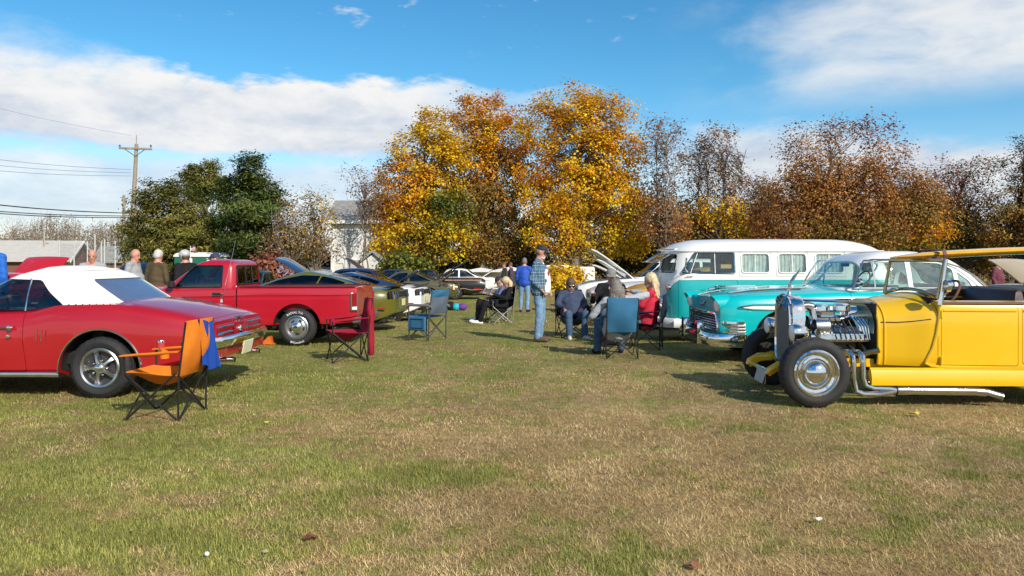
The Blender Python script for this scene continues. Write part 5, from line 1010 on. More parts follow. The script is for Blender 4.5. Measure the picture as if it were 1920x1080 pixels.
skin = M('skin', (.50, .27, .19), .5, 0, 0, .08, 18, .05, 200); skin2 = M('skin_ruddy', (.52, .24, .17), .5, 0, 0, .1, 18, .05, 200)
denim = M('denim_light', (.16, .27, .40), .85, 0, 0, .3, 11, .2, 300, .2); denim_d = M('denim_dark', (.055, .10, .17), .85, 0, 0, .25, 11, .2, 300, .2); blackc = M('black_cloth', (.012, .012, .014), .85, 0, 0, .2, 9, .2, 250, .2)
def V3(*a): return Vector(a)
STAND = dict(hip=(0, 0, .93), chest=(.0, 0, 1.26), neck=(-.01, 0, 1.48), head=(.02, 0, 1.625), shL=(-.02, .185, 1.42), shR=(-.02, -.185, 1.42), elL=(-.04, .25, 1.13), elR=(-.04, -.25, 1.13), wrL=(.06, .24, .90), wrR=(.06, -.24, .90), knL=(.02, .11, .50), knR=(.02, -.11, .50), anL=(-.02, .12, .09), anR=(-.02, -.12, .09), toL=(.14, .14, .04), toR=(.14, -.14, .04))
SIT = dict(hip=(-.03, 0, .40), chest=(-.14, 0, .67), neck=(-.23, 0, .90), head=(-.20, 0, 1.04), shL=(-.21, .185, .85), shR=(-.21, -.185, .85), elL=(-.10, .28, .63), elR=(-.10, -.28, .63), wrL=(.14, .22, .60), wrR=(.14, -.22, .60), knL=(.40, .14, .50), knR=(.40, -.14, .50), anL=(.44, .14, .09), anR=(.44, -.14, .09), toL=(.60, .16, .045), toR=(.60, -.16, .045))
def person(label, loc, rz, base, over={}, top=None, bottom=None, shoes=None, hair=None, hairm=None, capm=None, skinm=skin, belly=0, hs=1.0, vox=.013, extra=None, group=None, sleeves=True, look=0, beard=None, glasses=False, big=1.0):
    J = dict(base); J.update(over); J = {k: Vector(v) for k, v in J.items()}
    c = thing('person', label, 'person', loc, rz, group); c.scale = (hs, hs, hs)
    up = (J['head']-J['neck']).normalized(); fw = Vector((math.cos(look), math.sin(look), 0)); fw = (fw-up*fw.dot(up)).normalized(); lf = up.cross(fw); H = J['head']; HR = Matrix((fw, lf, up)).transposed()
    def hp(x, y, z): return H+fw*x+lf*y+up*z
    g = G(); g.ell(H+up*.02, (.098, .078, .108), 16, 11, HR); g.ell(hp(.022, 0, -.055), (.074, .060, .068), 12, 9, HR); g.cap(hp(.085, 0, .01), hp(.108, 0, -.03), .009, .016, 8); g.cap(hp(.07, -.035, -.07), hp(.07, .035, -.07), .02, .02, 8); g.ell(hp(.072, 0, -.108), (.03, .03, .022), 8, 6, HR)
    g.cap(hp(.078, -.035, .038), hp(.078, .035, .038), .013, .013, 8)
    for s in (-1, 1): g.ell(hp(-.005, s*.082, -.008), (.02, .012, .034), 8, 6, HR)
    g.cap(J['neck']-up*.05, hp(-.015, 0, -.06), .055, .052); g.cap(J['hip'], J['chest'], .125+belly*.5, .13, 14); g.cap(J['chest'], J['neck'], .12, .07, 12)
    for s in 'LR':
        g.cap(J['neck'], J['sh'+s], .06, .055); g.cap(J['sh'+s], J['el'+s], .050, .040); g.cap(J['el'+s], J['wr'+s], .040, .027); d = (J['wr'+s]-J['el'+s]).normalized(); w = J['wr'+s]; sd = d.cross(V3(0, 0, 1)); sd = sd.normalized() if sd.length > .2 else V3(0, 1, 0); nn = sd.cross(d)
        g.ell(w+d*.05, (.05, .040, .020), 10, 7, Matrix((d, sd, nn)).transposed())
        for k, (o, L) in enumerate(((-.030, .075), (-.010, .085), (.010, .080), (.030, .062))): p = w+d*.085+sd*o; q = p+d*L*.55-nn*.012; g.cap(p, q, .0105, .010, 6); g.cap(q, q+d*L*.35-nn*.03, .010, .008, 6)
        ts = -1 if s == 'L' else 1; p = w+d*.03+sd*.03*ts; g.cap(p, p+d*.05+sd*.03*ts-nn*.01, .014, .010, 6)
        hj = J['hip']+V3(0, .095 if s == 'L' else -.095, -.02); g.cap(hj, J['kn'+s], .085, .058); g.cap(J['kn'+s], J['an'+s], .056, .038); g.cap(J['an'+s]-V3(0, 0, .03), J['to'+s], .042, .03)
    link('body', blob(g, vox*1.25, 2), skinm, c, 80)
    # eyes, mouth
    if not glasses:
        for s in (-1, 1): G().ell(hp(.083, s*.034, .012), (.012, .014, .009), 10, 7, HR).obj('eye', M('eye', (.08, .06, .05), .2), c)
    else:
        g = G()
        for s in (-1, 1): g.ell(hp(.096, s*.036, .01), (.008, .032, .022), 12, 7, HR); g.tube([hp(.095, s*.065, .018), hp(.0, s*.086, .02)], .004, 5)
        g.tube([hp(.1, -.03, .015), hp(.1, .03, .015)], .004, 5); g.obj('sunglasses', M('dark_lens', (.01, .01, .012), .1, 0, 1), c)
    G().ell(hp(.090, 0, -.066), (.006, .024, .006), 10, 5, HR).obj('mouth', M('lips', (.30, .10, .09), .5), c)
    if beard:
        g = G(); g.ell(hp(.048, 0, -.088), (.055, .058, .042), 14, 9, HR); g.cap(hp(.088, -.03, -.052), hp(.088, .03, -.052), .012, .012, 8); link('beard', blob(g, .008, 2, wr=.006), beard, c, 80)
    # clothes
    t = G(); b = bottom; R_ = .018; br = .150+belly
    t.cap(J['hip']+V3(0, 0, .02), J['hip'].lerp(J['chest'], .6)+V3(belly*.6, 0, 0), br*.98, br, 18); t.cap(J['hip'].lerp(J['chest'], .6), J['chest']+V3(0, 0, .04), br, .145, 16)
    for s in (-.075, .075): t.cap(J['hip']+V3(0, s, .0), J['chest']+V3(0, s, .03), .125+belly*.7, .125, 14)
    t.cap(J['chest'], J['neck']-up*.03, .13, .075, 14); t.cap(J['shL'], J['shR'], .072, .072, 12)
    for s in 'LR':
        t.cap(J['neck']-up*.02, J['sh'+s], .066, .070); t.cap(J['sh'+s], J['el'+s], .068, .058)
        if sleeves: t.cap(J['el'+s], J['el'+s].lerp(J['wr'+s], .93), .058, .042)
    link('top', blob(t, vox*1.4, 4, wr=.012, seed=len(label) % 7), top, c, 80)
    t = G(); t.cap(J['hip']+V3(0, -.07, .03), J['hip']+V3(0, .07, .03), .128+belly*.5, .128+belly*.5, 14)
    for s in 'LR':
        hj = J['hip']+V3(0, .088 if s == 'L' else -.088, -.03); t.cap(hj, J['kn'+s], .102, .076, 12); t.cap(J['kn'+s], J['an'+s]+V3(0, 0, .0), .076, .062, 12)
    link('trousers', blob(t, vox*1.4, 3, wr=.010, seed=3), bottom, c, 80)
    for s in 'LR':
        g = G(); a = J['an'+s]; p = J['to'+s]; g.cap(a+V3(0, 0, -.035), p+V3(0, 0, .006), .046, .040); g.cap(a+V3(0, 0, -.02), a+V3(0, 0, .02), .046, .046); d = (p-a); d.z = 0; d = d.normalized(); g.cap(a-d*.04+V3(0, 0, -.05), p+d*.02-V3(0, 0, .0), .038, .032); link('shoe', blob(g, .011, 2), shoes or blackc, c, 80)
    if hair:
        g = G()
        if hair in ('short', 'fringe'):
            if hair == 'short': g.ell(hp(-.012, 0, .045), (.098, .084, .098), 16, 11, HR)
            g.ell(hp(-.045, 0, .0), (.066, .084, .075), 16, 11, HR)
        if hair == 'mop': g.ell(hp(-.012, 0, .05), (.105, .092, .10), 16, 11, HR); g.ell(hp(-.05, 0, -.01), (.075, .092, .09), 16, 11, HR)
        if hair == 'long':
            g.ell(hp(-.018, 0, .045), (.108, .098, .102), 16, 11, HR); g.ell(hp(-.06, 0, -.05), (.07, .10, .12), 16, 11, HR); rr_ = random.Random(len(label))
            for k in range(44):
                a = rr_.uniform(-1.9, 1.9); p = hp(-.06*math.cos(a*.7)-.03, .092*math.sin(a), -.06+rr_.uniform(-.03, .04)); g.cap(p, p+V3(-.02+rr_.uniform(-.025, .02), rr_.uniform(-.02, .02)+.012*math.sin(a), -rr_.uniform(.12, .24)), .022, .012, 7)
        link('hair', blob(g, .009, 2, wr=.005, seed=2), hairm, c, 80)
    if capm:
        g = G(); g.ell(hp(-.008, 0, .055), (.108, .092, .086), 18, 11, HR); me = blob(g, .009, 2); me = bool_(me, G().box(hp(0, 0, -.06), (.6, .6, .21), 0, HR).mesh()) ; o = link('cap', me, capm, c, 60)
        rows = [[hp(.085+.085*math.cos(a*.9)*k, .088*math.sin(a)*(1-.1*k), .05-.022*k-.012*math.sin(a)**2*k) for a in lin(-1.45, 1.45, 13)] for k in (0, .5, 1)]; G().loft([r+[p+up*.006 for p in r[::-1]] for r in rows]).obj('peak', capm, o, 60)
    if extra: extra(c, J, hp, HR)
    return c
def plaid(name, base, l1, l2, sc=1):
    m = bpy.data.materials.new(name); m.use_nodes = True; X.nt = nt = m.node_tree; b = nt.nodes['Principled BSDF']; b.inputs['Roughness'].default_value = .85; b.inputs['Specular IOR Level'].default_value = .2
    tc = nt.nodes.new('ShaderNodeTexCoord'); sp = nt.nodes.new('ShaderNodeSeparateXYZ'); nt.links.new(tc.outputs['Object'], sp.inputs[0]); x, y, z = (X(sp.outputs[i]) for i in range(3)); no = xnoise(tc.outputs['Object'], 9, 3)
    h = x+y*.8+no*.02; v = z+no*.02
    def band(q, per, wd, off=0): return X.op('LESS_THAN', X.op('PINGPONG', q+(5+off), per), wd)
    thick = band(h, .030, .012)*.5+band(v, .030, .012)*.5; fine = band(h, .030, .0026, .030).max(band(v, .030, .0026, .030))
    mx = nt.nodes.new('ShaderNodeMix'); mx.data_type = 'RGBA'; nt.links.new(thick.o, mx.inputs[0]); mx.inputs[6].default_value = base+(1,); mx.inputs[7].default_value = l1+(1,)
    m2 = nt.nodes.new('ShaderNodeMix'); m2.data_type = 'RGBA'; nt.links.new((fine*.8).o, m2.inputs[0]); nt.links.new(mx.outputs[2], m2.inputs[6]); m2.inputs[7].default_value = l2+(1,); nt.links.new(m2.outputs[2], b.inputs['Base Color']); return m
greyh = M('grey_hair', (.16, .14, .125), .6, 0, 0, .45, 40, .5, 90); blond = M('blond_hair', (.55, .43, .26), .55, 0, 0, .4, 30, .6, 80); whiteh = M('white_hair', (.5, .48, .45), .6, 0, 0, .3, 40, .4, 90); brownh = M('brown_hair', (.09, .055, .035), .6, 0, 0, .4, 40, .5, 90); darkcap = M('dark_cap', (.018, .02, .028), .8); whiteb = M('white_beard', (.6, .57, .53), .7, 0, 0, .2, 60, .4, 120)
def tee(c, J, hp, HR):
    g = G(); g.cap(J['hip']+V3(.055, 0, .04), J['chest']+V3(.05, 0, -.06), .158, .150, 18); g.cap(J['chest']+V3(.05, 0, -.06), J['neck']+V3(.05, 0, -.08), .135, .05, 14); link('tee_shirt', blob(g, .013, 4, wr=.008), M('white_tee', (.78, .77, .75), .85), c, 80)
    G().ell(J['chest']+V3(.178, -.045, -.02), (.012, .055, .06), 12, 8).obj('shirt_print', M('print_red', (.35, .05, .06), .8), c); p = J['head']
    g = G().box(hp(.104, 0, .085), (.004, .05, .03), .001, HR).obj('cap_badge', M('cap_badge', (.25, .2, .12), .7), c)
MATS['plaid_blue'] = plaid('plaid_blue', (.018, .06, .12), (.06, .16, .24), (.52, .58, .60))
person('standing man in blue plaid shirt, jeans and dark cap beside the seated group', (.50, 14.05, gzf(14.05)), R(-12), STAND, dict(shL=(-.03, .195, 1.43), wrR=(.06, -.21, .96), elR=(-.10, -.27, 1.15), wrL=(.12, .20, .95), head=(.035, -.0, 1.625)), MATS['plaid_blue'], denim, M('brown_shoe', (.10, .055, .03), .6), 'fringe', greyh, darkcap, skin2, .03, 1.0, .011, tee, look=R(-8), beard=whiteb)
person('man in royal blue jacket and jeans seen from behind beyond the man in plaid', (.40, 25, gzf(25)), R(80), STAND, dict(anR=(-.18, -.12, .11), knR=(-.04, -.12, .5)), M('royal_blue_jacket', (.012, .07, .42), .7, 0, 0, .12, 6), denim, blackc, 'short', greyh, None, skin, .02, 1.0, .016)
# seated group on the right
camp_chair('black folding chair under the man in sunglasses', (1.17, 15.0, gzf(15)), R(-80), blkf)
person('seated man in navy sweatshirt, jeans and sunglasses facing the camera', (1.17, 14.98, gzf(15)-.02), R(-84), SIT, dict(wrL=(.20, .14, .58), wrR=(.26, -.19, .56), toL=(.62, .2, .05), knL=(.42, .17, .50), knR=(.42, -.15, .50), head=(-.19, 0, 1.02), neck=(-.24, 0, .88)), M('navy_sweatshirt', (.035, .05, .10), .85, 0, 0, .15, 7), denim_d, M('sandal_grey', (.5, .49, .47), .7, 0, 0, .9, 40), 'mop', brownh, None, skin2, .05, 1.0, .012, None, glasses=True, beard=greyh, look=R(4))
camp_chair('steel blue folding chair whose back faces the camera', (1.64, 11.75, 0), R(90), bluf).scale = (1, .86, 1)
person('woman with long grey hair and grey sweatshirt in the steel blue folding chair', (1.60, 11.80, -.01), R(92), SIT, dict(shL=(-.20, .20, .86), elL=(-.16, .40, .64), wrL=(.06, .40, .56), shR=(-.17, -.19, .89), elR=(-.06, -.44, .95), wrR=(.12, -.24, 1.0), head=(-.17, .04, 1.06), neck=(-.21, .02, .91), knL=(.40, .22, .5), anL=(.25, .26, .09), toL=(.36, .30, .05)), M('grey_sweatshirt', (.34, .36, .40), .85, 0, 0, .15, 7), denim_d, blackc, 'long', greyh, None, skin, .04, 1.0, .012)
camp_chair('navy folding chair under the blond woman in red', (2.24, 12.95, gzf(12.95)), R(164), navf)
person('blond woman in red sweater seated in front of the microbus', (2.23, 12.97, gzf(12.9)+.03), R(160), SIT, dict(elL=(.02, .25, .68), wrL=(.20, .10, .82), elR=(.0, -.25, .68), wrR=(.2, -.1, .82), chest=(-.10, 0, .68), neck=(-.13, 0, .93), shL=(-.12, .185, .88), shR=(-.12, -.185, .88), head=(-.09, .0, 1.07)), M('red_sweater', (.50, .012, .04), .85, 0, 0, .12, 7), M('grey_blue_trousers', (.16, .20, .25), .8), blackc, 'long', blond, None, skin, .02, 1.02, .012)
camp_chair('black folding chair under the man in the grey cap', (1.86, 14.5, gzf(14.5)), R(-95), blkf)
person('seated man in grey cap and black jacket behind the woman with long grey hair', (1.86, 14.48, gzf(14.5)+.02), R(-95), SIT, dict(wrR=(.26, -.32, .78), elR=(.02, -.33, .66), wrL=(.24, .2, .82), elL=(.04, .3, .70), chest=(-.10, 0, .70), neck=(-.14, 0, .96), shL=(-.13, .19, .92), shR=(-.13, -.19, .92), head=(-.10, 0, 1.11)), blackc, denim_d, M('red_shoe', (.30, .015, .02), .6), 'fringe', greyh, M('grey_cap', (.20, .20, .19), .85), skin2, .03, 1.05, .013)
# pair sitting further back on the left of the standing man
camp_chair('black folding chair with silver legs under the woman in black', (-.28, 19.0, gzf(19)), math.pi+R(14), blkf, M('chair_frame_silver', (.5, .5, .5), .3, .8))
def reader(c, J, hp, HR): G().box(J['wrL'].lerp(J['wrR'], .5)+V3(.05, 0, .08), (.02, .26, .2), .006, Matrix.Rotation(R(-30), 3, 'Y')).obj('booklet', M('booklet', (.25, .28, .45), .5, 0, 0, .6, 14), c)
person('woman in black with long blond hair reading in the silver legged chair', (-.28, 19.0, gzf(19)-.01), math.pi+R(8), SIT, dict(wrL=(.20, .13, .72), wrR=(.20, -.13, .72), head=(-.14, 0, 1.02), anL=(.52, .12, .09), anR=(.55, -.12, .09), toL=(.70, .13, .06), toR=(.72, -.14, .06)), blackc, blackc, M('white_shoe', (.75, .74, .72), .6), 'long', blond, None, skin, 0, 1.0, .014, reader)
camp_chair('black folding chair beyond the woman in black', (-.42, 20.2, gzf(20)), math.pi-R(5), blkf)
person('person in dark cap seated just beyond the woman in black', (-.46, 20.2, gzf(20)-.01), math.pi+R(4), SIT, dict(wrL=(.22, .12, .72), wrR=(.22, -.12, .72), head=(-.13, 0, 1.03)), M('slate_blue_top', (.10, .13, .24), .85), blackc, M('white_shoe', (.75, .74, .72), .6), 'short', brownh, darkcap, skin, 0, 1.0, .016, reader)
# behind the parked cars on the left
greyt = M('grey_tee', (.30, .31, .33), .85, 0, 0, .12, 7)
person('bald smiling man in grey looking over the white soft top', (-8.30, 15.3, gzf(15.3)), R(-70), STAND, {}, greyt, denim_d, blackc, None, None, None, skin2, .02, .97, .015)
person('bald man in grey shirt in profile left of the man in brown jacket', (-7.55, 15.45, gzf(15.4)), R(0), STAND, {}, greyt, denim_d, blackc, 'fringe', greyh, None, skin2, .04, .98, .015)
person('white haired man in brown jacket seen from behind the red pickup', (-7.10, 15.5, gzf(15.4)), R(75), STAND, {}, M('brown_jacket', (.075, .05, .02), .8, 0, 0, .15, 7), denim_d, blackc, 'short', whiteh, None, skin2, .04, .97, .015)
def helmet(c, J, hp, HR):
    g = G().ell(hp(-.005, 0, .055), (.125, .105, .10), 18, 11, HR); G().ell(hp(-.005, 0, .06), (.128, .107, .10), 18, 11, HR).obj('helmet', M('speckled_white', (.62, .62, .6), .4, 0, .3, .5, 26), c)
    G().tube([J['neck']+V3(-.13, -.05, -.02), J['neck']+V3(-.16, -.11, -.1), J['neck']+V3(-.15, -.15, -.2)], .007, 5).obj('piping', M('white_piping', (.6, .6, .6), .6), c)
person('person in black jacket and speckled white helmet left of the pickup cab', (-6.50, 15.5, gzf(15.4)), R(140), STAND, dict(head=(.12, 0, 1.55), neck=(.08, 0, 1.42), shL=(.06, .185, 1.37), shR=(.06, -.185, 1.37)), blackc, denim_d, blackc, 'short', brownh, None, skin, .02, 1.0, .015, helmet)
person('person in navy cap standing behind the pickup cab roof', (-5.95, 15.55, gzf(15.5)), R(200), STAND, {}, M('navy_top', (.02, .03, .08), .85), denim_d, blackc, 'short', brownh, M('navy_cap', (.03, .035, .09), .8), skin, .02, .93, .016)
person('person in bright blue shirt at the left edge beyond the convertible', (-7.93, 11.7, 0), R(90), STAND, dict(shL=(-.02, .2, 1.42), shR=(-.02, -.21, 1.42)), M('bright_blue_shirt', (.01, .12, .50), .8, 0, 0, .12, 6), denim_d, blackc, 'short', brownh, None, skin, .06, 1.06, .015)
# beyond the sedan on the right
for k, (x, y, rz, tp, lb) in enumerate(((10.6, 18.2, R(120), M('white_check_shirt', (.62, .62, .64), .85, 0, 0, .3, 20), 'person in white checked shirt bending beyond the rear window of the fifties sedan'), (15.4, 24.5, R(-60), M('maroon_top', (.14, .03, .05), .85), 'person in maroon standing beyond the open tan bonnet at the right'), (13.3, 19.0, R(-100), M('dusty_red_top', (.32, .07, .08), .85), 'person in dusty red at the right edge beyond the surfboard'))):
    person(lb, (x, y, gzf(y)), rz, STAND, dict(head=(.34, 0, 1.30), neck=(.26, 0, 1.24), shL=(.22, .19, 1.22), shR=(.22, -.19, 1.22), chest=(.14, 0, 1.14), elL=(.32, .22, 1.0), wrL=(.42, .2, .85), elR=(.32, -.22, 1.0), wrR=(.42, -.2, .85)) if k == 0 else {}, tp, denim_d, blackc, 'short', greyh if k else brownh, None, skin, .03, .97, .018)
for k, (x, y, rz, tp, lb) in enumerate(((-.35, 36, R(200), M('dark_olive_top', (.05, .05, .03), .85), 'distant person in dark olive standing by the trunks under the yellow maples'), (-.05, 37, R(170), M('plum_top', (.06, .04, .06), .85), 'distant person in plum standing by the trunks under the yellow maples'))): person(lb, (x, y, gzf(y)), rz, STAND, {}, tp, denim_d, blackc, 'short', brownh, None, skin2, .02, .95, .022)
# ================================================================== cars further back
def car(label, loc, rz, body, roofm=None, H=1.33, belt=.90, deck=.93, hood=.93, WB=2.8, nose=-3.7, tail=1.15, cab=(-2.0, .35, -1.35, -.45), W=.90, gl=None, hood_up=0, boot_up=0, wst='spoke', name='parked_car', cat='car', group='cars parked beyond the first rows', under_c=None, win=True):
    c = thing(name, label, cat, loc, rz, group); roofm = roofm or body; gl = gl or glass_mid
    zb = pchip([(nose, .38), (nose+.5, .27), (tail-.5, .28), (tail, .42)]); zt = pchip([(nose, hood-.2), (nose+.3, hood-.1), (cab[0], belt), (0, belt+.02), (tail-.3, deck-.05), (tail, deck-.14)]); zc = pchip([(nose, hood-.16), (nose+.4, hood-.02), (cab[0], hood+.06), (cab[1], deck+.03), (tail-.2, deck), (tail, deck-.12)])
    w = pchip([(nose, W*.8), (nose+.3, W*.93), (nose+1.2, W), (0, W), (tail-.4, W*.96), (tail, W*.86)])
    H_ = hull(lin(nose, tail, 36), zb, zt, zc, w); B = shell(H_, 0, .03); B = cut(B, arch_cut(0, .32, .39, -1), arch_cut(0, .32, .39, 1), arch_cut(-WB, .32, .38, -1), arch_cut(-WB, .32, .38, 1))
    hp_ = rpoly([(nose+.12, -W*.72), (cab[0]-.03, -W*.78), (cab[0]-.03, W*.78), (nose+.12, W*.72)], .08); bp_ = rpoly([(cab[1]+.05, -W*.72), (tail-.06, -W*.7), (tail-.06, W*.7), (cab[1]+.05, W*.72)], .06); uc = under_c or blackm
    def lid(B, poly, nm_, hx, ang):
        me = bool_(B, G().prism(poly, 'z', .6, 1.6).mesh(), 'INTERSECT'); B = bool_(B, G().prism(poly, 'z', .6, 1.6).mesh()); o = link(nm_, me, body, c, 30)
        if ang:
            hz = max(v.co.z for v in me.vertices)-.03; T = Matrix.Translation((hx, 0, hz)) @ Matrix.Rotation(R(ang), 4, 'Y') @ Matrix.Translation((-hx, 0, -hz)); me.transform(T); me.materials.append(uc)
            for p in me.polygons:
                n = T.to_3x3().inverted() @ p.normal
                if n.z < -.3: p.material_index = 1
            s = W*.5; L_ = .5; sg = 1 if ang > 0 else -1; a = T @ Vector((hx-sg*.5, s, hz)); G().tube([(hx-sg*.45, s, belt-.1), a], .008, 5).obj('prop_rod', blackm, c)
        return B, o
    if hood_up: B, _ = lid(B, hp_, 'bonnet', cab[0]-.03, hood_up)
    if boot_up: B, _ = lid(B, bp_, 'boot_lid', cab[1]+.05, -boot_up)
    B = cut(B, G().prism(rpoly([(cab[0]+.3, -.58), (cab[1]-.3, -.58), (cab[1]-.3, .58), (cab[0]+.3, .58)], .1), 'z', .8, 1.6)); link('body', B, body, c, 30); well(c, 0, .32, .39, W*.93, .5); well(c, -WB, .32, .38, W*.93, .5)
    z0 = belt-.06; zh = H-belt; lv = [(z0, cab[0]-.1, cab[1]+.1, W*.86), (belt+.05, cab[0]+.04, cab[1]-.02, W*.84), (belt+zh*.45, (cab[0]+cab[2])/2, (cab[1]+cab[3])/2, W*.78), (belt+zh*.84, cab[2]-.1, cab[3]+.12, W*.70), (belt+zh*.95, cab[2]+.06, cab[3]-.05, W*.58), (H, cab[2]+.3, cab[3]-.3, W*.28)]
    T = cabin(lv, 56, 4.8); C = shell(T, 0, .03); zt_ = belt+zh*.8; zm = belt+.03; bx = (cab[2]+cab[3])/2+.12
    fw_ = rpoly([(cab[0]+.28, zm), (cab[2]+.10, zt_), (bx-.04, zt_+.02), (bx-.04, zm)], .04); rw_ = rpoly([(bx+.04, zm), (bx+.04, zt_+.02), (cab[3]+.02, zt_-.02), (cab[1]-.28, zm)], .04); ws = rpoly([(-W*.74, zm+.02), (W*.74, zm+.02), (W*.62, zt_), (-W*.62, zt_)], .06)
    C = cut(C, G().prism(fw_, 'y', -1.4, 1.4), G().prism(rw_, 'y', -1.4, 1.4), G().prism(ws, 'x', cab[0]-.6, cab[2]-.02), G().prism(ws, 'x', cab[3]+.04, cab[1]+.6)); link('roof', C, roofm, c, 40)
    for a, b in ((-1.4, -.3), (.3, 1.4)): pane(T, fw_, gl, c, a=a, b=b, name='front_window'); pane(T, rw_, gl, c, a=a, b=b, name='rear_side_window')
    pane(T, ws, gl, c, 'x', cab[0]-.6, cab[2]+.0, 'windscreen'); pane(T, ws, gl, c, 'x', cab[3], cab[1]+.6, 'rear_window')
    dark_inside(c, cab[0]+.2, cab[1]-.2, W*.75, .35, .62); seat(c, cab[2]+.55, 0, 1.2, .45, belt+.12, vinyl); G().box((cab[2]-.28, -W-.03, belt+.03), (.1, .14, .1), .03).obj('door_mirror', body, c)
    for s in (-1, 1):
        G().box((tail-.02, s*W*.62, deck-.22), (.05, .32, .1), .02).obj('tail_light', redlens, c); G().lathe([(.08, nose-.0), (.06, nose-.02), (0, nose-.025)], 16, 'x', (0, s*W*.62, hood-.30)).obj('headlight', lampglass, c); G().box((-WB*.42, s*(W+.01), belt-.12), (.14, .025, .03), .01).obj('handle', chrome, c)
        G().tube([(x, s*(w(x)+.004), belt-.14) for x in lin(-WB+.2, tail-.3, 8)], .008, 5).obj('side_trim', chrome, c)
    G().box((nose-.02, 0, .48), (.1, W*1.8, .13), .04).obj('front_bumper', chrome, c); G().box((tail+.03, 0, .50), (.1, W*1.75, .13), .04).obj('rear_bumper', chrome, c); G().box((nose+.01, 0, hood-.32), (.03, W*1.1, .14), .01).obj('grille', blackm, c)
    for x in (0, -WB):
        for y in (-W*.84, W*.84): wheel(c, x, y, .325, .205, .21, wst)
    G().box((-WB/2, 0, .3), (WB+1.2, 1.2, .12), .04).obj('chassis', under, c); return c
navy = paint('navy_paint', (.014, .022, .06)); brownol = paint('bronze_green', (.085, .072, .028)); blk = paint('black_paint', (.010, .011, .012)); redp = paint('bright_red_paint', (.48, .01, .015)); tan = paint('tan_paint', (.38, .30, .18)); yel = paint('school_yellow', (.62, .33, .01))
c = car('navy coupe with flame decorated bonnet and boot lid both raised', (-4.15, 24.2, gzf(24.2)), 0, navy, None, 1.42, .95, .92, .98, 2.7, -3.4, 1.5, (-1.9, .55, -1.2, -.2), .86, glass_dark, 38, 40)
g = G()
for k in range(5): g.tube([(-2.9+.16*k+.08*math.sin(t*5), -.63, 1.38-.10*k+.10*math.sin(t*4+k)) for t in lin(0, 2, 12)], .012, 5)
g.obj('flame_stripe', M('flame_lilac', (.30, .33, .5), .4), c)
c = car('bronze green coupe marked 340 with its boot lid raised', (-3.30, 31.4, gzf(31.4)), 0, brownol, None, 1.33, .90, .92, .92, 2.8, -3.5, 1.15, (-2.0, .40, -1.3, -.55), .92, glass('pale_blue_glass', (.35, .45, .5)), 0, 44)
text('340', .26, 'lettering', blackm, c, Matrix.Translation((.60, -.935, .73)) @ RX, .004); G().box((1.0, -.90, .70), (.08, .03, .22), .01).obj('side_lamp', M('lamp_cream', (.7, .62, .3), .4), c)
c = car('black utility coupe with pink pinstripe and its glass hatch raised', (-2.55, 35.5, gzf(35.5)), 0, blk, None, 1.36, .94, .96, .94, 2.9, -3.5, 1.35, (-2.2, -.6, -1.6, -1.05), .94, None, 0, 0)
for z in (.86, .89): G().tube([(x, -.945, z) for x in lin(-2.2, 1.2, 6)], .010, 5).obj('pinstripe', M('pinstripe_pink', (.55, .30, .26), .5), c)
G().tube([(-.9, -.952, .42), (-.46, -.952, .52), (.46, -.952, .50), (.7, -.952, .44), (1.25, -.93, .46)], .012, 5).obj('pinstripe', M('pinstripe_pink', (.55, .30, .26), .5), c); G().box((1.0, -.93, .48), (.30, .03, .1), .01).obj('side_marker', redlens, c)
p = [(-.75, -.62, 1.0), (.55, -.55, 1.75), (.55, .55, 1.75), (-.75, .62, 1.0)]; o = G().tube(p, .04, 6, True).obj('hatch_frame', blk, c); G().add(p, [(0, 1, 2, 3)]).obj('hatch_glass', glass('green_glass', (.30, .42, .36)), o)
car('dark blue coupe parked behind the bronze green coupe', (-4.9, 38.5, gzf(38)), 0, navy, None, 1.33, hood_up=42)
car('white sedan with raised boot lid behind the black utility coupe', (-1.9, 39.8, gzf(39)), 0, white, None, 1.36, boot_up=38, under_c=white)
car('tan coupe with raised bonnet beyond the navy coupe', (-5.0, 28.2, gzf(28)), 0, paint('old_gold', (.24, .17, .06)), None, 1.33, hood_up=40)
# the two cars beyond the soft top, noses away
car('red car with its bonnet raised just beyond the white soft top', (-14.4, 21.0, gzf(20)), R(-90), redp, None, 1.22, .88, .9, .90, 2.7, -3.4, 1.15, hood_up=44, under_c=redp)
car('black car with its bonnet raised behind the bald man in grey shirt', (-12.0, 22.2, gzf(21)), R(-90), blk, None, 1.2, .88, .9, .88, 2.7, -3.4, 1.15, hood_up=36)
car('dark green sedan beyond the pickup cab', (-9.4, 27.0, gzf(27)), R(-90), paint('forest_paint', (.015, .04, .035)), None, 1.36)
# right hand row
def suv(label, loc, hood=0):
    return car(label, loc, 0, white, None, 1.72, 1.10, 1.08, 1.06, 3.1, -4.1, 1.3, (-2.35, 1.0, -1.55, .7), .95, glass_mid, hood, 0, name='pickup_truck', cat='pickup truck', group=None, under_c=white)
suv('white modern pickup with raised bonnet left of the microbus', (6.15, 24.6, gzf(24.6)), 42)
car('white muscle car with green tinted windscreen behind the blond woman', (5.65, 20.2, gzf(20.2)), 0, white, M('blue_roof', (.10, .22, .36), .3, 0, 1), 1.30, .95, .92, .98, 2.8, -3.65, 1.15, (-2.0, .4, -1.25, -.4), .92, glass('teal_glass', (.25, .5, .42)), 0, 0, group=None)
car('white car with the middle of three raised bonnets', (6.4, 28.2, gzf(28)), 0, white, None, 1.36, hood_up=38, under_c=white); car('white car with the farthest of three raised bonnets', (6.7, 31.8, gzf(31)), 0, white, None, 1.36, hood_up=30, under_c=white)
car('yellow car glimpsed through the microbus cab windows', (5.6, 17.6, gzf(17.6)), 0, yel, None, 1.38, .98, 1.0, 1.0, 2.7, -1.9-1.2, 1.1)
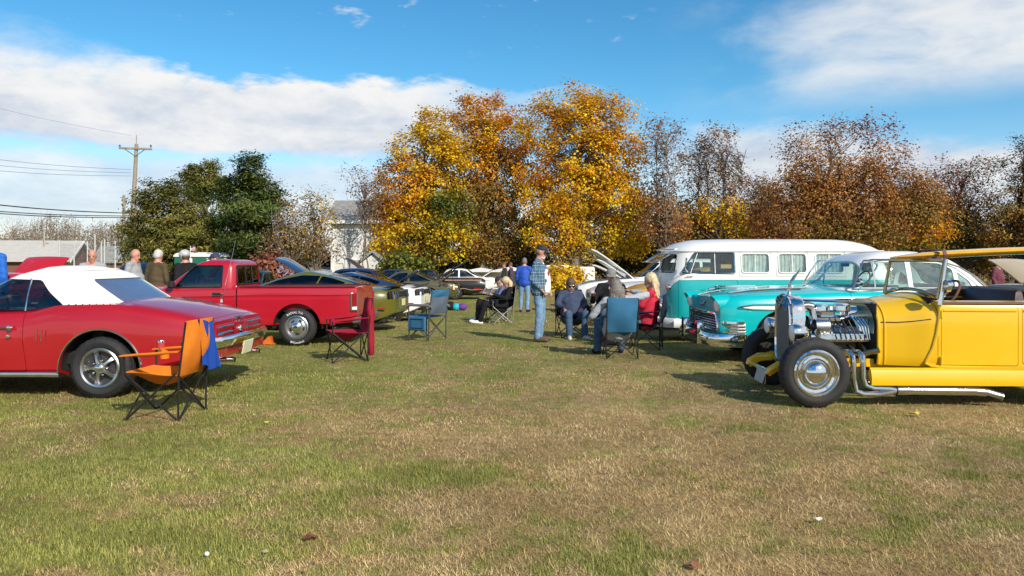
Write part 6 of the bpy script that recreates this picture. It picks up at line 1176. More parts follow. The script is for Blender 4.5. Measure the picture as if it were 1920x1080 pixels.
car('tan car with raised bonnet at the right edge', (15.0, 19.4, gzf(19.4)), R(-84), tan, None, 1.30, hood_up=30, under_c=tan)
b = thing('school_bus', 'yellow school bus far behind at the left edge', 'bus', P(30, 490, 95)[:2]+(-.3,), 0)
g = G().box((0, 0, 1.2), (5.5, 2.4, 1.9), .25); g.box((3.4, 0, .85), (1.6, 2.1, 1.0), .2); g.obj('body', yel, b); 
for k in range(6): G().box((-2.2+.85*k, -1.205, 1.55), (.62, .03, .5), .05).obj('window', M('bus_glass', (.05, .06, .07), .15), b)
for x in (-1.8, 3.2):
    for y in (-1, 1): wheel(b, x, y, .45, .28, .25, 'spoke')
G().box((0, -1.21, .6), (5.4, .02, .08)).obj('stripe', blackm, b)
# small bags on the grass
s = thing('small_bag', 'little black, cyan and purple bag lying on the grass behind the blue armchair', 'bag', (-1.92, 26.2, gzf(26.2)), 0)
G().ell((-.16, 0, .15), (.14, .13, .16)).obj('bag_end', blackc, s); G().ell((.02, -.02, .12), (.13, .13, .13)).obj('middle', M('cyan_cloth', (.01, .38, .48), .7), s); G().ell((.24, 0, .12), (.16, .12, .12)).obj('pouch', M('purple_cloth', (.12, .03, .25), .7), s)
# ================================================================== buildings and fittings
def brickmat(name, c1, c2, sc):
    m = bpy.data.materials.new(name); m.use_nodes = True; nt = m.node_tree; b = nt.nodes['Principled BSDF']; b.inputs['Roughness'].default_value = .9; tc = nt.nodes.new('ShaderNodeTexCoord'); mp = nt.nodes.new('ShaderNodeMapping'); mp.inputs['Rotation'].default_value = (R(90), 0, 0); br = nt.nodes.new('ShaderNodeTexBrick'); br.inputs['Scale'].default_value = sc; br.inputs[1].default_value = c1+(1,); br.inputs[2].default_value = c2+(1,); br.inputs[3].default_value = tuple(q*.7 for q in c1)+(1,); nt.links.new(tc.outputs['Object'], mp.inputs[0]); nt.links.new(mp.outputs[0], br.inputs[0]); nt.links.new(br.outputs[0], b.inputs[0]); return m
def siding(name, col):                       # lap boards as fine relief and shade of grain
    m = M(name, col, .7, 0, 0, .10, 1.5, .1, 30); nt = m.node_tree; b = nt.nodes['Principled BSDF']; tc = nt.nodes.new('ShaderNodeTexCoord'); wv = nt.nodes.new('ShaderNodeTexWave'); wv.bands_direction = 'Z'; wv.wave_profile = 'SAW'; wv.inputs['Scale'].default_value = 1.6; nt.links.new(tc.outputs['Object'], wv.inputs[0]); bp = nt.nodes.new('ShaderNodeBump'); bp.inputs['Distance'].default_value = .03; nt.links.new(wv.outputs[1], bp.inputs['Height']); nt.links.new(bp.outputs[0], b.inputs['Normal']); return m
shing = M('roof_shingle', (.26, .26, .25), .9, 0, 0, .25, 3, .4, 20); wsid = siding('white_siding', (.74, .73, .71)); trim = M('white_trim', (.78, .77, .75), .6)
def house():
    Y = 50.0; x0 = P(622, 0, Y)[0]; c = thing('house', 'white two storey house with grey roof half hidden by the yellow maples', 'house', (x0, Y, -.3), 0); Wd = 3.7; D = 5; he = 4.4; hr = 5.75
    g = G().prism([(0, 0), (D, 0), (D, he), (D/2, hr-.1), (0, he)], 'x', 0, Wd); g.obj('wall', wsid, c)
    for a, b in (((-.35, he-.12), (D/2, hr)), ((D+.35, he-.12), (D/2, hr))): G().prism([a, b, (b[0], b[1]+.14), (a[0], a[1]+.14)], 'x', -.35, Wd+.35).obj('roof', shing, c)
    G().box((Wd/2, -.36, he-.12), (Wd+.7, .1, .22)).obj('eaves_board', trim, c); G().box((.03, -.03, he/2), (.14, .12, he)).obj('corner_board', trim, c)
    for x, z, h in ((1.35, 1.25, 1.2), (1.35, 3.3, 1.0), (3.0, 3.3, 1.0)):
        f = G(); 
        for dx in (-.42, .42): f.box((x+dx, -.03, z), (.09, .10, h+.1))
        for dz in (-h/2, 0, h/2): f.box((x, -.03, z+dz), (.9, .08, .08))
        o = f.obj('window', trim, c); G().box((x, .0, z), (.8, .06, h)).obj('pane', M('house_glass', (.42, .45, .46), .25), o)
    G().prism([(2.1, 0), (3.6, 0), (3.6, 1.6), (2.9, 2.2), (2.1, 1.6)], 'y', -1.4, -.02).obj('porch', wsid, c); G().prism([(1.9, 1.5), (2.9, 2.3), (3.8, 1.5), (3.8, 1.65), (2.9, 2.47), (1.9, 1.65)], 'y', -1.6, -.01).obj('porch_roof', shing, c)
    w = G().prism([(0, 0), (3, 0), (3, 1.2), (0, 1.05)], 'x', -2.1, -.02).obj('side_wing', wsid, c); G().box((-1.1, 1.4, 1.2), (2.3, 3.3, .12), 0, Matrix.Rotation(R(3), 3, 'X')).obj('wing_roof', shing, c); G().box((2.6, 2.5, 5.7), (.6, .6, 1.1)).obj('chimney', brickmat('chimney_brick', (.22, .09, .06), (.18, .07, .05), 3), c)
house()
def lowhall():
    Y = 86; c = thing('low_building', 'long low building with pale grey roof and brick gable at the left edge', 'building', P(128, 0, Y)[:2]+(-.35,), R(14)); Wd = 18; D = 9; he = 2.0; hr = 4.05
    G().prism([(0, 0), (D, 0), (D, he), (D/2, hr-.1), (0, he)], 'x', -Wd, 0).obj('wall', brickmat('hall_brick', (.20, .085, .055), (.16, .07, .045), 2.5), c)
    for a, b in (((-.6, he-.25), (D/2, hr)), ((D+.6, he-.25), (D/2, hr))): G().prism([a, b, (b[0], b[1]+.16), (a[0], a[1]+.16)], 'x', -Wd-.3, .35).obj('roof', M('pale_roof', (.46, .44, .40), .8, 0, 0, .08, 2), c)
    for a, b in (((-.6, he-.25), (D/2, hr)), ((D+.6, he-.25), (D/2, hr))): G().prism([(a[0], a[1]-.1), (b[0], b[1]-.1), (b[0], b[1]+.18), (a[0], a[1]+.18)], 'x', .36, .44).obj('verge_board', trim, c)
lowhall()
c = thing('low_building', 'small brick building with white verge beside the ball field fence', 'building', P(212, 0, 92)[:2]+(-.35,), R(8)); G().prism([(0, 0), (5, 0), (5, 1.8), (2.5, 3.4), (0, 1.8)], 'x', -2.2, 2.5).obj('wall', MATS.get('x') or brickmat('shed_brick', (.20, .085, .055), (.16, .07, .045), 2.5), c)
for a, b in (((-.4, 1.6), (2.5, 3.5)), ((5.4, 1.6), (2.5, 3.5))): G().prism([a, b, (b[0], b[1]+.15), (a[0], a[1]+.15)], 'x', -2.4, 2.7).obj('roof', shing, c)
def trailer(label, u0, u1, v0, Y, name='trailer'):
    x0, _, z1 = P(u0, v0, Y); x1 = P(u1, 0, Y)[0]; c = thing(name, label, 'trailer', ((x0+x1)/2, Y, gzf(Y)), 0); L = x1-x0; h = z1-gzf(Y)
    G().box((0, 0, h/2+.2), (L, 2.2, h-.4), .08).obj('body', white, c); g = G()
    for k in range(int(L/1.2)): g.box((-L/2+.6+1.2*k, -1.105, h/2+.2), (.03, .02, h-.5))
    g.obj('panel_joint', alu, c); G().box((L*.2, -1.11, h/2+.1), (.8, .03, h-.9), .01).obj('door', white, c)
    for x in (-.6, .6): wheel(c, x, -.95, .34, .2, .2, 'spoke')
trailer('long white trailer behind the tree trunks right of the man in plaid', 1000, 1066, 497, 47); trailer('white trailer behind the trunks left of the raised bonnets', 1072, 1112, 500, 49)
def tent(label, u, Y, w, h):
    x = P(u, 0, Y)[0]; c = thing('canopy_tent', label, 'tent', (x, Y, gzf(Y)), 0)
    for a in (-1, 1):
        for b_ in (-1, 1): G().tube([(a*w/2, b_*w/2, 0), (a*w/2, b_*w/2, h)], .03, 6).obj('pole', alu, c)
    G().add([(-w/2-.1, -w/2-.1, h), (w/2+.1, -w/2-.1, h), (w/2+.1, w/2+.1, h), (-w/2-.1, w/2+.1, h), (0, 0, h+.25)], [(0, 1, 4), (1, 2, 4), (2, 3, 4), (3, 0, 4)]).obj('roof', trim, c, None); G().box((0, w/2, h*.5), (w, .03, h*.95)).obj('side_wall', trim, c); G().box((-w/2, 0, h*.5), (.03, w, h*.95)).obj('side_wall', trim, c)
tent('white canopy tent beyond the black utility coupe', 902, 46, 2.4, 1.1); tent('white canopy tent behind the trunks left of the man in blue jacket', 957, 47, 2.2, 1.15)
def toilet(label, u, Y):
    x = P(u, 0, Y)[0]; c = thing('portable_toilet', label, 'portable toilet', (x, Y, gzf(Y)), 0, 'portable toilets behind the pickup'); gn = M('toilet_green', (.01, .13, .085), .5)
    G().box((0, 0, 1.0), (1.12, 1.12, 2.0), .04).obj('cabin', gn, c); G().loft([[(a*k, b*k, z) for a, b in rpoly([(-.62, -.62), (.62, -.62), (.62, .62), (-.62, .62)], .12)] for z, k in ((1.98, 1), (2.06, 1.0), (2.18, .82), (2.24, .5), (2.25, .1))]).obj('roof', trim, c); G().box((0, -.575, .95), (.72, .03, 1.7), .01).obj('door', gn, c); G().box((.42, -.57, 1.75), (.16, .03, .3)).obj('vent', trim, c)
for u, lb in ((352, 'green portable toilet with white roof, left of the row behind the pickup'), (384, 'green portable toilet with white roof, middle of the row behind the pickup'), (416, 'green portable toilet with white roof, right of the row behind the pickup')): toilet(lb, u, 45)
f = thing('flag', 'small striped flag on a thin pole above the portable toilets', 'flag', P(357, 0, 40)[:2]+(gzf(40),), 0); G().tube([(0, 0, 0), (0, 0, 2.52)], .015, 6).obj('pole', trim, f)
fr_ = lambda a, b, z0, z1, mat, nm_: G().loft([[(x, .02*math.sin(x*18), z0) , (x, .02*math.sin(x*18), z1)] for x in lin(a, b, 8)], False, False).obj(nm_, mat, f)
for k in range(7): fr_(0.01, .26, 2.26+.034*k, 2.26+.034*(k+1), M('flag_red', (.4, .03, .05), .8) if k % 2 == 0 else trim, 'stripe')
G().loft([[(x, .02*math.sin(x*18)-.006, z) for z in (2.40, 2.498)] for x in lin(.01, .12, 5)], False, False).obj('canton', M('flag_blue', (.03, .05, .2), .8), f)
# ball field fence and lamp post
fc = thing('backstop_fence', 'tall chain link ball field fence on white posts at the left', 'fence', P(165, 0, 78)[:2]+(-.35,), 0); pale = M('galvanised', (.55, .55, .54), .5, .3)
for u, v in ((112, 450), (139, 454), (164, 452), (178, 439), (190, 453), (196, 449), (216, 452)): x = P(u, 0, 78)[0]-fc.location.x; G().tube([(x, 0, 0), (x, 0, P(u, v, 78)[2]+.35)], .07, 8).obj('post', pale, fc)
g = G(); xa, xb = P(112, 0, 78)[0]-fc.location.x, P(216, 0, 78)[0]-fc.location.x
for k in range(60): x = xa+(xb-xa)*k/59; g.box((x, .05, 1.9), (.008, .004, 3.4), 0, Matrix.Rotation(R(8), 3, 'Y')); g.box((x, .06, 1.9), (.008, .004, 3.4), 0, Matrix.Rotation(R(-8), 3, 'Y'))
for k in range(18): g.box(((xa+xb)/2, .055, .2+.2*k), (xb-xa, .004, .008))
o = g.obj('chain_link', M('chain_link', (.3, .3, .3), .5, .5), fc, None); o['kind'] = 'stuff'
lp = thing('street_lamp', 'grey lamp post with small side arm above the low building', 'street lamp', P(83, 0, 88)[:2]+(-.35,), 0); G().tube([(0, 0, 0), (0, 0, 5.3)], [.11, .09], 8).obj('pole', M('weathered_wood', (.36, .32, .27), .9, 0, 0, .2, 4), lp); G().tube([(0, 0, 4.4), (.35, 0, 4.6)], .03, 6).obj('arm', pale, lp); G().ell((.4, 0, 4.55), (.2, .12, .07)).obj('lamp_head', pale, lp)
# utility pole
wood = M('pole_wood', (.30, .25, .19), .9, 0, 0, .2, 3, .3, 30)
up = thing('utility_pole', 'tall wooden utility pole with crossarm and insulators beside the cedars', 'utility pole', P(246, 0, 55)[:2]+(-.3,), 0)
G().tube([(-.12, 0, 0), (.38, 0, 10.1)], [.20, .12], 10).obj('pole', wood, up); G().box((.36, -.12, 9.75), (2.35, .12, .14), .02, Matrix.Rotation(R(2), 3, 'Y')).obj('crossarm', wood, up)
for x in (-.75, 1.45): G().lathe([(.04, 0), (.07, .05), (.05, .1), (.07, .14), (.03, .2), (0, .2)], 10, 'z', (x, -.12, 9.83)).obj('insulator', M('insulator_grey', (.12, .12, .13), .3), up)
for s in (-1, 1): G().tube([(.35+s*.75, -.14, 9.72), (.35, -.14, 9.2)], .03, 5).obj('brace', alu, up)
G().tube([(.37, 0, 10.0), (.37, 0, 10.75)], .03, 6).obj('ridge_pin', wood, up)
for z in (5.6, 5.95, 6.3): G().lathe([(.03, 0), (.07, .03), (.07, .12), (.03, .15)], 8, 'z', (.16, -.2, z)).obj('insulator', M('insulator_grey', (.12, .12, .13), .3), up)
lb = ['topmost overhead wire running left from the utility pole', 'upper of three thin wires left of the utility pole', 'middle of three thin wires left of the utility pole', 'lowest of three thin wires left of the utility pole', 'upper of the thick black cables at the left edge', 'middle of the thick black cables at the left edge', 'lowest of the thick black cables at the left edge']
for (v0, v1, z, r), l in zip(((192, 254, 0, .006), (288, 318, 0, .010), (299, 324, 0, .010), (309, 330, 0, .010), (373, 400, 0, .035), (385, 405, 0, .028), (389, 408, 0, .028)), lb):
    a = Vector(P(246, v1, 55)); b_ = Vector(P(0, v0, 44)); d = b_-a; pts = []
    for k in range(25): t = k/24*1.9; p = a+d*t; p.z -= .35*math.sin(math.pi*min(1, t/1.9)); pts.append(p)
    tag(G().tube(pts, r, 5).obj('overhead_wire', blackm), l, 'wire', 'overhead wires')
p2 = thing('utility_pole', 'short bare topped pole just left of the tall utility pole', 'utility pole', P(232, 0, 70)[:2]+(-.35,), 0); G().tube([(0, 0, 0), (.02, 0, 7.8)], [.17, .13], 8).obj('pole', wood, p2); G().tube([(-.1, -.14, 6.6), (.12, -.14, 6.6)], .02, 5).obj('bolt', alu, p2)
# scraps lying on the grass
def leaf(label, u, v, s, m, name='fallen_leaf', cat='leaf'):
    Y = EYE*F/(v-HZ); x = (u-960)/F*Y; c = rnd.uniform(0, 6); g = G(); pts = []
    for i in range(14): a = 2*math.pi*i/14; q = s*(.55+.45*abs(math.cos(a*2.5))); pts.append((x+q*math.cos(a+c)*1.25, Y+q*math.sin(a+c), .035+.25*s*math.cos(a*2)))
    g.add(pts+[(p[0], p[1], p[2]-.004) for p in pts], [tuple(range(14)), tuple(range(27, 13, -1))]+[(i, (i+1) % 14, 14+(i+1) % 14, 14+i) for i in range(14)]); tag(g.obj(name, m, None, None), label, cat)
leaf('curled brown leaf lying on the grass near the lower edge', 582, 1018, .035, M('leaf_brown', (.16, .06, .03), .7)); leaf('flat orange brown leaf at the bottom edge of the lawn', 1298, 1071, .032, M('leaf_rust', (.26, .10, .05), .7)); leaf('small yellow leaf on the grass beside the side pipe of the hot rod', 1715, 781, .04, M('leaf_yellow', (.5, .42, .06), .7))
leaf('tiny yellow leaf on the lawn right of the orange chair', 500, 798, .022, M('leaf_yellow', (.5, .42, .06), .7)); leaf('pale scrap of paper on the brown grass at lower right', 1533, 983, .022, M('paper_scrap', (.6, .56, .5), .8), 'paper_scrap', 'litter')
Y = EYE*F/(1050-HZ); tag(G().ell(((388-960)/F*Y, Y, .03), (.012, .012, .011), 12, 8).obj('white_pebble', M('pebble_white', (.75, .75, .72), .6)), 'small round white pebble near the lower left of the lawn', 'pebble')
cn = thing('wheel_chock', 'orange wedge chock on the grass in front of the rear wheel of the red pickup', 'wheel chock', (P(503, 0, 13.55)[0], 13.55, 0), 0); G().prism([(-.12, 0), (.10, 0), (.06, .13), (.02, .14)], 'y', -.08, .08).obj('wedge', M('cone_orange', (.6, .13, .01), .5), cn); G().box((0, 0, .012), (.28, .2, .02), .004).obj('base', M('cone_orange', (.6, .13, .01), .5), cn)
# ================================================================== trees
bark = M('bark', (.15, .118, .09), .95, 0, 0, .3, 5, .6, 25); barkp = M('bark_pale', (.26, .215, .165), .95, 0, 0, .25, 5, .5, 25); barkd = M('bark_dark', (.07, .055, .042), .95, 0, 0, .3, 5, .5, 25)
lm = leafmat('leaves', .38); nmat = leafmat('needles', .2, .7)
def limb(g, a, b, r0, r1, rs, n=5, k=5, droop=.05):
    a = Vector(a); b = Vector(b); L = (b-a).length; m = [a]
    for i in range(1, k): t = i/k; m.append(a.lerp(b, t)+Vector((rs.normal(0, .05*L), rs.normal(0, .05*L), droop*L*math.sin(math.pi*t)+rs.normal(0, .03*L))))
    m.append(b); g.tube(m, [r0+(r1-r0)*i/k for i in range(k+1)], n, cap=False)
def leaves(name, C, per, sig, size, pal, rs, jit=.25, flat=1.0, mat=None, parent=None, asp=.8, hang=0, up=0):
    n = len(C)*per; cc = np.repeat(C, per, 0); p = cc+rs.normal(0, 1, (n, 3))*np.array([sig, sig, sig*flat]); 
    o = p-p.mean(0); o /= np.linalg.norm(o, axis=1, keepdims=True)+1e-6; d = rs.normal(0, 1, (n, 3)); d /= np.linalg.norm(d, axis=1, keepdims=True); N = d*.75+o*.8+np.array([0, 0, .45+up]); N /= np.linalg.norm(N, axis=1, keepdims=True)   # leaves turn outward to the light
    a = rs.normal(0, 1, (n, 3)); a -= N*(a*N).sum(1, keepdims=True); a /= np.linalg.norm(a, axis=1, keepdims=True); b = np.cross(N, a)
    s = size*rs.uniform(.6, 1.35, (n, 1)); v = np.empty((n, 4, 3)); v[:, 0] = p-a*s*.5; v[:, 1] = p+b*s*.5*asp-a*s*.05; v[:, 2] = p+a*s*.5; v[:, 3] = p-b*s*.5*asp-a*s*.05
    me = nm(name, v.reshape(-1, 3), np.arange(n*4).reshape(n, 4)); pal = np.array(pal); return me, n
def crown_pts(blobs, Y, nclump, rs, y0=0, shell_=.55):
    tot = sum((b[2]*b[3])*(b[5] if len(b) > 5 else 1) for b in blobs); C = []; K = []
    for b in blobs:
        u, v, ru, rv, pi = b[:5]; k = max(2, int(nclump*b[2]*b[3]*(b[5] if len(b) > 5 else 1)/tot)); c = np.array(P(u, v, Y)); c[1] += y0+rs.normal(0, .3); r = np.array([ru/F*Y, (ru+rv)/2/F*Y*.8, rv/F*Y]); d = rs.normal(0, 1, (k, 3)); d /= np.linalg.norm(d, axis=1, keepdims=True); q = rs.uniform(0, 1, (k, 1))**(.33*(1-shell_)+.02)
        d *= 1+.10*rs.normal(0, 1, (k, 1)); C.append(c+d*q*r); K += [pi]*k
    return np.concatenate(C), np.array(K)
def tree(name, label, bx, Y, blobs, pals, nclump=260, per=45, sig=.32, size=.2, trunk=.22, mat=None, group=None, flat=.8, seed=1, jit=.28, limbs=.5, barkm=None, top=None, asp=.8, cat='tree', stems=1, twig=0, up=0, lr=.05):
    rs = np.random.RandomState(seed); zg = gzf(Y)-.05; C, K = crown_pts(blobs, Y, nclump, rs); ztop = C[:, 2].max(); bx_ = P(bx, 0, Y)[0]; c = thing(name, label, cat, (bx_, Y, zg), 0, group); stems_ = []; O = np.array([bx_, Y, zg]); C0 = C-O; mid = C0[:, :2].mean(0); g = G()
    for s in range(stems):
        off = Vector((rs.normal(0, .35), rs.normal(0, .35), 0)) if stems > 1 else Vector((0, 0, 0)); pth = [Vector((0, 0, 0))+off*.6]; stems_.append(pth); zt_ = (ztop-zg)*(.86 if top is None else top)
        for t in lin(.12, 1, 8): pth.append(Vector((mid[0]*t**1.5+off.x*(.6+1.0*t)+rs.normal(0, .10), mid[1]*t**1.5+off.y*(.6+1.0*t)+rs.normal(0, .1), zt_*t)))
        g.tube(pth, [trunk*1.35/stems**.5]+[max(.02, trunk/stems**.5*(1-.9*t)) for t in lin(.05, 1, 8)], 8)
    for i in range(len(C0)):
        if rs.uniform() > limbs: continue
        p = Vector(C0[i]); h = max(.15, min(.9, (p.z-rs.uniform(.5, 1.1)*(abs(p.x-mid[0])+abs(p.y-mid[1])+.8))/zt_)); k = h*8; j = min(7, int(k)); q_ = stems_[rs.randint(len(stems_))]; a = q_[j].lerp(q_[j+1], k-j); limb(g, a, p, max(.015, lr*(1-h*.6)), .008, rs)
    g.obj('trunk', barkm or bark, c, 60, fix=False)
    if twig:
        tw = G()
        for i in range(len(C0)):
            for k in range(twig): p = Vector(C0[i])+Vector(rs.normal(0, sig*.6, 3)); d = Vector(rs.normal(0, 1, 3)); d.z = abs(d.z)*.8; d.normalize(); L = rs.uniform(.3, .9)*sig*2.2; q = p+d*L*.5+Vector(rs.normal(0, .05, 3)); tw.tube([p, q, q+(d+Vector(rs.normal(0, .3, 3)))*L*.5], [.014, .010, .004], 3, cap=False)
        o = tw.obj('twigs', barkm or bark, c, None, fix=False); o['kind'] = 'stuff'
    if per:
        me, n = leaves('crown', C0, per, sig, size, None, rs, flat=flat, asp=asp, up=up); P_ = [np.array(p) for p in pals]; cl = np.empty((len(C0), 3))
        for i in range(len(C0)): p = P_[K[i]]; cl[i] = p[rs.randint(len(p))]*(1+rs.normal(0, .15))
        col = np.repeat(cl, per, 0)*(1+rs.normal(0, jit, (n, 1)))*(1+rs.normal(0, .08, (n, 3))); setcol(me, np.repeat(np.clip(col, .004, .9), 4, 0)); link('crown', me, mat or lm, c, None)
    return c
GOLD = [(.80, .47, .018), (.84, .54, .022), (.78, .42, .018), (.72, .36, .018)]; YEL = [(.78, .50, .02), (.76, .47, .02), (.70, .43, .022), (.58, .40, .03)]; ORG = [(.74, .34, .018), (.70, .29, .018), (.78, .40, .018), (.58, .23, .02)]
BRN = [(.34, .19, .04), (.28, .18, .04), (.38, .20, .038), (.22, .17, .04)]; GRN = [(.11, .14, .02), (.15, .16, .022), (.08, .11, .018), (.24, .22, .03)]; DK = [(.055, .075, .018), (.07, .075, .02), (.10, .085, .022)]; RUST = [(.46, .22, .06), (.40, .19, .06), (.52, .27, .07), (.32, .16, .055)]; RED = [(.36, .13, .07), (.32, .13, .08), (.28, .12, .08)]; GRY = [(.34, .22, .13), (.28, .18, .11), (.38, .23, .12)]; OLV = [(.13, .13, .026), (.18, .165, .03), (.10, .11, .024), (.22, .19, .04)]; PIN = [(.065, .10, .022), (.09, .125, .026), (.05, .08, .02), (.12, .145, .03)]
pal = [GOLD, YEL, ORG, BRN, GRN, DK, RUST, RED, GRY, OLV, PIN]
MG = 'autumn maples in the middle of the field edge'
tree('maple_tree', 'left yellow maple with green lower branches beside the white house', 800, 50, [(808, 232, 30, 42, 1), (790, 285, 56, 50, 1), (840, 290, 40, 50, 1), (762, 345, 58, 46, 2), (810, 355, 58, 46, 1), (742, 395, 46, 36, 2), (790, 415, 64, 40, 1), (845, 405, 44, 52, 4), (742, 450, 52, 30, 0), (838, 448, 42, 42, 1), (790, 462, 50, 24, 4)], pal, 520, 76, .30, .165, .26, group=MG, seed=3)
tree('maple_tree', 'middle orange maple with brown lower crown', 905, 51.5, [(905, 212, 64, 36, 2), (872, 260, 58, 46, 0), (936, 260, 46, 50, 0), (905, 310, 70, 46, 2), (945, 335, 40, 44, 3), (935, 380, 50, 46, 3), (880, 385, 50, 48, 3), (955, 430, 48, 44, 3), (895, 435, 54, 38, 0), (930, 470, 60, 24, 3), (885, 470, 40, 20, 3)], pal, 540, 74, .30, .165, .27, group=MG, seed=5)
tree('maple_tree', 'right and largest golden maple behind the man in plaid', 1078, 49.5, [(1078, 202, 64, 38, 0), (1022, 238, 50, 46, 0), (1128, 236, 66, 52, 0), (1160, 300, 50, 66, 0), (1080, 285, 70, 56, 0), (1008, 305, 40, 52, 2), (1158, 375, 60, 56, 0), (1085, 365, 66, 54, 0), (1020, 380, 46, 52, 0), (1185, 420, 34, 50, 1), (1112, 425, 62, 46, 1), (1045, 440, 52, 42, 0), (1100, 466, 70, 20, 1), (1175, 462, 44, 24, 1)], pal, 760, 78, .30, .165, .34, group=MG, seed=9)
tree('cedar_tree', 'broad olive green cedar right of the utility pole', 322, 46, [(300, 350, 34, 18, 9), (310, 375, 60, 24, 9), (322, 405, 75, 22, 9), (300, 430, 72, 22, 9), (360, 430, 62, 26, 9), (315, 458, 90, 22, 9), (370, 465, 66, 26, 9), (290, 480, 66, 20, 9), (375, 490, 66, 16, 9)], pal, 560, 72, .26, .24, .28, nmat, 'evergreens beside the utility pole', .5, 11, .3, .25, barkd, asp=.28, lr=.04)
tree('cedar_tree', 'thin topped evergreen between the broad cedar and the dark one', 385, 52, [(368, 330, 26, 18, 9), (400, 312, 10, 14, 9), (408, 345, 20, 16, 9), (372, 362, 26, 18, 10)], pal, 130, 80, .26, .24, .2, nmat, 'evergreens beside the utility pole', .5, 12, .3, .4, barkd, asp=.28)
tree('cedar_tree', 'tallest dark green evergreen, right of the three beside the utility pole', 470, 45, [(468, 305, 24, 18, 10), (478, 330, 34, 18, 10), (445, 345, 42, 16, 10), (490, 355, 36, 20, 10), (455, 375, 52, 18, 10), (505, 378, 30, 18, 10), (470, 400, 58, 20, 10), (430, 412, 28, 12, 10), (480, 428, 54, 20, 10), (470, 455, 60, 20, 10), (475, 482, 62, 18, 10)], pal, 460, 72, .26, .24, .26, nmat, 'evergreens beside the utility pole', .5, 13, .3, .3, barkd, asp=.28)
UG = 'thin brown trees left of the house'
tree('brush_tree', 'leafless pale stemmed tree left of the house with brown remnants', 548, 44, [(550, 395, 34, 34, 3, .5), (545, 440, 40, 36, 3, .8), (520, 470, 30, 26, 8, .7), (570, 455, 36, 30, 3, .6)], pal, 130, 16, .34, .14, .10, None, UG, .9, 21, .3, .9, bark, twig=3, stems=3, lr=.035)
tree('brush_tree', 'thin tree with yellow tuft touching the house corner', 598, 45, [(592, 390, 24, 30, 3, .6), (608, 405, 20, 30, 1, .7), (590, 440, 34, 32, 3, .7), (600, 470, 34, 22, 8, .5), (556, 475, 10, 16, 1, .8)], pal, 110, 18, .32, .14, .10, None, UG, .9, 22, .3, .9, bark, twig=3, stems=2, lr=.035)
tree('bare_tree', 'sparse bare tree with purplish leaves in front of the house roof', 690, 47.5, [(672, 340, 34, 26, 8, .5), (700, 362, 36, 30, 8, .6), (690, 400, 28, 24, 8, .4), (715, 345, 14, 30, 10, .6)], pal, 60, 14, .34, .13, .07, None, None, .9, 23, .3, .7, bark, twig=2, stems=2)
OG = 'slim oaks between the golden maple and the big oak'
tree('oak_tree', 'slim reddish oak nearest the golden maple', 1243, 47, [(1243, 250, 32, 28, 6, .6), (1225, 285, 24, 26, 6, .5), (1262, 300, 24, 26, 8, .4), (1240, 345, 34, 34, 8, .5), (1235, 395, 36, 30, 6, .7), (1250, 430, 46, 28, 6, 1)], pal, 170, 30, .30, .15, .12, None, OG, .9, 31, .3, .9, bark, twig=3, stems=2)
tree('oak_tree', 'middle slim oak with dark forked trunk', 1302, 49, [(1305, 280, 26, 28, 8, .5), (1295, 320, 30, 30, 6, .5), (1320, 350, 34, 34, 8, .5), (1300, 400, 46, 34, 3, .9), (1320, 435, 56, 26, 3, 1.2)], pal, 180, 32, .30, .15, .13, None, OG, .9, 32, .3, .9, barkd, twig=3, stems=2)
tree('oak_tree', 'right slim oak with sparse rusty top', 1348, 48, [(1345, 260, 34, 28, 6, .6), (1372, 300, 26, 30, 8, .5), (1335, 320, 28, 28, 8, .5), (1375, 350, 36, 28, 8, .5), (1355, 395, 50, 30, 0, .9), (1385, 435, 40, 28, 0, 1.1)], pal, 190, 32, .30, .15, .12, None, OG, .9, 33, .3, .9, bark, twig=3, stems=2)
tree('oak_tree', 'big rust brown oak above the microbus roof', 1545, 46, [(1510, 268, 40, 30, 6, .35), (1580, 252, 44, 34, 6, .35), (1480, 290, 30, 26, 8, .3), (1645, 255, 34, 34, 7, .3), (1660, 300, 44, 34, 6, .4), (1530, 330, 60, 36, 6), (1610, 330, 50, 36, 6, .8), (1480, 360, 46, 40, 6), (1560, 385, 70, 40, 6), (1640, 385, 50, 40, 6), (1470, 420, 56, 40, 6), (1545, 435, 70, 34, 3), (1630, 440, 60, 30, 3)], pal, 640, 62, .36, .145, .30, None, None, .85, 34, .3, .5, barkd, twig=1)
tree('oak_tree', 'orange brown oak beside the big rust oak', 1700, 47, [(1690, 350, 44, 34, 6, .8), (1735, 375, 34, 36, 6), (1700, 400, 60, 40, 3), (1665, 425, 46, 36, 6), (1730, 435, 46, 36, 2, .8), (1700, 465, 60, 20, 4)], pal, 340, 60, .34, .145, .2, None, None, .85, 35, .3, .6, bark, twig=1)
tree('oak_tree', 'bare topped reddish tree left of the pine at the right edge', 1800, 52, [(1790, 320, 40, 26, 7, .5), (1830, 325, 34, 30, 8, .5), (1770, 360, 34, 34, 7, .6), (1810, 370, 44, 34, 7, .6), (1790, 410, 50, 32, 3), (1830, 440, 56, 34, 3), (1770, 450, 46, 30, 5)], pal, 280, 50, .34, .14, .18, None, None, .85, 36, .3, .8, barkd, twig=3)
tree('pine_tree', 'dark pine at the right edge of the photo', 1912, 50, [(1915, 275, 24, 20, 5, .8), (1905, 310, 40, 24, 5, .8), (1925, 345, 50, 24, 5), (1890, 380, 50, 34, 3), (1930, 400, 60, 40, 3), (1880, 430, 50, 36, 3), (1935, 455, 60, 30, 5)], pal, 260, 44, .30, .20, .25, nmat, None, .6, 37, .3, .5, barkd, asp=.4, twig=1)
tree('oak_tree', 'brown oak beyond the right edge of the photo', 2010, 48, [(2000, 300, 70, 60, 6), (2010, 380, 80, 60, 3), (2000, 450, 80, 40, 3)], pal, 160, 30, .34, .2, .25, None, None, .85, 38)
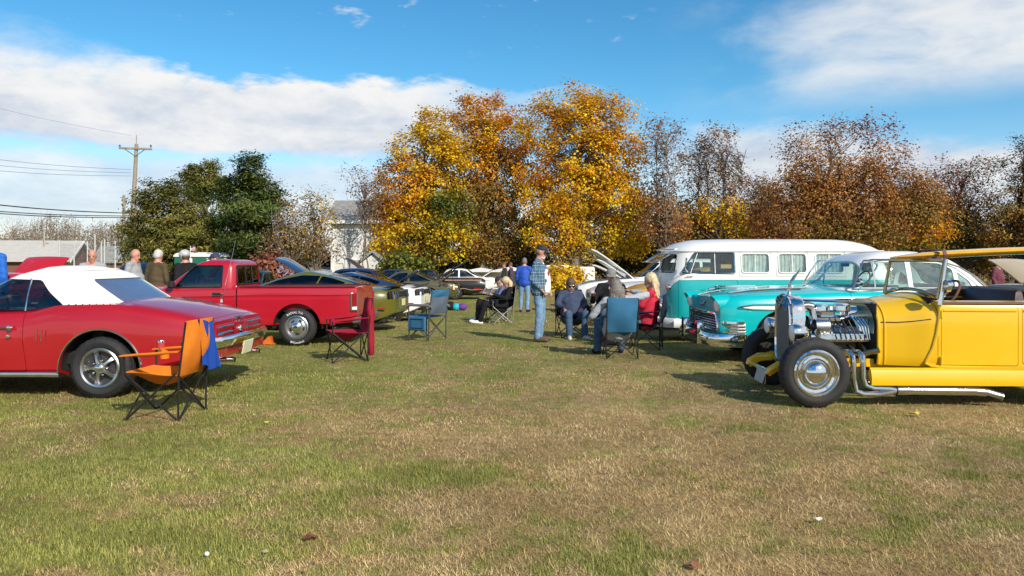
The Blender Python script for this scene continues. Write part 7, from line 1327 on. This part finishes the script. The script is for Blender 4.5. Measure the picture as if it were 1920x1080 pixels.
tree('oak_tree', 'low rusty tree between the slim oaks and the big oak', 1425, 52, [(1420, 345, 26, 26, 8, .5), (1440, 380, 34, 34, 6), (1415, 415, 40, 34, 7), (1440, 445, 46, 26, 6)], pal, 150, 34, .32, .18, .16, None, None, .85, 39, .3, .7, bark, twig=2)
# shrubs filling the foot of the wood
SG = 'shrubs along the foot of the wood'
for k, (u, v, ru, rv, pi, Y, lb) in enumerate(((760, 500, 40, 22, 4, 48, 'green shrub under the left yellow maple'), (860, 500, 46, 26, 5, 53, 'dark shrub under the middle orange maple'), (985, 470, 44, 40, 5, 54, 'dark green shrub left of the golden maple trunk'), (1055, 522, 34, 14, 1, 44, 'low yellowish shrub left of the raised bonnets'), (1150, 470, 60, 36, 5, 54, 'dark shrub behind the raised white bonnets'), (1215, 465, 46, 40, 5, 53, 'dark shrub left of the microbus roof'), (1270, 450, 46, 34, 3, 55, 'brown shrub behind the front of the microbus'), (1345, 452, 50, 30, 3, 56, 'brown shrub between the slim oaks'), (1480, 455, 60, 26, 5, 56, 'dark shrub under the big rust oak'), (1600, 460, 60, 26, 5, 55, 'dark shrub behind the roof of the fifties sedan'), (1760, 470, 60, 30, 5, 54, 'dark shrub behind the surfboard'), (1870, 470, 70, 34, 3, 55, 'brown shrub behind the right end of the surfboard'), (505, 505, 18, 14, 7, 40, 'dark red shrub behind the pickup cab'), (530, 495, 34, 24, 5, 50, 'dark shrub left of the raised flame bonnet'), (600, 486, 30, 16, 8, 57, 'brown shrub at the corner of the white house'), (450, 500, 60, 16, 5, 52, 'dark shrub under the tallest evergreen'))):
    tree('shrub', lb, u, Y, [(u, v, ru, rv, pi), (u-ru*.4, v+rv*.5, ru*.7, rv*.7, pi), (u+ru*.5, v+rv*.4, ru*.6, rv*.7, 5 if k % 3 else pi)], pal, 110, 40, .32, .2, .05, None, SG, .9, 50+k, .3, .4, barkd, .7, cat='shrub', stems=2)
def wood(label, Y, us, vtop, pals_, n, seed, sz):
    rs = np.random.RandomState(seed); g = G(); xs = rs.uniform(us[0], us[1], n); 
    for u in xs:
        yy = Y+rs.uniform(-8, 8); b = Vector(P(u, 490, yy)); b.z = -.3; h = P(u, vtop(u)+rs.normal(0, 4), yy)[2]+.3; tp = b+Vector((rs.normal(0, h*.06), 0, h)); g.tube([b, b.lerp(tp, .5)+Vector((rs.normal(0, .2), 0, 0)), tp], [.11*sz, .07*sz, .015], 4, cap=False)
        for k in range(9): t = rs.uniform(.3, .95); a = b.lerp(tp, t); L = h*(1.05-t)*rs.uniform(.3, .6); g.tube([a, a+Vector((rs.normal(0, .5)*L, rs.normal(0, .4)*L, L*.5)), a+Vector((rs.normal(0, .7)*L, rs.normal(0, .4)*L, L*rs.uniform(.7, 1.1)))], [.035*sz, .022*sz, .008], 3, cap=False)
    o = g.obj('far_wood_stems', barkp, None, None, fix=False); tag(o, label+', its bare stems', 'wood'); o['kind'] = 'stuff'
    m = n*26; u = rs.uniform(us[0], us[1], m); yy = Y+rs.uniform(-10, 10, m); t = rs.uniform(0, 1, m)**.8; C = np.stack([(u-960)/F*yy, yy, -.3+(np.array([P(a, vtop(a), Y)[2] for a in u])+.3)*t*.86], -1); me, k = leaves('far_wood', C, 9, .6*sz, .24*sz, None, rs, asp=.5); pl = np.array(pals_); col = pl[rs.randint(len(pl), size=m)]*(1+rs.normal(0, .2, (m, 1))); setcol(me, np.repeat(np.clip(col, .005, 1), 36, 0)); o = link('far_wood', me, lm, None, None); tag(o, label+', its brown leaf mass', 'wood'); o['kind'] = 'stuff'
wood('far bare wood on the skyline at the left', 135, (-260, 470), lambda u: 412+8*math.sin(u*.045)+6*math.sin(u*.12+1)+min(30, max(0, 70-u)*.28), [(.24, .18, .13), (.28, .21, .15), (.20, .16, .12), (.26, .16, .10)], 190, 61, 1.3)
wood('brown wood behind the maples and oaks on the right', 66, (640, 2120), lambda u: (470 if u < 1200 else 432-18*math.sin((u-1200)*.012))-8*math.sin(u*.05), [(.13, .09, .04), (.18, .115, .045), (.09, .08, .035), (.22, .14, .055)], 260, 62, .8)
for u, v, Y, lb in ((28, 402, 105, 'pale bare tree leaning over the low building at the left edge'), (62, 425, 108, 'smaller pale bare tree beside the lamp post')):
    tree('bare_tree', lb, u, Y, [(u-8, v+14, 22, 16, 8, .3), (u+14, v+22, 20, 16, 8, .3)], pal, 34, 0, .5, .2, .14, None, None, .9, 70+u, .3, 1.0, barkp, twig=3, stems=2, lr=.06)
